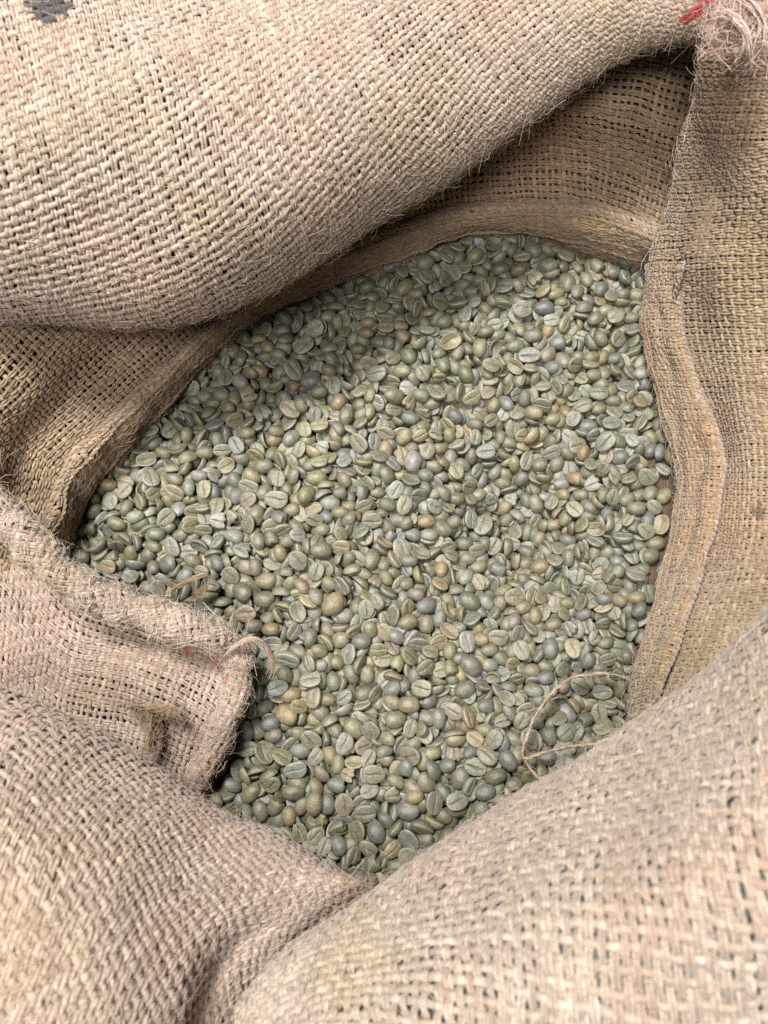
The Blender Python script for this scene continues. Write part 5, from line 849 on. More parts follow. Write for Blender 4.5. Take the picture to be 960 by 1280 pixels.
  1212,1685,-152,77,44,44,86,10,-592,1729,-98,187,-198,0,86,31,-397,1738,-88,265,-106,-91,91,5,-273,1727,-69,220,-167,63,86,32,-208,1734,-70,-58,-39,289,85,7,-61,1750,-77,220,33,-28,94,46,
  -11,1769,-54,-16,-37,-50,87,16,146,1741,-66,-155,-212,77,79,21,304,1819,-67,-251,180,25,91,4,558,1741,-89,-255,76,108,79,2,889,1745,-98,-66,-21,198,93,0,1006,1796,-103,-44,86,-152,83,4,
  1104,1779,-124,-41,76,-181,88,42,1243,1771,-127,154,-93,-233,90,6,-439,1897,-104,203,-120,-3,88,13,-365,1762,-74,53,142,96,87,42,-132,1797,-66,-1,-43,193,100,34,-123,1883,-67,-22,-5,-276,92,36,
  -39,1894,-69,308,12,17,85,4,75,1812,-39,230,-7,-1,90,27,185,1838,-50,150,244,26,92,3,322,1911,-60,-59,23,136,85,6,352,1856,-66,197,-191,-19,91,17,571,1880,-77,276,69,63,75,1,
  628,1871,-62,23,-44,232,84,50,816,1892,-67,41,-38,37,95,2,900,1854,-111,-43,-103,104,85,6,1072,1861,-109,28,-38,-166,92,10,1149,1832,-126,-7,304,33,92,17,1221,1814,-142,50,94,-216,85,39,
  -413,1832,-74,78,-12,-238,95,39,-394,1934,-113,-73,297,-12,83,44,-252,1788,-63,104,-113,-104,91,3,-102,1970,-59,74,211,-130,83,3,-8,1947,-67,-23,-20,-282,86,5,73,1926,-84,-36,-271,-100,93,30,
  308,1951,-51,273,86,-6,91,54,356,1989,-70,-26,-40,274,80,2,436,1973,-62,269,113,29,88,5,624,2014,-85,53,-249,92,85,13,619,1925,-67,291,1,3,85,10,728,1952,-93,-199,-77,-9,80,36,
  911,1917,-91,-261,-61,-69,94,7,1035,1919,-103,28,11,63,88,17,1127,1878,-109,-30,58,176,90,4,1234,1916,-116,32,-41,111,91,10,-286,1845,-82,-10,31,40,87,32,-94,2017,-70,48,284,-45,84,6,
  16,2091,-87,33,-270,-154,83,6,120,2041,-59,-44,-273,-19,93,6,385,2007,-88,-207,-180,-82,78,34,479,2015,-90,211,-162,-82,84,7,513,2036,-53,-47,-57,134,94,0,675,2066,-63,230,194,-77,89,44,
  768,2048,-71,-48,-27,58,93,57,825,2063,-81,-152,132,-77,90,2,986,1967,-68,235,29,-86,90,38,1044,1978,-105,-150,-217,-10,80,3,1237,1965,-113,-31,-208,203,84,2,159,2117,-67,-14,17,-9,88,2,
  324,2070,-75,24,53,8,80,48,413,2085,-70,-4,-314,6,85,15,502,2171,-76,254,-179,40,88,43,603,2160,-79,-248,-62,-13,93,0,652,2125,-85,-144,221,71,91,31,714,2107,-50,-95,-21,52,82,56,
  804,2173,-77,-55,292,47,88,11,908,2012,-88,44,-23,-134,78,18,1059,2197,-101,260,22,-34,86,15,1142,2153,-106,-242,-112,57,91,4,1185,1936,-121,214,-212,-60,87,35,308,2143,-70,14,-2,-72,91,10,
  359,2259,-61,-22,12,-25,98,1,451,2279,-63,-17,-52,272,102,58,595,2258,-69,-235,-194,14,92,54,727,2281,-44,51,-75,-49,88,43,847,2242,-70,-277,18,3,92,41,860,1944,-70,-38,-42,-116,87,42,
  -12,-801,-100,41,42,-83,90,1,-348,-696,-110,36,-8,-47,79,2,-176,-749,-76,240,193,24,83,44,-57,-682,-88,166,-216,44,84,3,-27,-737,-71,-83,117,87,85,1,30,-792,-66,-14,-34,67,90,11,
  115,-595,-86,-40,-74,190,92,0,-497,-626,-76,55,-26,-35,79,6,-368,-606,-83,14,-291,52,84,45,-319,-650,-66,-84,-75,101,94,5,-198,-656,-70,7,115,-160,88,36,0,-692,-71,-20,-15,285,88,0,
  79,-610,-69,105,-18,-41,89,8,285,-670,-77,206,-163,-56,87,0,329,-609,-67,-53,-40,-137,86,0,-584,-501,-65,-7,298,93,98,5,-569,-553,-82,-72,-298,65,86,3,-502,-580,-98,60,254,-131,85,10,
  -392,-516,-64,82,37,158,87,5,-318,-583,-78,93,-18,-128,77,0,-156,-526,-70,125,-103,-150,87,0,-100,-540,-77,-3,22,2,87,5,-44,-518,-85,-255,130,-40,81,42,226,-539,-73,-240,-156,78,84,2,
  275,-537,-80,-50,51,-156,89,19,401,-549,-63,20,25,164,92,33,457,-570,-82,-67,-16,18,87,32,511,-505,-90,122,174,121,95,5,-699,-429,-99,196,-131,-11,78,18,-635,-361,-68,-222,-134,116,95,4,
  -566,-464,-78,-6,76,-277,89,4,-495,-452,-71,-23,34,107,90,13,-352,-481,-70,-117,193,-13,84,37,-261,-490,-74,226,196,-35,87,41,-158,-365,-70,45,3,-13,81,33,-85,-429,-70,-15,-40,74,78,32,
  -35,-389,-58,42,-21,-110,80,7,60,-470,-72,210,193,59,83,32,202,-442,-87,-270,84,71,86,9,241,-481,-75,82,-47,-86,76,4,363,-493,-73,68,15,-286,82,33,482,-447,-73,-7,-23,114,89,16,
  601,-429,-94,28,75,135,91,23,724,-422,-90,-86,26,-247,86,11,-804,-392,-48,-156,-67,220,91,37,-728,-386,-51,209,-167,-58,92,46,-537,-352,-77,17,-70,-203,87,5,-485,-370,-62,-28,54,-295,84,14,
  -337,-373,-74,-108,108,-39,79,3,-83,-374,-71,-274,-83,36,82,27,-42,-319,-77,-160,-246,64,94,4,199,-372,-74,-113,45,-14,90,14,294,-322,-68,278,38,-59,91,0,389,-372,-79,85,296,-52,85,55,
  403,-330,-60,32,4,-89,83,9,543,-450,-66,85,62,31,85,15,749,-336,-86,-67,13,-39,83,10,774,-373,-106,-45,2,-11,95,52,794,-280,-92,-8,30,-45,95,17,-849,-275,-62,-10,-26,23,88,34,
  -749,-310,-51,-3,-69,229,82,4,-573,-303,-70,-202,210,46,90,31,-439,-223,-53,64,-39,-206,85,6,-401,-264,-65,33,82,-93,97,12,-220,-253,-77,-99,257,-22,87,17,-131,-227,-74,-159,-17,265,86,1,
  -16,-271,-62,-235,23,-46,90,6,71,-286,-66,-15,-75,285,84,50,252,-268,-70,55,3,-192,90,9,393,-256,-57,-204,199,-13,92,4,452,-255,-55,-246,-155,-2,82,3,718,-226,-82,-4,48,-85,81,3,
  854,-197,-130,251,-9,20,94,5,961,-106,-134,41,-35,242,83,7,-855,-134,-66,40,30,-111,92,12,-802,-182,-70,-51,-73,106,90,13,-539,-150,-43,-196,-47,-177,84,0,-243,-160,-79,-72,70,-121,89,1,
  -64,-186,-52,-15,13,152,95,43,21,-192,-98,141,74,246,86,3,141,-186,-99,123,30,213,87,4,171,-212,-73,13,71,-293,84,5,269,-175,-73,64,62,75,85,14,838,-153,-103,-81,-239,114,94,6,
  1011,-115,-154,-134,98,-145,84,42,-852,-65,-63,-22,-70,-210,91,38,-722,-130,-52,237,-33,54,83,32,-669,-115,-70,-132,-264,-68,84,32,-436,-60,-64,36,41,-274,89,31,-319,-72,-75,-78,289,-3,82,8,
  -184,-48,-65,-278,-112,34,95,37,-138,-94,-70,3,-12,-116,87,16,-33,-117,-69,-52,-20,-182,86,12,167,-42,-61,0,-46,-88,89,3,255,-107,-78,16,33,154,88,34,328,-60,-81,150,170,-49,85,17,
  413,-80,-72,-8,29,199,95,16,534,-57,-83,-82,-266,92,84,12,689,-39,-115,-71,-65,182,80,6,-700,7,-51,-200,176,10,90,7,-610,19,-36,257,-111,-63,91,15,-461,12,-49,15,-37,260,81,35,
  -212,14,-77,6,8,-238,91,30,-147,7,-73,-74,-90,-249,88,17,22,18,-62,26,55,285,84,13,41,-26,-63,2,-114,-235,85,16,200,-14,-78,43,-42,-145,89,0,348,-14,-63,-31,-280,-78,91,15,
  384,45,-75,-68,-37,227,93,11,458,70,-85,190,210,11,92,10,636,40,-110,18,-14,-9,84,1,798,74,-131,172,-20,-126,86,25,-610,144,-29,5,-60,-230,86,0,-630,121,-58,254,-141,18,87,37,
  -540,57,-39,-50,-20,198,85,9,-517,128,-34,63,-68,-161,90,1,-373,71,-56,216,-134,-46,90,1,-324,148,-45,105,153,-135,86,40,-249,107,-68,-268,68,47,95,6,-198,91,-60,-1,58,-135,89,5,
  46,139,-70,-10,-119,-262,84,11,147,125,-63,-55,59,58,82,10,229,171,-66,-100,89,48,88,13,380,144,-103,-59,-24,253,84,7,492,196,-85,-29,-50,24,90,33,630,175,-120,99,29,-36,82,35,
  762,164,-138,242,156,-15,84,42,923,181,-178,68,108,272,85,6,1008,48,-220,260,117,-9,85,37,-550,119,-73,-207,-188,78,92,55,-468,244,-46,247,156,-53,92,13,-427,154,-29,35,-10,288,95,20,
  -216,169,-54,46,-27,-177,90,0,-53,187,-62,47,-5,100,89,0,149,220,-73,35,53,215,90,18,327,206,-89,144,-171,-37,88,25,371,198,-76,49,49,229,90,54,495,274,-103,246,-77,-26,88,0,
  597,220,-124,-1,52,31,93,5,651,275,-120,87,-131,-209,88,36,1010,227,-182,-41,-124,163,87,13,-814,422,-60,83,43,-203,91,32,-805,219,-79,-108,-85,171,83,3,-646,237,-45,-15,92,-232,78,1,
  -424,295,-39,10,-77,-193,92,17,-362,284,-28,-278,92,-38,85,5,-293,281,-25,-276,-149,7,93,26,-195,288,-52,-24,-269,55,80,6,-90,302,-54,47,-131,-193,93,54,34,309,-54,-57,-8,-120,87,42,
  115,340,-55,78,40,81,93,54,199,274,-82,113,8,-271,85,22,336,275,-101,3,-23,280,86,5,385,352,-113,-32,2,-309,90,0,601,363,-134,250,-144,70,89,9,680,308,-152,154,237,-14,86,6,
  771,276,-168,305,34,46,76,2,853,302,-166,20,-1,-213,89,3,948,307,-180,100,296,22,88,2,1010,266,-195,10,-144,241,85,10,886,341,-185,173,-39,-117,88,31,-1054,504,-36,-48,90,271,91,36,
  -987,367,-48,-15,9,78,94,3,-934,349,-68,-180,-122,-20,85,30,-811,495,-28,112,-11,-9,81,1,-739,348,-32,-16,-44,50,103,14,-673,326,-42,-28,-308,-1,91,3,-548,412,-30,-102,74,-200,84,3,
  -493,424,-32,-137,276,-52,87,6,-414,360,-18,-67,-135,59,86,35,-274,338,-53,-191,-243,25,91,45,-186,390,-39,-111,-5,8,86,40,-105,335,-51,197,85,47,91,0,56,384,-60,-27,-16,63,91,55,
  142,437,-81,-49,33,-244,93,7,171,378,-104,-9,-32,160,86,9,292,446,-111,-105,289,33,86,2,415,459,-122,-239,161,-7,80,36,528,417,-127,-130,226,-73,80,13,618,464,-153,148,234,54,83,12,
  702,472,-170,-57,-13,148,92,4,755,433,-180,85,-266,-33,96,3,841,397,-162,32,-22,-157,91,7,886,418,-172,-51,-31,182,91,43,1019,390,-179,-18,73,225,83,5,1085,377,-182,-49,166,-135,80,0,
  -1220,509,-46,15,59,232,90,5,-1103,557,-45,-219,166,18,87,7,-1005,557,-27,59,280,-24,91,7,-939,416,-38,53,0,195,82,31,-800,568,-12,105,-14,-185,89,14,-708,449,-35,-236,-105,35,87,3,
  -595,502,-31,36,-4,91,90,37,-468,496,-25,160,-252,-19,91,3,-347,467,-30,-182,-200,71,89,3,-295,454,-35,-144,263,-11,85,5,-158,513,-49,-71,-3,173,78,18,-59,467,-56,14,-45,-146,94,8,
  47,457,-66,-168,-252,-36,88,57,170,496,-101,-145,-161,45,89,42,277,512,-108,-252,182,10,84,13,374,565,-132,57,-183,-70,85,30,450,549,-178,-44,289,-99,88,5,719,523,-204,-6,-2,45,93,13,
  833,489,-190,148,-139,-89,83,0,906,518,-174,-26,-3,68,92,4,1012,476,-171,23,-54,-123,87,4,1065,479,-170,-108,225,-40,93,7,-1288,574,-59,-63,16,60,86,11,-1213,573,-50,50,-78,-276,89,31,
  -1155,611,-27,-85,1,-40,97,33,-953,588,-25,27,12,-70,88,1,-879,579,-26,44,37,-35,80,13,-666,605,-15,-44,64,-249,83,16,-595,593,-24,57,292,-99,88,15,-524,589,-14,-191,125,-43,84,0,
  -368,528,-26,21,124,-248,89,17,-231,562,-25,-290,98,41,89,6,-161,557,-38,-18,-39,4,82,57,-97,581,-40,141,-72,-46,92,5,150,553,-79,-253,-24,28,81,0,172,606,-124,28,-9,0,83,35,
  308,566,-112,8,263,-146,92,46,348,634,-150,-188,-148,37,85,9,511,627,-189,-251,106,-84,84,14,662,586,-220,33,-2,-262,89,2,741,580,-204,47,46,-83,86,5,803,598,-206,269,-125,-74,92,2,
  894,567,-178,69,76,-169,82,2,981,560,-178,-231,188,-14,93,27,1088,591,-148,222,-168,-7,91,8,-1353,661,-35,-62,-59,227,81,20,-1201,651,-46,-269,-97,63,81,3,-1138,674,-40,215,176,-36,92,47,
  -1049,609,-35,-82,2,262,83,46,-895,680,-40,181,98,1,98,46,-835,708,-14,5,-5,13,92,40,-736,658,-9,11,-297,72,89,46,-626,668,-20,72,14,78,83,13,-582,635,-6,39,270,122,95,41,
  -501,606,-16,-4,-100,131,82,40,-429,718,-24,-214,-63,195,84,43,-255,680,-15,7,20,0,80,33,-197,634,-25,179,-88,-101,87,7,-79,703,-46,56,-29,-133,87,7,96,647,-68,39,-45,-107,92,37,
  213,718,-108,-62,164,-203,97,0,373,709,-180,23,301,86,87,45,656,713,-252,83,-271,32,87,0,824,657,-215,50,128,93,80,55,893,668,-173,-36,-109,248,92,16,-1341,745,-56,-141,237,-58,82,34,
  -1246,743,-40,-202,83,-4,86,8,-1147,736,-27,77,100,-145,88,2,-950,765,-23,260,-57,62,83,30,-881,783,-11,-36,249,-53,92,42,-751,742,-17,-103,-289,-66,95,51,-633,749,-13,24,75,101,91,35,
  -589,781,-14,211,145,-76,89,6,-423,770,-20,-7,14,-59,81,37,-329,728,11,-170,58,-168,90,37,-303,699,-22,-292,-106,20,77,22,-202,723,-24,-47,31,-34,82,0,-11,735,-56,301,-54,-36,89,2,
  190,789,-114,-1,71,273,85,12,284,776,-149,51,-21,-98,86,17,361,782,-176,-272,15,-18,86,0,420,768,-205,5,20,-24,85,57,656,768,-266,-282,70,-33,80,1,802,773,-238,-45,-47,-178,83,5,
  907,784,-204,-45,-87,182,83,6,1068,657,-152,-192,130,61,89,1,-1307,921,-92,-167,255,-17,80,7,-1104,874,-16,-47,-49,-17,86,11,-978,915,-10,183,29,-233,90,44,-922,854,-22,-76,-258,-3,82,45,
  -834,839,-13,37,51,-12,87,14,-775,863,-14,-31,7,-129,92,1,-655,868,-26,-23,-74,251,84,6,-578,871,-6,-3,45,-68,86,3,-483,821,6,-34,76,-261,87,15,-388,813,-3,66,286,54,92,5,
  -201,819,-24,84,-136,-150,94,34,-138,864,-31,80,-293,20,92,17,12,831,-63,-267,94,24,88,41,326,848,-186,-6,-80,77,90,41,480,879,-263,-154,-189,155,83,10,618,863,-275,11,-68,-107,87,42,
  722,826,-271,-203,-136,4,84,14,905,872,-190,-34,-93,26,89,14,1043,858,-150,65,-31,-222,90,3,1120,844,-130,182,-255,-2,89,36,-1218,931,-49,-35,43,198,90,43,-1040,1000,-25,22,101,86,89,57,
  -940,983,-15,54,-5,16,84,13,-846,941,-12,-117,-77,-46,85,16,-727,908,-10,-28,3,152,92,10,-694,924,-30,14,-63,33,81,15,-524,977,-4,147,-254,40,92,1,-430,913,-27,-218,-93,116,85,35,
  -211,997,-24,292,-72,-14,86,16,-155,915,-36,-292,-48,16,78,10,-25,995,-60,259,46,-72,81,8,48,941,-89,75,275,-43,90,37,210,945,-125,38,-67,139,91,57,789,892,-251,-283,-29,-12,86,10,
  842,910,-216,-233,-116,-11,83,16,939,963,-176,244,-112,9,91,41,-1112,1061,-54,-234,-187,-25,88,41,-1059,1061,-34,36,8,55,94,34,-971,1017,-31,-257,132,40,83,13,-876,1085,-7,13,-103,-131,95,7,
  -742,1049,-6,6,59,-28,83,6,-658,1080,-24,-145,255,-67,84,35,-579,1045,6,-91,-287,5,91,14,-485,1080,-19,48,5,-71,86,9,-338,1076,-34,-14,-1,50,82,7,-274,1043,-22,258,-86,-19,81,37,
  -92,1091,-37,-20,63,104,96,2,-46,1046,-70,-39,35,259,85,7,40,1008,-90,1,80,-219,92,48,225,1001,-122,292,56,21,79,53,292,1030,-146,-1,-50,172,94,46,432,1024,-205,245,71,43,87,11,
  606,1020,-261,1,-26,-28,86,56,674,1017,-257,-163,-257,23,86,3,768,1024,-248,244,7,-87,90,53,996,1019,-157,-67,75,-176,83,3,1157,1001,-146,-65,279,6,92,43,1158,1052,-130,47,-253,-105,83,1,
  -1096,1239,-65,263,-31,133,91,42,-1000,1111,-44,-21,138,-225,85,37,-974,1201,-38,23,-3,180,83,36,-810,1110,-28,-113,-59,123,86,38,-807,1185,-24,96,20,93,89,41,-641,1140,-19,-291,19,-10,96,0,
  -564,1176,-32,-4,-40,206,88,7,-460,1125,-10,-8,-113,156,90,1,-321,1106,-13,77,-291,18,90,2,-221,1198,-31,-152,68,79,83,13,-59,1154,-47,-264,-18,55,89,16,-28,1107,-54,258,154,13,95,2,
  70,1086,-94,247,-13,19,84,11,225,1121,-106,15,252,171,92,7,261,1093,-139,-12,-309,22,83,50,718,1107,-213,-32,33,-10,99,12,900,1090,-165,74,136,132,89,36,1073,1189,-124,26,-36,50,89,35,
  -1099,1125,-45,-11,-75,-241,90,15,-1045,1224,-45,95,68,51,86,0,-930,1237,-43,145,166,36,91,0,-919,1297,-31,-71,82,-20,97,1,-758,1237,-40,-162,-260,18,89,5,-652,1207,-15,-36,25,-198,81,7,
  -541,1223,-29,137,108,182,83,19,-487,1229,-29,58,-267,-44,89,24,-302,1184,-44,49,-99,123,83,2,-156,1272,-28,149,-61,-33,89,42,-106,1245,-43,-49,-36,114,93,31,85,1162,-68,-4,17,-123,93,24,
  106,1229,-103,-172,-236,56,81,32,305,1177,-130,-186,223,23,94,51,324,1223,-157,220,-129,-59,92,7,516,1140,-201,-130,232,-78,94,7,588,1184,-197,26,-163,-191,97,17,859,1144,-171,23,-2,-148,84,0,
  1020,1179,-115,-35,-35,141,86,28,1126,1288,-115,52,-22,1,94,4,1077,1124,-124,-36,-4,283,87,6,-1056,1277,-34,-24,-17,302,89,11,-970,1280,-50,-29,23,-223,90,3,-836,1281,-47,-17,-78,-293,88,15,
  -699,1339,-37,255,-54,-27,93,0,-581,1298,-42,42,-40,-308,84,3,-490,1357,-36,-189,219,-113,98,3,-245,1386,-65,164,-33,-36,93,13,-164,1359,-42,61,-31,-160,99,11,-104,1314,-41,-65,-6,98,91,7,
  -6,1300,-52,15,25,-157,87,1,204,1250,-90,65,-198,93,88,15,335,1304,-115,-55,-36,258,85,15,403,1254,-170,-15,18,173,81,30,499,1252,-155,-240,59,-70,89,3,588,1250,-174,-30,47,135,81,4,
  751,1209,-187,106,82,195,82,2,893,1240,-129,-18,22,-272,94,10,928,1306,-127,-63,8,-22,90,2,1005,1306,-124,-47,283,-16,86,14,973,1257,-129,35,-7,-310,85,6,1079,1338,-118,14,-14,-4,94,10,
  -886,1328,-42,-147,-106,233,98,30,-781,1355,-54,28,-91,-234,97,45,-623,1420,-46,240,193,60,95,10,-578,1368,-47,178,202,42,90,18,-527,1441,-43,99,241,-2,84,16,-471,1435,-43,208,-222,-46,88,30,
  -349,1396,-21,154,-38,-48,99,55,-279,1483,-38,114,39,226,94,40,-226,1435,-67,-62,-229,13,91,35,-95,1389,-66,44,-75,-152,83,35,-32,1411,-33,54,-50,-26,92,45,216,1392,-82,-16,52,298,86,58,
  302,1381,-99,29,56,-166,93,13,404,1353,-109,-19,-72,194,87,37,543,1344,-149,-257,42,166,87,6,644,1293,-138,54,42,23,91,16,734,1365,-141,237,-40,121,91,46,786,1350,-128,26,46,97,91,7,
  877,1345,-124,93,-271,-59,85,18,980,1393,-125,-19,-36,0,78,10,1216,1396,-121,-23,11,256,97,0,-692,1444,-51,181,193,5,94,12,-880,1553,-104,254,55,53,89,30,-768,1524,-73,266,8,-46,92,34,
  -600,1504,-54,86,-124,-57,90,43,-598,1566,-79,-269,-61,-22,81,2,-457,1551,-73,-2,42,-229,92,44,-392,1496,-62,-167,33,-45,86,35,-315,1475,-74,8,-252,-98,94,32,-205,1529,-63,4,-33,43,86,6,
  -137,1519,-47,-2,-96,29,87,50,17,1479,-39,-33,-117,-274,95,45,112,1493,-56,41,-40,296,93,51,199,1488,-70,53,4,221,94,0,303,1468,-72,15,29,106,96,4,357,1457,-112,-35,119,-262,89,12,
  572,1444,-102,245,-164,23,95,53,685,1484,-93,-12,-33,200,96,46,770,1462,-99,21,-16,-126,95,6,848,1405,-107,188,-189,41,85,23,890,1488,-110,-10,-15,-174,83,5,1062,1513,-107,95,-273,85,94,11,
  1225,1472,-123,57,-12,-71,88,0,-811,1618,-94,-44,28,98,85,1,-773,1586,-65,-147,-267,-8,84,5,-704,1591,-72,-34,-11,58,90,10,-574,1615,-71,-71,99,27,90,10,-507,1646,-64,-10,13,133,79,44,
  -414,1609,-61,289,54,97,94,6,-304,1586,-48,34,43,-164,89,6,-189,1628,-59,86,-23,-116,78,34,-111,1557,-54,-85,-25,266,82,45,42,1564,-49,80,43,-184,82,45,77,1625,-50,4,-9,-217,91,0,
  197,1596,-70,-286,27,-17,86,1,330,1604,-64,133,265,66,91,7,496,1545,-83,-29,24,309,88,17,585,1564,-92,-187,227,0,80,7,673,1571,-97,-164,255,-31,80,39,747,1584,-91,-41,-101,209,91,7,
  878,1595,-97,222,180,-87,91,17,930,1561,-95,-78,-1,231,86,10,978,1578,-106,-78,-58,77,87,41,1172,1611,-133,63,35,239,82,4,-769,1694,-78,48,74,-220,87,7,-645,1748,-90,-31,-25,-34,89,40,
  -549,1712,-67,137,277,-5,91,10,-475,1709,-64,-292,41,-17,90,50,-245,1642,-49,-130,-240,24,95,3,-199,1692,-42,43,-51,-174,86,7,-125,1675,-61,175,235,40,85,0,62,1705,-42,200,-237,-15,88,1,
  169,1657,-67,-132,-119,134,82,38,251,1725,-65,45,-53,-82,81,3,334,1662,-74,27,18,-185,85,0,524,1638,-73,3,47,-239,80,3,579,1647,-77,-129,217,19,88,4,636,1658,-67,23,24,135,86,4,
  692,1619,-72,21,26,125,94,52,799,1644,-107,120,100,33,85,24,944,1693,-105,-41,-26,121,94,1,1078,1718,-112,12,-247,-103,85,12,1115,1667,-122,160,241,66,87,4,1240,1670,-148,-210,-108,42,87,52,
  -688,1783,-113,-137,-74,6,82,3,-601,1802,-93,-219,-199,10,86,8,-324,1762,-73,-238,166,-78,91,15,-185,1779,-46,-53,20,156,83,11,-144,1744,-56,-241,-148,-37,93,14,-22,1720,-39,-256,32,-21,92,1,
  85,1763,-48,-93,-290,-64,83,34,173,1796,-78,-11,-31,29,77,7,236,1788,-62,-15,-62,-65,82,5,345,1755,-67,-182,223,-12,92,0,463,1738,-67,-46,-27,7,83,6,599,1762,-72,284,-89,-29,84,0,
  667,1761,-91,263,40,-92,86,0,853,1749,-80,-42,-66,10,94,15,946,1782,-101,28,-2,-34,88,57,1048,1758,-112,-266,-166,22,89,8,1147,1745,-123,-256,-168,57,92,35,1195,1722,-133,-102,92,258,96,42,
  -470,1862,-55,-86,-249,59,93,31,-394,1887,-84,107,99,182,87,31,-345,1826,-64,-112,-103,121,93,35,-190,1845,-60,99,54,-272,93,0,-122,1924,-45,-64,-33,-255,80,3,6,1857,-54,-2,7,-15,90,2,
  131,1842,-36,3,50,149,89,5,415,1888,-63,59,-41,-263,85,6,481,1905,-44,-279,113,-2,84,10,564,1832,-70,-8,-57,23,89,2,678,1885,-64,163,235,58,85,34,742,1892,-71,-13,16,-146,94,5,
  885,1812,-85,19,-25,66,91,5,935,1841,-91,-192,-65,180,84,22,989,1856,-97,45,25,97,88,1,-276,1932,-89,189,-18,27,91,4,-327,1962,-85,-34,140,112,92,2,-176,2049,-74,-288,-52,-112,88,15,
  -151,1986,-62,49,-122,-258,86,8,-67,1919,-46,-159,240,-45,82,13,115,1939,-56,-27,42,-125,86,17,236,1941,-44,-64,53,-71,95,44,311,2008,-55,188,104,27,85,3,372,1925,-62,234,-202,29,85,12,
  427,1932,-36,2,-37,10,85,7,564,1957,-65,-1,292,113,85,4,635,1957,-51,223,-107,26,86,42,696,1941,-69,-34,286,-4,80,1,1072,1915,-79,13,-291,5,91,10,1139,1922,-98,-22,71,181,86,4,
  1237,2014,-99,57,296,-9,93,11,-158,1945,-82,161,-128,66,84,7,-99,2092,-88,22,163,-206,81,13,2,2056,-62,-149,256,23,86,1,166,2006,-61,87,-88,215,89,10,217,2087,-45,-292,83,-17,87,47,
  245,2018,-48,7,12,-114,88,6,374,2042,-54,37,248,-39,95,37,438,2031,-58,-35,-8,25,91,3,589,2109,-74,-84,-276,93,84,40,646,2111,-47,-34,231,88,87,10,822,2012,-67,-182,-212,-75,88,14,
  956,2023,-73,-20,-18,182,77,0,1022,2032,-72,81,-288,-43,96,16,1258,2071,-93,42,82,131,89,2,256,2119,-60,-222,181,10,82,51,387,2126,-50,-4,-49,-7,93,4,458,2179,-50,8,17,-286,92,44,
  565,2189,-53,80,-158,-220,92,13,691,2145,-56,-260,-53,113,83,5,837,2135,-65,3,37,91,79,37,927,2119,-88,-84,-134,-150,83,51,969,2209,-97,6,60,115,87,13,1094,2141,-77,19,4,132,82,22,
  1133,2038,-94,49,35,-224,86,30,343,2097,-44,49,-25,-101,90,0,404,2269,-34,14,-21,-205,90,6,427,2227,-57,144,-14,158,84,47,637,2241,-69,90,-191,-109,87,30,661,2217,-54,-189,3,172,77,36,
  796,2217,-47,-124,49,-13,93,3,907,2231,-102,-293,72,0,93,31,-69,-582,-53,-8,311,-19,92,25,-232,-733,-67,-171,225,-81,90,51,-68,-766,-69,-71,50,37,93,3,-36,-640,-57,279,-87,21,89,0,
  68,-703,-60,-56,48,79,88,7,143,-686,-52,-84,61,70,99,3,-479,-636,-45,-249,64,-12,90,30,-415,-671,-99,-213,86,-2,81,7,-350,-647,-62,189,74,113,87,34,-174,-680,-67,78,85,-96,77,14,
  -91,-652,-54,40,-19,180,89,8,25,-628,-67,41,-10,219,86,16,83,-659,-65,-41,-72,-303,81,34,139,-647,-60,-15,-250,150,79,24,234,-620,-69,104,-212,8,95,25,-679,-487,-106,15,-45,-237,80,1,
  -473,-566,-58,76,-288,-48,94,34,-368,-568,-59,13,-24,-239,89,16,-274,-580,-59,-63,-57,-281,91,33,304,-525,-61,74,86,78,81,7,462,-530,-68,-16,-47,-27,84,25,558,-538,-96,80,-129,-204,91,10,
  -598,-412,-52,-206,-201,-39,92,45,-742,-451,-71,205,192,-8,95,5,-590,-358,-62,22,15,-147,83,5,-457,-424,-56,-65,43,65,84,1,-288,-455,-54,-63,-48,-171,86,51,-134,-455,-62,-70,282,-11,84,13,
  114,-375,-83,295,54,23,84,57,191,-490,-63,-231,-180,16,88,38,295,-469,-78,20,308,-31,82,0,346,-453,-51,51,-13,-193,83,36,396,-430,-80,20,296,14,83,31,571,-497,-60,276,-77,33,88,3,
  644,-442,-70,-17,-6,-57,93,2,-792,-248,-66,-4,230,122,94,58,-704,-274,-46,-251,-99,-16,84,1,-629,-314,-46,-48,-141,-186,89,40,-415,-365,-63,-193,230,33,92,32,-353,-309,-71,-29,21,-74,91,0,
  -300,-354,-81,79,33,-216,75,1,8,-323,-83,-135,83,-167,85,12,38,-340,-80,78,-125,-123,89,58,150,-311,-64,-157,166,148,87,1,242,-422,-60,133,87,37,92,5,346,-342,-67,22,-118,-128,77,3,
  510,-370,-72,-206,70,-61,91,10,650,-341,-66,212,148,-45,85,26,778,-312,-119,275,-100,-3,86,43,-862,-226,-54,-65,0,61,90,19,-627,-232,-74,184,-79,39,84,10,-491,-238,-58,-77,8,203,90,5,
  -266,-243,-56,193,-114,-89,85,18,-92,-299,-55,46,-4,80,85,5,188,-267,-79,-11,-272,62,86,37,340,-252,-63,-44,-8,167,94,2,497,-273,-71,-128,-158,90,88,19,725,-286,-79,81,207,209,93,16,
  871,-272,-120,-41,-80,-279,80,33,805,-96,-105,127,-13,-234,86,4,-871,-186,-59,-5,226,-151,86,33,-762,-201,-60,2,89,-147,85,14,-523,-186,-65,-80,-60,-138,88,10,-456,-154,-54,-37,-269,60,92,1,
  -404,-167,-67,152,2,-237,75,1,-306,-170,-71,93,-39,-81,95,9,-19,-181,-68,-176,43,-136,87,37,116,-190,-61,26,204,66,86,4,319,-185,-77,19,37,7,90,42,440,-167,-56,-4,-8,127,88,43,
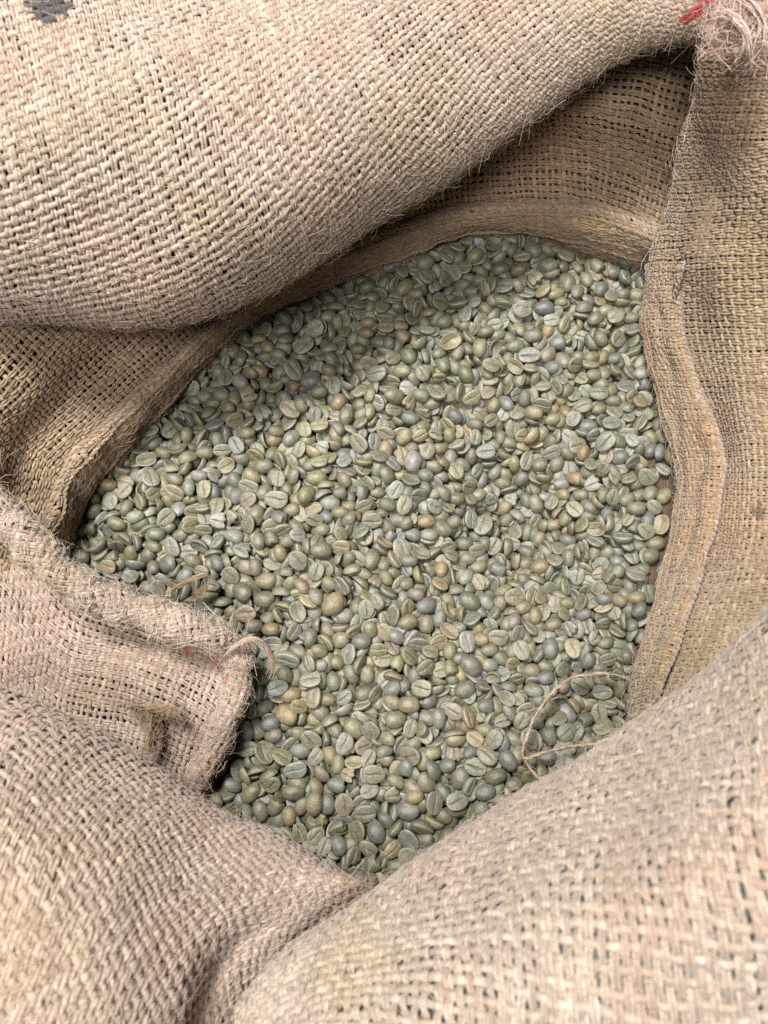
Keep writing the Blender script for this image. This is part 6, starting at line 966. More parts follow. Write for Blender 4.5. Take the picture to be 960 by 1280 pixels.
  542,-123,-64,121,-212,-90,90,11,894,-154,-126,-273,70,-27,90,17,-839,-28,-46,-62,-27,-213,89,7,-772,-131,-44,93,122,126,88,35,-459,-103,-63,-135,-242,-148,87,40,-31,-61,-72,-29,117,155,84,5,
  122,-86,-77,-234,-145,19,90,43,483,-83,-57,-199,202,28,84,33,-819,40,-60,109,-272,-61,88,11,-774,14,-57,48,-49,-206,83,7,-692,-53,-52,22,-128,173,89,12,-336,26,-66,-81,-106,74,84,7,
  -271,-22,-60,-101,-93,-28,92,2,-97,16,-55,35,13,-89,93,1,-44,-1,-63,-18,-128,109,84,0,113,57,-45,86,176,120,94,56,342,49,-68,32,261,-15,81,13,434,15,-67,125,-20,176,91,55,
  636,88,-105,-249,-22,-75,82,39,966,51,-186,-61,-137,-232,78,47,-636,195,-39,71,4,-250,86,32,-808,117,-82,-105,-43,-2,89,34,-745,115,-55,25,-60,-238,83,16,-587,96,-35,-24,37,-215,87,13,
  -335,104,-42,3,7,-11,89,47,-260,52,-49,270,-100,-34,89,40,-162,57,-47,-160,-23,64,89,53,-81,126,-64,71,-275,87,86,0,34,91,-47,94,282,-83,88,10,76,166,-59,207,-134,50,92,44,
  184,159,-70,-101,101,67,91,29,242,130,-78,33,-95,-256,76,2,353,115,-82,-12,-56,-123,88,33,476,135,-89,70,54,236,85,37,666,129,-121,-37,-17,86,85,2,1008,144,-183,200,86,137,88,14,
  1012,82,-190,18,147,170,85,13,-656,345,-14,264,-111,11,86,12,-425,210,-27,-288,58,40,87,11,-363,185,-37,-190,241,-12,87,4,-254,169,-34,160,-179,-119,83,5,-170,164,-34,-71,-97,89,89,6,
  127,185,-45,-197,187,14,83,38,175,246,-53,41,-9,-89,85,1,320,263,-75,-307,-2,-2,86,31,399,247,-84,34,-66,221,86,24,548,288,-107,-204,208,31,84,5,600,285,-115,81,161,129,86,7,
  1045,172,-205,-157,162,114,95,42,-1022,744,-35,-104,-11,-16,79,55,-884,386,-49,-7,216,100,88,8,-781,295,-56,45,-294,75,95,17,-605,320,-27,229,125,94,88,6,-320,359,-25,-41,-90,-232,86,31,
  -238,245,-31,231,195,20,89,44,-35,343,-59,213,-229,22,88,31,153,292,-74,20,12,-108,83,10,183,332,-74,55,60,253,86,19,302,335,-98,-310,-38,20,92,16,447,361,-104,-56,-7,-218,86,11,
  506,342,-114,-16,25,-135,95,33,668,364,-150,-17,-60,-51,77,41,741,317,-158,-33,262,77,88,11,-1028,375,-28,-8,236,-60,84,6,-885,624,-3,8,-102,-153,83,1,-838,460,-29,150,16,39,89,4,
  -795,391,-28,23,51,-295,103,33,-640,375,-42,4,-3,-116,84,4,-443,435,-23,-79,102,-54,86,16,-337,405,-24,10,28,10,83,7,-280,399,-20,21,158,16,88,32,-243,377,-37,-216,122,-69,86,40,
  -58,394,-39,-27,57,-263,91,32,3,370,-37,35,10,-107,84,22,240,359,-96,-32,-24,-278,80,13,312,399,-105,4,268,-54,86,46,402,407,-122,-88,-261,126,86,12,473,462,-128,-35,-106,-58,84,11,
  558,472,-145,183,-29,40,86,8,668,416,-168,284,-69,-11,88,42,773,393,-164,10,43,36,79,40,-1148,518,-48,-72,-290,40,91,17,-1135,434,-74,-97,246,110,85,32,-1028,472,-41,-114,21,87,89,2,
  -874,530,-17,197,33,182,87,33,-579,479,-8,44,16,-163,80,0,-405,501,-21,4,242,106,82,36,-239,495,-23,224,-161,10,89,10,-185,501,-25,-90,-39,217,88,16,-81,521,-34,46,100,238,82,16,
  -11,505,-50,63,74,291,86,38,221,565,-104,-3,43,113,78,7,248,470,-93,16,20,-147,81,0,350,493,-116,45,17,292,90,1,500,501,-149,-111,221,25,93,13,571,514,-169,-168,197,-17,94,7,
  964,496,-166,44,-59,-272,88,22,1120,488,-170,-120,-36,107,99,14,-1329,600,-38,-49,3,-47,88,13,-1251,603,-35,3,-81,299,88,32,-1072,549,-22,92,-231,-28,86,32,-839,540,-10,-97,-69,136,88,34,
  -551,546,-16,102,40,235,84,1,-447,594,-7,203,-214,32,91,3,-392,571,-14,-148,-129,-2,93,11,-291,578,-12,45,-37,-254,86,11,-163,574,-13,242,139,22,95,46,-40,586,-47,-43,-17,-210,83,46,
  68,577,-59,42,34,67,90,41,164,577,-102,7,57,-159,85,44,261,617,-114,-197,210,-6,95,5,483,604,-170,28,-86,96,85,30,787,549,-192,161,-21,-46,89,45,1018,593,-154,54,42,-14,89,47,
  1167,554,-165,2,19,-141,87,2,-1311,692,-38,-231,62,-20,90,10,-1216,698,-22,-54,-25,47,85,7,-1164,691,-22,237,61,41,84,16,-994,780,-13,-160,-106,-2,84,17,-727,698,-3,133,-10,38,89,0,
  -672,663,2,37,189,81,93,3,-464,699,-8,186,230,-56,82,47,-411,663,-7,-96,-77,64,91,7,-247,629,-3,77,43,-227,93,12,44,681,-42,-77,58,-81,93,10,36,628,-56,-13,-295,16,82,3,
  330,682,-163,37,23,291,82,0,427,674,-185,-241,-54,38,88,13,489,684,-207,-170,169,-3,81,40,973,687,-181,12,-36,-233,84,38,1014,639,-168,-193,227,97,87,2,-1321,808,-54,114,-110,-244,94,5,
  -1009,805,-12,-94,144,-243,91,5,-937,811,-22,-170,-68,-29,86,2,-681,778,-10,11,-16,-164,97,34,-549,776,-6,-161,-147,83,84,17,-407,754,5,-292,-73,59,88,1,-288,745,-6,-4,58,104,88,7,
  -152,742,-31,234,-29,-50,90,5,-32,791,-41,-180,245,-67,85,57,68,775,-78,43,-51,-196,84,37,131,740,-109,52,-41,-17,86,0,952,797,-176,-29,47,235,91,2,1086,771,-143,-35,-26,-115,87,7,
  1163,717,-148,6,32,-98,79,5,-1331,846,-42,-2,-143,-38,84,32,-1088,695,-20,-206,-189,-106,92,17,-1132,914,-24,23,245,-165,91,15,-895,902,-8,169,-235,56,86,55,-659,854,4,53,-6,-94,86,6,
  -436,799,19,105,-13,43,89,12,-366,873,-4,-18,-4,228,87,14,-304,897,-8,34,-40,-301,87,11,-141,810,-17,86,-3,118,91,1,-57,863,-44,127,275,70,90,25,66,867,-73,-310,14,20,92,44,
  307,851,-159,-51,-86,76,82,57,1191,883,-134,162,-251,-20,89,32,-1058,835,-10,-25,301,2,89,1,-1255,983,-82,40,293,-54,88,0,-1181,969,-37,2,-54,256,90,50,-1007,969,-11,42,74,43,86,12,
  -939,936,-16,-133,-227,-34,78,14,-872,981,-18,-51,260,52,94,6,-748,983,-16,233,-201,0,84,34,-675,981,-25,-228,-208,19,78,4,-637,960,-9,102,-257,-24,88,35,-429,991,3,245,-156,31,87,2,
  -368,935,-9,-14,-294,-95,102,13,-271,964,-1,-84,215,-183,92,9,-153,974,-46,165,212,-111,84,34,-57,930,-55,245,-123,-90,82,46,123,938,-91,-230,-109,47,86,32,182,928,-106,-234,130,26,88,59,
  345,987,-176,-91,-217,133,91,44,-1280,950,-57,2,-47,22,79,11,-1146,1026,-31,18,13,295,87,20,-699,1023,-20,120,-202,-197,76,35,-652,1027,-5,-115,-232,8,86,1,-571,1093,-30,15,-57,38,82,7,
  -485,1041,-4,-169,237,55,85,2,-371,1068,-2,106,-51,-33,87,47,-263,1087,-21,119,-225,114,86,0,-140,1017,-29,-11,-82,270,83,5,-72,1030,-40,-67,-86,256,87,5,104,1000,-79,-257,-161,73,86,4,
  186,1029,-102,190,232,-78,86,30,1080,998,-125,-17,74,-183,91,37,1213,1009,-125,-253,-140,43,89,5,-1172,1122,-65,-33,228,44,91,33,-953,1104,-24,-46,90,-3,78,30,-911,1132,-36,-163,-162,63,85,6,
  -869,1183,-31,31,-271,-94,80,6,-758,1107,-28,174,-79,48,84,5,-570,1144,-3,103,27,-70,90,20,-317,1162,-18,41,202,180,94,27,-176,1123,-22,-19,-24,-240,81,30,2,1184,-54,-165,211,27,95,25,
  39,1125,-61,67,47,248,91,34,174,1086,-110,94,44,46,80,0,830,1107,-198,-44,-240,-23,90,58,1041,1107,-112,-222,126,-39,83,34,1171,1111,-117,-133,137,23,87,6,1269,1200,-114,154,-195,-105,86,31,
  -1023,1209,-38,52,-200,-139,80,8,-816,1234,-18,139,53,106,99,42,-738,1218,-11,227,-146,-102,83,2,-706,1244,-13,-15,-128,63,96,37,-343,1225,-23,73,-285,28,90,13,-220,1247,-18,-250,155,-2,85,28,
  -165,1228,-36,266,-145,-43,85,6,-44,1219,-33,49,12,160,85,30,123,1202,-77,-260,-38,-13,77,44,159,1153,-83,-111,-228,116,92,5,265,1222,-110,50,-260,-30,86,11,369,1134,-168,25,-19,221,89,3,
  402,1188,-144,-219,-168,-79,88,3,488,1169,-178,-27,-115,-250,84,37,704,1189,-188,66,-26,-284,81,58,1080,1245,-98,-272,55,55,89,2,1178,1211,-116,-205,132,105,83,7,-990,1330,-54,-139,-86,-203,84,32,
  -840,1332,-32,-74,97,-43,82,11,-764,1298,-30,20,-73,-281,93,31,-617,1308,-24,42,-85,-240,84,2,-431,1307,-32,-36,-28,90,96,45,-355,1282,-40,-288,21,99,97,15,-215,1342,-34,-23,-6,-39,83,51,
  -107,1358,-33,253,43,69,78,12,240,1304,-92,-4,51,-165,90,17,418,1264,-135,-22,-39,-9,82,36,538,1284,-140,168,168,74,76,1,580,1266,-149,37,283,-60,89,9,770,1259,-146,251,93,148,92,1,
  949,1336,-113,21,300,-78,98,38,1132,1376,-105,-48,23,192,90,4,1220,1330,-129,188,26,50,80,33,1279,1347,-128,271,83,96,87,0,-922,1497,-80,126,-266,78,91,2,-885,1442,-88,31,196,129,86,32,
  -430,1468,-42,-43,-11,-140,82,36,-199,1418,-43,33,54,-107,90,16,-123,1407,-60,262,22,127,93,0,112,1356,-82,-153,195,20,81,3,222,1425,-67,279,17,6,86,3,357,1373,-101,154,142,156,82,1,
  381,1422,-104,28,-54,173,89,8,448,1385,-108,40,-32,258,86,17,686,1366,-122,-76,1,-101,91,8,825,1361,-117,-259,-143,73,88,13,905,1394,-111,-214,-203,69,90,42,975,1410,-95,-30,70,-221,80,6,
  1069,1396,-102,-22,35,215,98,0,1009,1354,-103,-97,40,-262,87,3,-759,1425,-67,24,4,-276,88,15,-847,1521,-68,63,-72,-252,92,56,-552,1525,-62,236,-143,60,91,0,-453,1529,-51,42,-284,-74,84,5,
  -390,1543,-68,-103,252,72,87,4,-279,1527,-55,-17,73,-289,85,13,-111,1471,-40,-4,-41,-255,91,11,36,1525,-39,-29,-153,246,88,12,111,1416,-52,-41,53,-206,92,16,253,1501,-90,161,22,-89,82,1,
  377,1502,-82,-8,-29,16,89,7,484,1484,-88,-13,7,96,83,44,585,1506,-85,135,-56,-232,78,0,652,1457,-83,-160,196,3,86,1,853,1502,-91,-116,281,-36,87,3,952,1504,-109,9,-59,246,83,4,
  1014,1537,-93,192,-91,60,92,19,-856,1581,-68,-29,-31,118,84,2,-802,1647,-78,228,-90,50,82,33,-165,1571,-38,16,120,66,93,36,-120,1610,-45,76,243,-38,90,43,-17,1633,-49,22,223,-129,89,14,
  139,1540,-39,-84,-215,81,90,4,183,1562,-56,-87,245,48,87,6,248,1545,-50,-16,168,-251,87,16,415,1557,-75,-155,230,51,91,50,483,1584,-57,227,-182,-14,89,13,543,1507,-110,161,-121,-188,86,44,
  633,1554,-78,-170,211,-87,93,13,711,1557,-82,-206,146,186,86,44,812,1605,-94,-95,264,-68,80,57,971,1628,-82,-30,-70,-283,93,17,1037,1597,-104,151,-235,106,96,0,1231,1615,-122,271,60,-4,91,55,
  -644,1692,-74,46,121,226,84,24,-70,1655,-37,-117,131,-146,88,4,6,1670,-32,-116,-5,-41,87,32,129,1680,-55,238,-142,-53,92,7,196,1654,-45,151,-126,-87,88,7,303,1714,-59,-1,9,154,83,38,
  391,1704,-60,235,-169,56,84,3,481,1685,-73,119,-260,-50,94,34,551,1595,-73,20,6,-247,84,35,776,1666,-66,-217,-74,42,92,45,846,1651,-78,237,-125,-3,100,51,911,1654,-82,-247,-144,-55,87,31,
  -663,1768,-67,136,264,2,84,37,-560,1806,-72,20,-1,-164,80,12,-298,1806,-48,42,-10,-137,86,8,-98,1732,-36,-91,-271,-12,82,2,-60,1788,-41,-54,-49,34,92,7,147,1794,-54,-9,22,253,82,46,
  304,1769,-39,-44,-19,4,93,33,389,1813,-58,-165,2,42,84,1,481,1785,-54,-32,-8,304,83,4,538,1774,-58,-74,275,-75,83,2,676,1725,-75,-191,179,166,83,3,735,1732,-54,-9,34,-223,86,1,
  805,1758,-73,17,-29,70,89,4,928,1729,-82,99,-146,-96,77,8,1049,1803,-88,-112,-67,-155,86,4,1202,1773,-125,-1,-101,-10,92,7,-441,1910,-64,-91,52,114,86,0,-371,1930,-72,-36,-29,-126,90,7,
  -322,1897,-71,-77,-54,182,91,13,-226,1835,-58,194,165,125,86,14,-71,1845,-58,46,15,-149,92,15,141,1923,-38,-203,-205,22,89,7,189,1929,-33,-92,56,-87,85,5,254,1846,-37,-138,257,70,90,2,
  388,1867,-35,37,-35,-174,94,34,457,1842,-52,-5,47,-191,79,15,523,1869,-61,-160,-92,41,86,33,645,1800,-57,-179,-191,124,91,11,694,1815,-66,224,-172,50,87,4,795,1848,-57,28,-5,4,88,51,
  938,1877,-63,63,232,-192,87,4,1037,1851,-83,-17,-49,-203,91,16,-271,1986,-73,284,-92,2,92,7,-261,1880,-68,51,-279,16,88,53,38,1892,-72,-218,21,19,81,2,33,2020,-55,74,41,81,92,11,
  49,1959,-46,-1,-16,-21,89,0,172,1983,-45,-187,-83,-6,92,33,514,1939,-40,14,135,96,89,10,778,1979,-74,212,96,-30,72,10,828,1979,-49,20,-252,-146,87,12,915,1966,-60,-37,-2,-232,84,6,
  1043,1960,-68,-39,-4,-228,80,13,1145,1964,-88,-108,6,-5,86,25,144,1613,-37,-258,165,4,89,8,-111,2067,-61,22,296,68,88,1,-53,2054,-71,-70,-60,220,89,30,87,2096,-66,-276,39,-21,88,6,
  173,2049,-50,-47,-194,153,92,11,464,2063,-42,58,297,-50,82,17,613,2055,-63,144,-37,-64,76,11,726,2048,-52,-1,-24,-179,90,17,877,2138,-58,34,-215,1,95,3,917,2066,-60,9,-19,-135,87,43,
  1020,2097,-63,-13,2,-71,86,11,1092,2005,-84,27,-21,106,89,34,1169,2093,-111,-221,101,-71,82,8,29,2129,-54,-116,7,31,95,6,171,2178,-48,14,-5,247,88,5,242,2207,-69,15,155,195,97,15,
  360,2193,-59,-96,289,-7,97,7,476,2118,-60,-56,-269,21,83,2,539,2221,-64,48,-65,-262,85,3,750,2171,-54,-2,65,-246,89,4,879,2195,-79,62,-4,103,83,4,921,2164,-92,6,259,28,88,7,
  1010,2164,-79,198,179,48,90,40,1182,2169,-75,-133,58,9,93,9,1164,2003,-86,11,-265,-139,83,9,271,2243,-91,95,-4,-7,87,12,292,2232,-58,-51,-304,-48,88,40,472,2223,-53,94,87,-90,85,54,
  557,2295,-59,-57,-9,50,80,7,627,2298,-56,187,-84,-9,90,17,306,2184,-36,-4,3,-70,89,5,441,2182,-21,-281,-116,-23,89,12,564,2129,-48,274,32,33,96,8,200,2054,-15,-16,20,-88,85,2,
  85,2091,-28,-34,6,-85,80,5,47,2020,-22,100,47,105,80,2,-14,1985,-33,122,-74,-10,88,3,-51,1958,-29,238,85,-81,80,3,73,1905,-42,-249,55,109,81,7,352,1918,-20,-62,-3,46,101,5,
  485,2004,-29,107,-8,-127,82,17,572,1924,-38,138,-8,-13,80,13,210,1873,-21,240,-7,36,81,15,286,1820,-24,-261,-8,29,80,5,156,1886,-10,100,33,127,88,15,-8,1905,-32,-14,30,107,94,6,
  427,1801,-36,70,-26,128,81,16,200,1781,-33,-33,20,-3,80,52,169,1706,-23,-142,-30,94,93,15,10,1791,-22,-5,-2,-19,84,12,-80,1825,-31,297,0,36,80,23,-84,1758,-8,280,-42,21,80,22,
  -120,1684,-30,-306,12,10,80,3,257,1668,-33,235,97,-8,83,7,343,1671,-41,262,171,19,86,4,40,1628,-18,19,30,39,83,12,176,1550,-18,31,18,-100,82,7,402,1756,-54,-65,24,-95,87,0,
  527,1823,-52,43,-26,23,81,3,547,1600,-33,115,-82,-95,92,16,518,1694,-40,90,-24,135,87,9,478,1774,-30,-288,-43,-33,80,7,24,1708,-11,223,-172,-27,80,0,149,1966,-11,286,-23,51,80,1,
  883,2190,-42,-6,26,-4,96,14,669,2172,-23,-15,-24,-4,89,11,808,2083,-35,-108,-36,-19,89,18,763,1995,-39,-20,-65,30,92,17,928,1990,-34,-246,-139,75,95,1,976,2066,-44,-248,161,-25,89,17,
  1049,2012,-44,-246,-114,57,95,37,1164,2075,-49,-2,82,85,110,37,1129,2115,-72,-246,-18,74,89,30,940,2134,-48,216,-133,-30,80,11,850,1942,-39,256,29,22,80,6,732,1813,-38,59,74,54,80,7,
  776,1791,-47,-242,-166,-29,80,26,852,1821,-49,67,32,109,94,17,952,1909,-38,239,81,-24,101,0,1009,1864,-60,254,101,-6,94,0,1026,1758,-73,-184,146,-28,87,0,1109,1873,-67,11,-8,34,87,2,
  1199,1890,-107,-266,7,-22,87,3,1196,1818,-95,-52,-6,55,94,30,683,1589,-41,-25,15,10,80,16,887,1612,-48,70,65,13,99,10,982,1738,-73,-64,75,-59,100,4,1094,1608,-101,-10,85,140,86,0,
  1042,1670,-93,-191,-131,35,80,13,980,1664,-69,275,46,-36,86,12,1085,1667,-104,-259,8,-108,80,37,980,1565,-62,-302,-10,39,80,11,643,2021,-28,253,-100,-74,80,10,1093,1978,-60,-1,24,42,80,5,
  784,1610,-72,-264,51,-75,80,35,618,1707,-43,287,31,-22,93,4,-594,1755,-60,249,15,6,80,22,-709,1694,-64,239,155,-25,80,22,-673,1645,-46,-202,185,-80,93,2,-460,1610,-45,68,-51,-76,80,2,
  -461,1744,-41,209,107,-51,100,2,-252,1687,-25,227,41,-7,86,3,-206,1587,-47,-202,73,-149,80,12,-580,1575,-41,-280,36,24,86,24,-620,1556,-32,-179,-6,-88,92,17,-499,1481,-24,-47,-6,53,85,19,
  -880,1489,-44,44,-46,73,85,2,-562,1430,-25,75,-96,-145,85,0,-446,1420,-17,-214,135,103,80,54,-408,1489,-24,286,-106,1,80,26,-372,1378,21,-255,160,19,80,10,-313,1338,-7,34,-33,128,84,1,
  -207,1401,-18,-219,-111,-6,85,20,-170,1496,-25,-111,14,-64,80,30,-254,1575,-31,-298,61,45,80,10,-477,1260,0,281,14,-77,80,17,-616,1258,-4,255,-43,16,84,15,-352,1265,3,24,-18,-128,80,14,
  -289,1282,2,-32,-26,-5,97,10,-202,1275,1,191,-113,-53,80,4,-265,1182,0,44,-4,-25,80,56,-374,1172,-2,-14,-32,118,84,12,-719,1172,-4,75,27,9,84,53,-882,1245,-19,-131,-143,85,84,14,
  -795,1158,-1,-305,-5,30,83,14,-716,1390,-39,-268,10,-65,80,14,-789,1415,-46,-281,15,-28,80,15,-800,1363,-31,188,119,3,84,12,-299,1450,-8,-241,-18,-35,85,1,-227,1909,-41,191,7,-10,94,13,
  -561,1657,-55,303,-31,47,80,3,-494,1665,-43,300,-45,-17,80,4,-61,1361,-19,-167,-107,126,91,17,-67,1444,-16,201,136,72,80,12,-21,1145,-22,-27,46,28,83,1,-92,1116,-12,-83,34,34,80,15,
  22,1070,-54,254,-84,-112,95,5,171,1455,-43,-293,63,23,85,4,347,1467,-49,-62,92,-145,98,5,248,1455,-42,-47,-43,-110,98,7,327,1361,-75,-239,101,2,84,30,183,1305,-59,-286,-35,105,84,14,
  335,1233,-104,-58,-55,-8,87,52,162,1257,-45,68,-2,51,80,27,300,1270,-93,-157,-181,-64,80,10,418,1268,-98,1,37,-164,80,0,496,1353,-103,17,21,75,84,3,416,1327,-86,-246,36,-31,80,4,
  428,1127,-168,49,38,92,83,7,328,1110,-123,-16,6,-87,86,15,197,1192,-74,28,3,131,83,45,191,1078,-83,-274,44,36,80,30,116,1049,-68,-45,47,28,95,8,-88,917,-20,78,-19,57,82,43,
  223,929,-82,6,68,0,88,50,272,1004,-107,226,-92,-85,89,3,332,985,-134,-287,12,22,80,5,393,995,-177,-12,73,176,88,1,189,870,-96,282,31,-35,88,24,307,870,-122,284,62,74,81,1,
  255,895,-120,-272,17,27,80,15,106,846,-59,-223,-71,47,80,6,33,787,-58,-165,-106,27,80,56,203,812,-97,244,-3,-13,87,55,555,1085,-213,-300,10,-24,83,7,566,973,-260,-217,-108,-28,80,24,
  502,1013,-219,64,-40,75,82,6,283,936,-119,-73,5,-81,80,8,272,1145,-95,225,63,-106,80,26,364,1147,-135,-278,72,41,83,7,387,1048,-165,50,68,-4,89,0,-93,980,-20,-158,-155,74,95,36,
  777,1354,-91,311,37,29,80,11,689,1283,-127,-151,-92,43,97,23,742,1514,-80,-24,-18,6,80,0,807,1505,-75,60,-87,-81,85,3,873,1352,-86,-7,-15,106,84,48,1159,1473,-99,51,51,41,88,1,
  1195,1440,-98,-31,41,40,85,22,1067,1446,-87,-301,4,-17,80,1,1002,1401,-83,-244,-35,60,80,10,1125,1420,-97,210,-125,31,84,2,966,1281,-92,88,29,33,90,36,1136,1251,-90,4,-25,-110,80,51,
  845,1200,-138,-193,81,-11,80,2,919,1201,-120,-212,-163,-3,83,22,805,1161,-157,-230,-146,16,90,5,1129,1151,-93,88,23,55,83,3,640,1102,-212,-236,-96,-79,89,31,740,1098,-180,-138,33,16,80,4,
  826,1068,-184,-227,4,34,83,54,869,1085,-142,-255,50,-117,86,24,1046,1068,-91,25,26,-59,83,6,1105,973,-118,-238,-58,49,85,12,1012,917,-159,-180,182,-36,80,31,804,944,-230,117,84,46,82,20,
  824,1025,-195,288,-52,111,80,24,628,941,-260,181,-103,-21,88,55,971,971,-149,-88,66,-54,82,18,1092,881,-112,-46,-31,101,82,16,861,864,-210,177,15,207,81,3,1010,865,-126,135,-152,-130,94,9,
  737,891,-256,-238,31,-175,80,15,781,989,-215,-41,-27,108,82,2,995,1117,-108,32,-88,98,80,5,945,1142,-116,-22,-53,-129,80,4,727,1159,-157,-294,-70,19,80,5,1187,1336,-100,-59,-46,90,91,1,
  1032,985,-110,52,35,-162,82,4,905,1014,-170,-304,18,-45,80,12,1109,1067,-109,-55,-16,30,80,1,999,998,-128,-191,-136,59,80,4,1220,944,-127,58,2,-89,80,1,609,1164,-169,-159,-195,-14,83,13,
  -1054,926,10,53,-77,-58,91,13,-1193,934,-15,5,-19,-93,85,5,-1268,894,-22,237,136,8,85,13,-1208,1009,-3,-304,10,23,80,22,-1134,980,-9,10,-6,93,82,10,-1161,1084,-27,-101,34,0,83,11,
  -1097,1180,-43,-52,32,40,80,5,-984,1162,-20,-280,51,32,80,11,-931,1076,10,194,15,-2,80,11,-870,1135,0,219,87,-10,96,10,-912,1168,7,-59,-27,-7,96,9,-812,1043,3,-249,13,3,80,53,
  -849,988,22,-225,195,-19,82,53,-778,897,12,-63,7,26,80,6,-1066,857,22,298,45,-38,80,52,-972,777,20,-265,18,37,81,31,-1060,748,-3,103,-43,-129,81,40,-834,811,15,18,75,45,81,14,
  -985,733,2,236,-75,-2,80,13,-1057,651,-5,-150,43,29,93,30,-979,643,-8,179,-148,15,80,4,-1108,761,-3,112,-40,-51,81,43,-1220,729,1,-92,-17,89,93,9,-1067,597,-5,-26,-32,-32,86,59,
  -1169,644,-3,36,-22,-15,80,20,-1143,562,-19,-225,-31,-67,80,42,-783,729,22,110,2,-47,87,8,-705,653,26,-246,134,-29,80,34,-952,549,-6,3,56,-111,80,42,-1266,809,-15,-273,-12,3,80,6,
  -1112,899,14,-245,-175,27,80,7,-776,804,1,82,19,-7,80,13,-1283,949,-31,-287,-15,-67,80,17,-768,619,7,31,-40,-19,80,7,-705,741,21,-76,-14,105,81,37,-370,771,25,-11,67,13,84,51,
  -585,935,11,16,-46,28,88,42,-459,1025,24,-11,13,-157,80,14,-398,1040,17,215,137,107,83,1,-285,1103,18,-30,6,18,80,10,-255,999,12,176,10,6,80,13,-178,1030,-4,-227,108,-34,83,47,
  -185,971,-3,-283,-34,39,80,46,-190,885,-7,303,-1,-10,80,13,-187,783,7,11,67,-67,80,17,-97,788,8,-49,-33,68,81,5,-181,728,8,64,4,-6,81,10,-529,748,19,190,-166,-78,81,43,
  -406,618,15,216,30,-22,80,6,-342,559,8,218,-124,-33,83,23,-138,632,-17,197,13,27,80,14,2,664,-35,238,152,-115,80,15,-86,622,-37,239,-41,-4,80,17,-224,570,6,265,-60,-59,80,12,
  -283,516,6,-165,-237,86,83,5,-418,471,1,118,-56,1,80,24,-432,534,1,192,-7,5,86,48,-29,495,-8,27,-7,-105,80,7,-161,435,-21,-287,-31,44,80,55,-158,673,-7,-250,-111,-86,87,4,
  -403,887,12,-303,-44,-58,80,11,-439,695,23,-244,168,47,80,10,-540,636,22,-180,-216,23,80,42,-193,675,12,109,136,26,80,48,0,749,-18,-82,47,-29,87,29,-154,853,7,238,85,62,82,5,
  248,654,-86,201,197,-18,86,26,241,580,-82,-42,41,-4,80,25,135,532,-48,-306,25,-7,80,41,104,574,-48,-257,-26,78,80,6,147,621,-57,-141,37,-155,92,24,363,617,-126,-222,-75,73,86,51,
  418,753,-172,40,28,-1,84,1,283,757,-119,81,-27,59,81,5,296,716,-115,-17,56,-21,81,47,423,605,-160,12,-14,-58,92,14,415,598,-128,38,-20,-119,80,22,446,507,-114,284,-110,-47,80,57,
  331,449,-84,-19,131,-63,80,12,237,430,-77,-230,-169,-10,80,53,55,346,-32,-267,67,65,82,57,376,431,-92,-73,5,85,91,30,276,298,-63,232,177,-20,80,12,37,186,-26,126,-18,-22,84,12,
  190,287,-30,-30,42,7,80,0,448,234,-80,-255,18,90,84,52,412,152,-61,-68,75,38,83,6,452,189,-66,67,-61,24,80,49,563,427,-106,-252,-121,70,80,45,570,372,-105,14,50,-152,80,5,
  608,488,-119,301,44,-52,80,12,568,785,-251,-120,-128,107,93,4,634,397,-136,-71,10,-96,80,2,629,220,-107,277,8,-47,80,10,553,185,-92,87,-3,30,80,5,519,151,-78,202,7,-32,80,0,
  660,455,-136,-215,-178,74,85,10,444,301,-80,298,32,-11,80,41,276,465,-67,-45,74,-67,80,29,215,134,-51,-165,-53,1,80,43,43,437,-31,90,-26,-194,85,4,7,601,-33,-258,150,-6,80,13,
  111,676,-34,304,-7,-42,80,33,405,344,-76,-285,41,-62,80,25,539,245,-85,52,67,-29,84,22,1191,718,-130,-286,-21,58,87,5,965,530,-146,290,-30,24,80,32,1025,522,-144,-270,80,-87,80,23,
  961,426,-168,73,15,15,85,6,948,578,-154,-24,-11,78,80,9,1044,431,-145,96,65,155,80,12,1083,421,-171,-209,182,-146,80,4,1107,481,-127,243,73,50,80,5,1109,529,-140,-268,-2,-9,80,25,
  870,464,-158,234,15,62,80,31,909,361,-147,26,38,89,80,56,865,511,-142,-47,-99,62,85,8,803,583,-165,31,57,137,80,1,788,462,-162,-5,54,7,80,15,810,514,-156,294,9,-34,80,16,
  961,341,-158,242,34,-19,80,3,759,223,-139,18,50,39,84,5,1060,276,-178,-272,73,125,80,40,1002,206,-151,73,-63,65,84,6,935,222,-172,-242,41,41,80,43,685,191,-105,262,45,-44,83,33,
  691,631,-212,180,-6,-52,86,7,1027,642,-128,-262,-86,-43,80,5,730,416,-145,282,60,34,80,11,958,643,-154,24,-8,35,80,46,987,619,-117,4,-92,-79,80,6,908,724,-182,46,-136,-85,80,6,
  692,537,-173,-2,51,81,80,14,776,715,-220,-42,-49,-91,86,41,877,750,-194,-119,70,-144,81,3,-243,326,-17,104,-3,-94,90,10,-129,370,-9,77,73,23,85,14,-233,96,-27,-309,7,-35,80,13,
  -220,17,-31,164,81,-8,82,5,-449,-43,-35,275,21,51,80,41,-341,-40,-37,-245,62,42,80,17,-482,72,-35,248,77,-70,80,0,-119,-151,-47,-54,-6,8,81,18,-472,381,0,253,5,21,80,20,
  -536,390,5,297,5,-69,80,42,-322,216,-23,262,-145,-38,80,3,-303,240,6,52,-29,-121,80,7,-266,228,-10,-283,-40,-91,80,53,-72,196,-32,229,184,53,80,12,-39,120,-41,49,76,48,83,1,
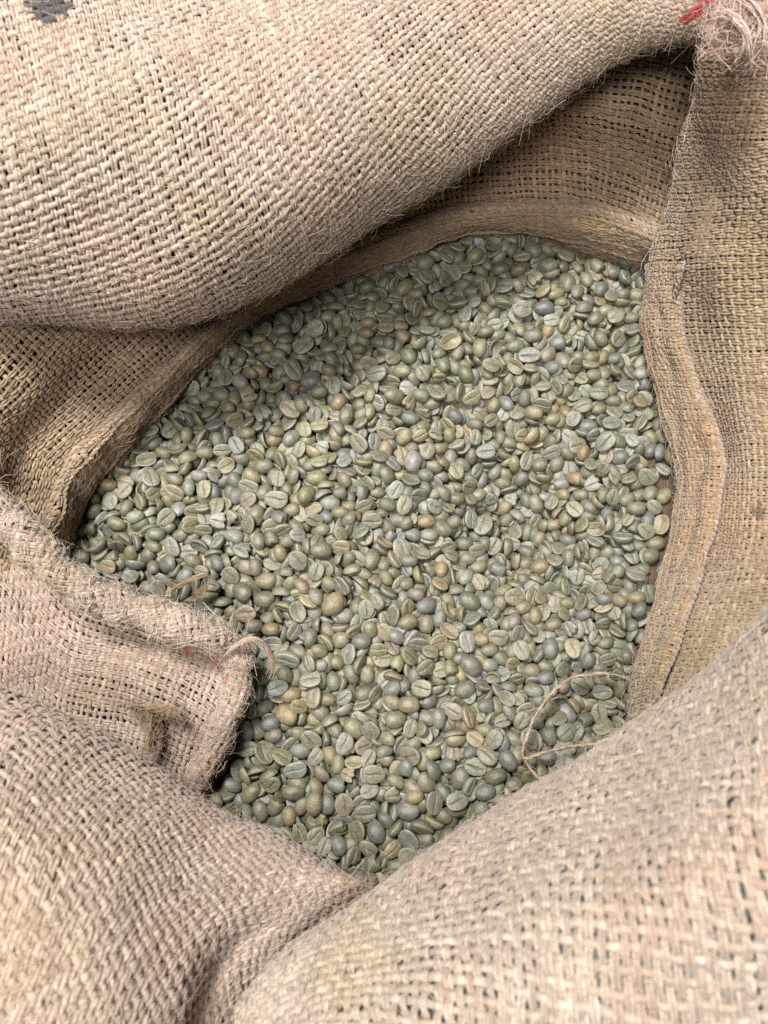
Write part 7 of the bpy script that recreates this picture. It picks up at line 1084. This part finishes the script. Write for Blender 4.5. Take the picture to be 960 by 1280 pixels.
  -188,243,-35,-263,35,130,80,10,-275,-128,-47,25,-3,101,80,44,-374,368,0,55,18,112,80,4,-204,-18,-41,269,-106,53,82,44,-502,-178,-18,140,40,4,80,0,-21,299,-30,52,15,-15,80,12,
  -56,376,-16,-236,147,61,80,17,-264,291,-1,270,-6,-81,80,11,-233,-61,-34,79,-106,-100,80,6,153,-19,-33,-2,-105,-47,82,17,288,-66,-34,-192,-4,18,88,12,411,-26,-50,-266,8,11,80,13,
  562,15,-62,8,-27,97,80,41,201,-112,-38,-294,-23,78,80,13,352,-105,-53,247,72,-45,80,34,248,-159,-38,274,10,97,80,32,199,-176,-35,203,-90,-110,92,33,120,-281,-32,-246,-40,-15,80,22,
  160,-440,-55,-252,-78,-37,80,3,295,-423,-56,-54,-42,101,85,34,12,-145,-61,-126,164,149,80,45,10,-57,-38,-244,21,-85,80,14,340,25,-26,56,74,170,88,24,230,-263,-48,-238,114,-47,81,32,
  4,-368,-53,-218,118,-16,80,37,337,-236,-30,75,49,93,80,52,191,86,-54,-221,-2,99,88,38,45,-394,-40,-152,0,119,80,14,523,-225,-61,236,41,-41,81,5,5,-108,-49,-276,-47,48,80,2,
  -597,-231,-38,233,-36,-70,80,32,-663,-288,-9,-271,101,-53,80,15,-458,-194,-24,178,16,65,87,2,-322,-312,-50,-246,-139,34,80,41,-408,-420,-34,-193,106,-13,85,35,-252,-193,-47,-190,99,-24,86,40,
  -283,-380,-61,-225,-151,-77,80,16,-550,-200,-28,-128,120,-42,81,15,-588,-344,-28,-22,-16,92,80,9,46,-619,-36,-278,29,10,89,5,-110,-257,-47,-156,-56,44,80,6
]
BL0 = 0.0095
def bean_mesh(seed, hollow=0.0, plump=0.0, res='hi'):
    r = np.random.default_rng(seed)
    nr = 15 if res == 'hi' else 10
    th = np.linspace(0, math.pi, nr)
    ga = np.array([0, .035, .07, .12, .22, .50, .90, 1.22, 1.42, 1.56]) if res == 'hi' else np.array([0, .05, .11, .30, .90, 1.30, 1.54])
    up = np.concatenate([-ga[::-1], ga[1:]])                    # angles from +z on the flat side, dense at the groove
    lo = np.linspace(ga[-1], 2 * math.pi - ga[-1], 10 if res == 'hi' else 7)[1:-1]
    ph = np.concatenate([up, lo]); M = len(ph)
    TH, PH = np.meshgrid(th, ph, indexing='ij')
    x = np.cos(TH); rr = np.sin(TH) ** .82
    y = rr * np.sin(PH); z = rr * np.cos(PH)
    zf = z > 0
    ecc = r.uniform(-.12, .12); y = y * (1 + ecc * x)
    groove = np.zeros_like(x)
    bend = r.uniform(-.16, .16); s_ = r.uniform(-.12, .12)
    yc = bend * (1 - x ** 2) + s_ * np.sin(x * 3.2); gw = r.uniform(.038, .06)
    top = (.20 + plump) * np.maximum(np.cos(PH), 0) ** .5 * np.sin(TH) ** .6 * (1 - .12 * x ** 2)
    g = np.exp(-((y - yc) / gw) ** 2) * np.clip(1.35 - np.abs(x) ** 2 * 1.7, 0, 1) * zf * (np.abs(x) < .99)
    lip = np.exp(-((np.abs(y - yc) - gw * 2.4) / (gw * 1.6)) ** 2) * zf
    zt = top - g * r.uniform(.10, .20) - np.exp(-((y - yc) / .22) ** 2) * .03 * (1 - x ** 2) * zf + lip * .008
    rimf = np.exp(-((np.abs(((PH + math.pi) % (2 * math.pi)) - math.pi) - 1.30) / .20) ** 2) * np.sin(TH) ** .5
    inner = zf * np.exp(-((np.sqrt((y / 1.0) ** 2 + (x * .8) ** 2) - .55) / .2) ** 2)
    zt = zt - hollow * zf * np.clip(1 - (x ** 2 + y ** 2), 0, 1) * .5 - inner * .015
    zb = z * r.uniform(.66, .76) * (1 - .05 * x ** 2)
    Z = np.where(zf, zt, zb)
    if seed == 106: x = np.where(x > .45, .45 + .12 * np.sin(y * 7) + (x - .45) * .12, x)      # a broken bean
    X = x * .5; Y = y * r.uniform(.358, .392); Z = Z * .5
    Z += (np.sin(X * 5 + r.uniform(0, 6)) * .012 + np.sin(Y * 7 + X * 4 + r.uniform(0, 6)) * .01)
    Z += hollow * .25 * (X ** 2) * 1.2                           # shells curl
    co = np.stack([X, Y, Z + .075], -1)
    n0 = wave_noise(co, 1.6, seed + 50, 6)[..., None] * (r.uniform(.012, .045) if seed != 105 else .085)
    co = co * (1 + n0)
    v = co.reshape(-1, 3)
    i = np.arange(nr - 1)[:, None] * M; j = np.arange(M)[None, :]; j2 = (j + 1) % M
    q = np.stack([i + j, i + M + j, i + M + j2, i + j2], -1).reshape(-1, 4)
    return v * BL0 * 1.01, q, v * 2.0, g.reshape(-1), rimf.reshape(-1) * (np.cos(PH) > -.25).reshape(-1)
VAR = {'hi': [], 'lo': []}
for res in VAR:
    for k in range(10): VAR[res].append(bean_mesh(100 + k, hollow=(.45 if k in (8,) else .8 if k == 9 else 0), plump=(.10 if k == 7 else 0), res=res))
def bm(k, res, tone=None):
    v, q, lc, g, rm = VAR[res][k]
    return mk_mesh('bean', v, q, BEAN_ONE, extra={'shape_co': ('FLOAT_VECTOR', 'vector', lc), 'groove': ('FLOAT', 'value', g), 'rim': ('FLOAT', 'value', rm)})
BM = [bm(k, 'hi') for k in range(10)]
TONES = {'g': (.132, .127, .086), 'y': (.164, .148, .088), 'o': (.190, .150, .084), 'b': (.125, .125, .104), 'p': (.150, .132, .095), 's': (.186, .181, .150)}
KEYS = 'gyobps'
def tone(c):
    t = np.array(TONES[c]); t = t * random.uniform(.86, 1.14) * np.array([random.uniform(.96, 1.04), 1, random.uniform(.92, 1.08)]); return t
DD = np.array(HEAP_TABLE, float).reshape(-1, 8)
SINGLES = 300
CN = dict(g='grey-green', y='yellowish-green', o='ochre', b='bluish-grey', p='tan-tinged', s='pale silvery')
FN=dict(F='groove side up',B='round back up',E='on its edge',end='standing on end')
def dr(a): return 'lying level' if a<22 or a>158 else 'pointing up right' if a<68 else 'upright' if a<112 else 'pointing up left'
ZN=[((560,300),'just below the top hem'),((690,305),'below the top hem, right half'),((780,345),'in the top right corner'),((480,335),'below the upper left hem'),((370,400),'under the big upper left fold'),
((290,445),'beside the upper left hem'),((200,540),'beside the left hem'),((120,620),'at the left end near the hem'),((120,690),'above the rolled edge, far left'),((215,690),'above the rolled edge'),((260,740),'beside the brown wisp'),
((350,810),'right of the curling strand'),((320,880),'right of the flap corner'),((290,950),'below the flap side'),((300,1010),'above the lower left fold'),((390,1040),'low by the left fold'),((460,1090),'in the point between folds'),
((540,1050),'low by the right fold'),((620,1000),'above the lower right fold'),((690,905),'inside the thread loop'),((740,880),'inside the thread loop, right'),((640,910),'left of the thread loop'),((700,955),'under the thread loop'),
((770,800),'at the foot of the right wall'),((800,720),'beside the lower right hem'),((820,620),'beside the bulge of the right hem'),((790,540),'left of the right hem'),((780,440),'beside the upper right wall'),
((650,640),'in the hollow right of centre'),((700,700),'below the hollow'),((640,560),'above the hollow'),((720,620),'right of the hollow'),((560,620),'left of the hollow'),
((480,560),'at the heart of the heap'),((400,500),'in the upper left middle'),((500,430),'in the upper middle'),((620,400),'upper middle, right part'),((700,480),'in the upper right middle'),((320,540),'in the left middle'),
((300,630),'left of the bright rise'),((400,640),'on the bright rise'),((380,720),'on the lower bright rise'),((480,700),'below the heap centre'),((560,730),'right of lower centre'),((640,790),'lower right middle'),((480,800),'lower middle'),
((420,880),'in the lower left middle'),((520,900),'in the bottom third, centre'),((440,970),'low centre left'),((540,980),'low centre')]

def turn(d):                        # the turn is written as axis times angle, in hundredths of a radian
    a = Vector(d[3:6] / 100); return Quaternion(a.normalized(), a.length) if a.length > 1e-6 else Quaternion()
def describe(D):
    """one label each: size, colour, how it lies, and the landmark of the heap nearest to it"""
    base = []
    for d in D:
        p = d[:3] * 1e-4; R = np.array(turn(d).to_matrix())
        v = np.array([0, 0, CAM_H]) - p; v /= np.linalg.norm(v)
        f = R[:, 2] @ v; ex = R[:, 0] @ v; px, py = project(p)
        ang = math.degrees(math.atan2(R[1, 0] * CA + R[2, 0] * SA, R[0, 0])) % 180
        face = 'end' if abs(ex) > .8 else 'F' if f > .45 else 'B' if f < -.45 else 'E'
        z = min(ZN, key=lambda t: (t[0][0] - px) ** 2 + (t[0][1] - py) ** 2)[1]
        sz = 'large ' if d[6] > 101 else 'small ' if d[6] < 84 else ''
        base.append((f"{sz}{CN[KEYS[int(d[7]) // 10]]} bean {FN[face]}" + ('' if face == 'end' else ' ' + dr(ang)), z, float(px), float(py)))
    g = {}
    for i, b_ in enumerate(base): g.setdefault(b_[:2], []).append(i)
    labs = [None] * len(D)
    for (a, z), l in g.items():
        if len(l) == 1: labs[l[0]] = f"{a}, {z}"; continue
        xs = [base[i][2] for i in l]; ys = [base[i][3] for i in l]
        if max(xs) - min(xs) >= max(ys) - min(ys): l.sort(key=lambda i: base[i][2]); nm = ['left', 'right'] if len(l) == 2 else ['leftmost', 'middle', 'rightmost']
        else: l.sort(key=lambda i: base[i][3]); nm = ['upper', 'lower'] if len(l) == 2 else ['topmost', 'middle', 'lowest']
        if len(l) > 3: nm = ['first', 'second', 'third', 'fourth', 'fifth', 'sixth', 'seventh'] + ['last'] * len(l)
        for i, w_ in zip(l, nm): labs[i] = f"{w_} {a}, {z}"
    return labs
LABELS = describe(DD[:SINGLES])
nl = 0
mv, mq, mt, ml, mg, mr = [], [], [], [], [], []; off = 0
for k, d in enumerate(DD):
    pos = d[:3] * 1e-4
    q = turn(d)
    s = [d[6] / 100, d[6] / 100 * random.uniform(.94, 1.05), d[6] / 100 * random.uniform(.92, 1.1)]
    c = KEYS[int(d[7]) // 10]; var = int(d[7]) % 10
    tn = tone(c)
    if k < len(LABELS):
        o = bpy.data.objects.new('coffee_bean', BM[var]); C.objects.link(o)
        o.location = pos; o.rotation_mode = 'QUATERNION'; o.rotation_quaternion = q; o.scale = s; o.color = (*tn, 1)
        o['label'] = LABELS[k]; o['category'] = 'coffee bean'; o['group'] = 'green coffee beans heaped in the sack'
    else:
        v, f, lc, g, rm = VAR['lo'][var]
        R = np.array(q.to_matrix()); mv.append((v * np.array(s)) @ R.T + pos); mq.append(f + off); off += len(v)
        mt.append(np.tile([*tn, random.random()], (len(v), 1))); ml.append(lc); mg.append(g); mr.append(rm)
me = mk_mesh('coffee_beans', np.concatenate(mv), np.concatenate(mq), BEAN_MANY, extra={'tone': ('FLOAT_COLOR', 'color', np.concatenate(mt)),
     'shape_co': ('FLOAT_VECTOR', 'vector', np.concatenate(ml)), 'groove': ('FLOAT', 'value', np.concatenate(mg)), 'rim': ('FLOAT', 'value', np.concatenate(mr))})
o = link('coffee_beans', me, None, 'stuff', 'mass of smaller and half buried green coffee beans filling the sack between the larger ones'); o['category'] = 'coffee beans'
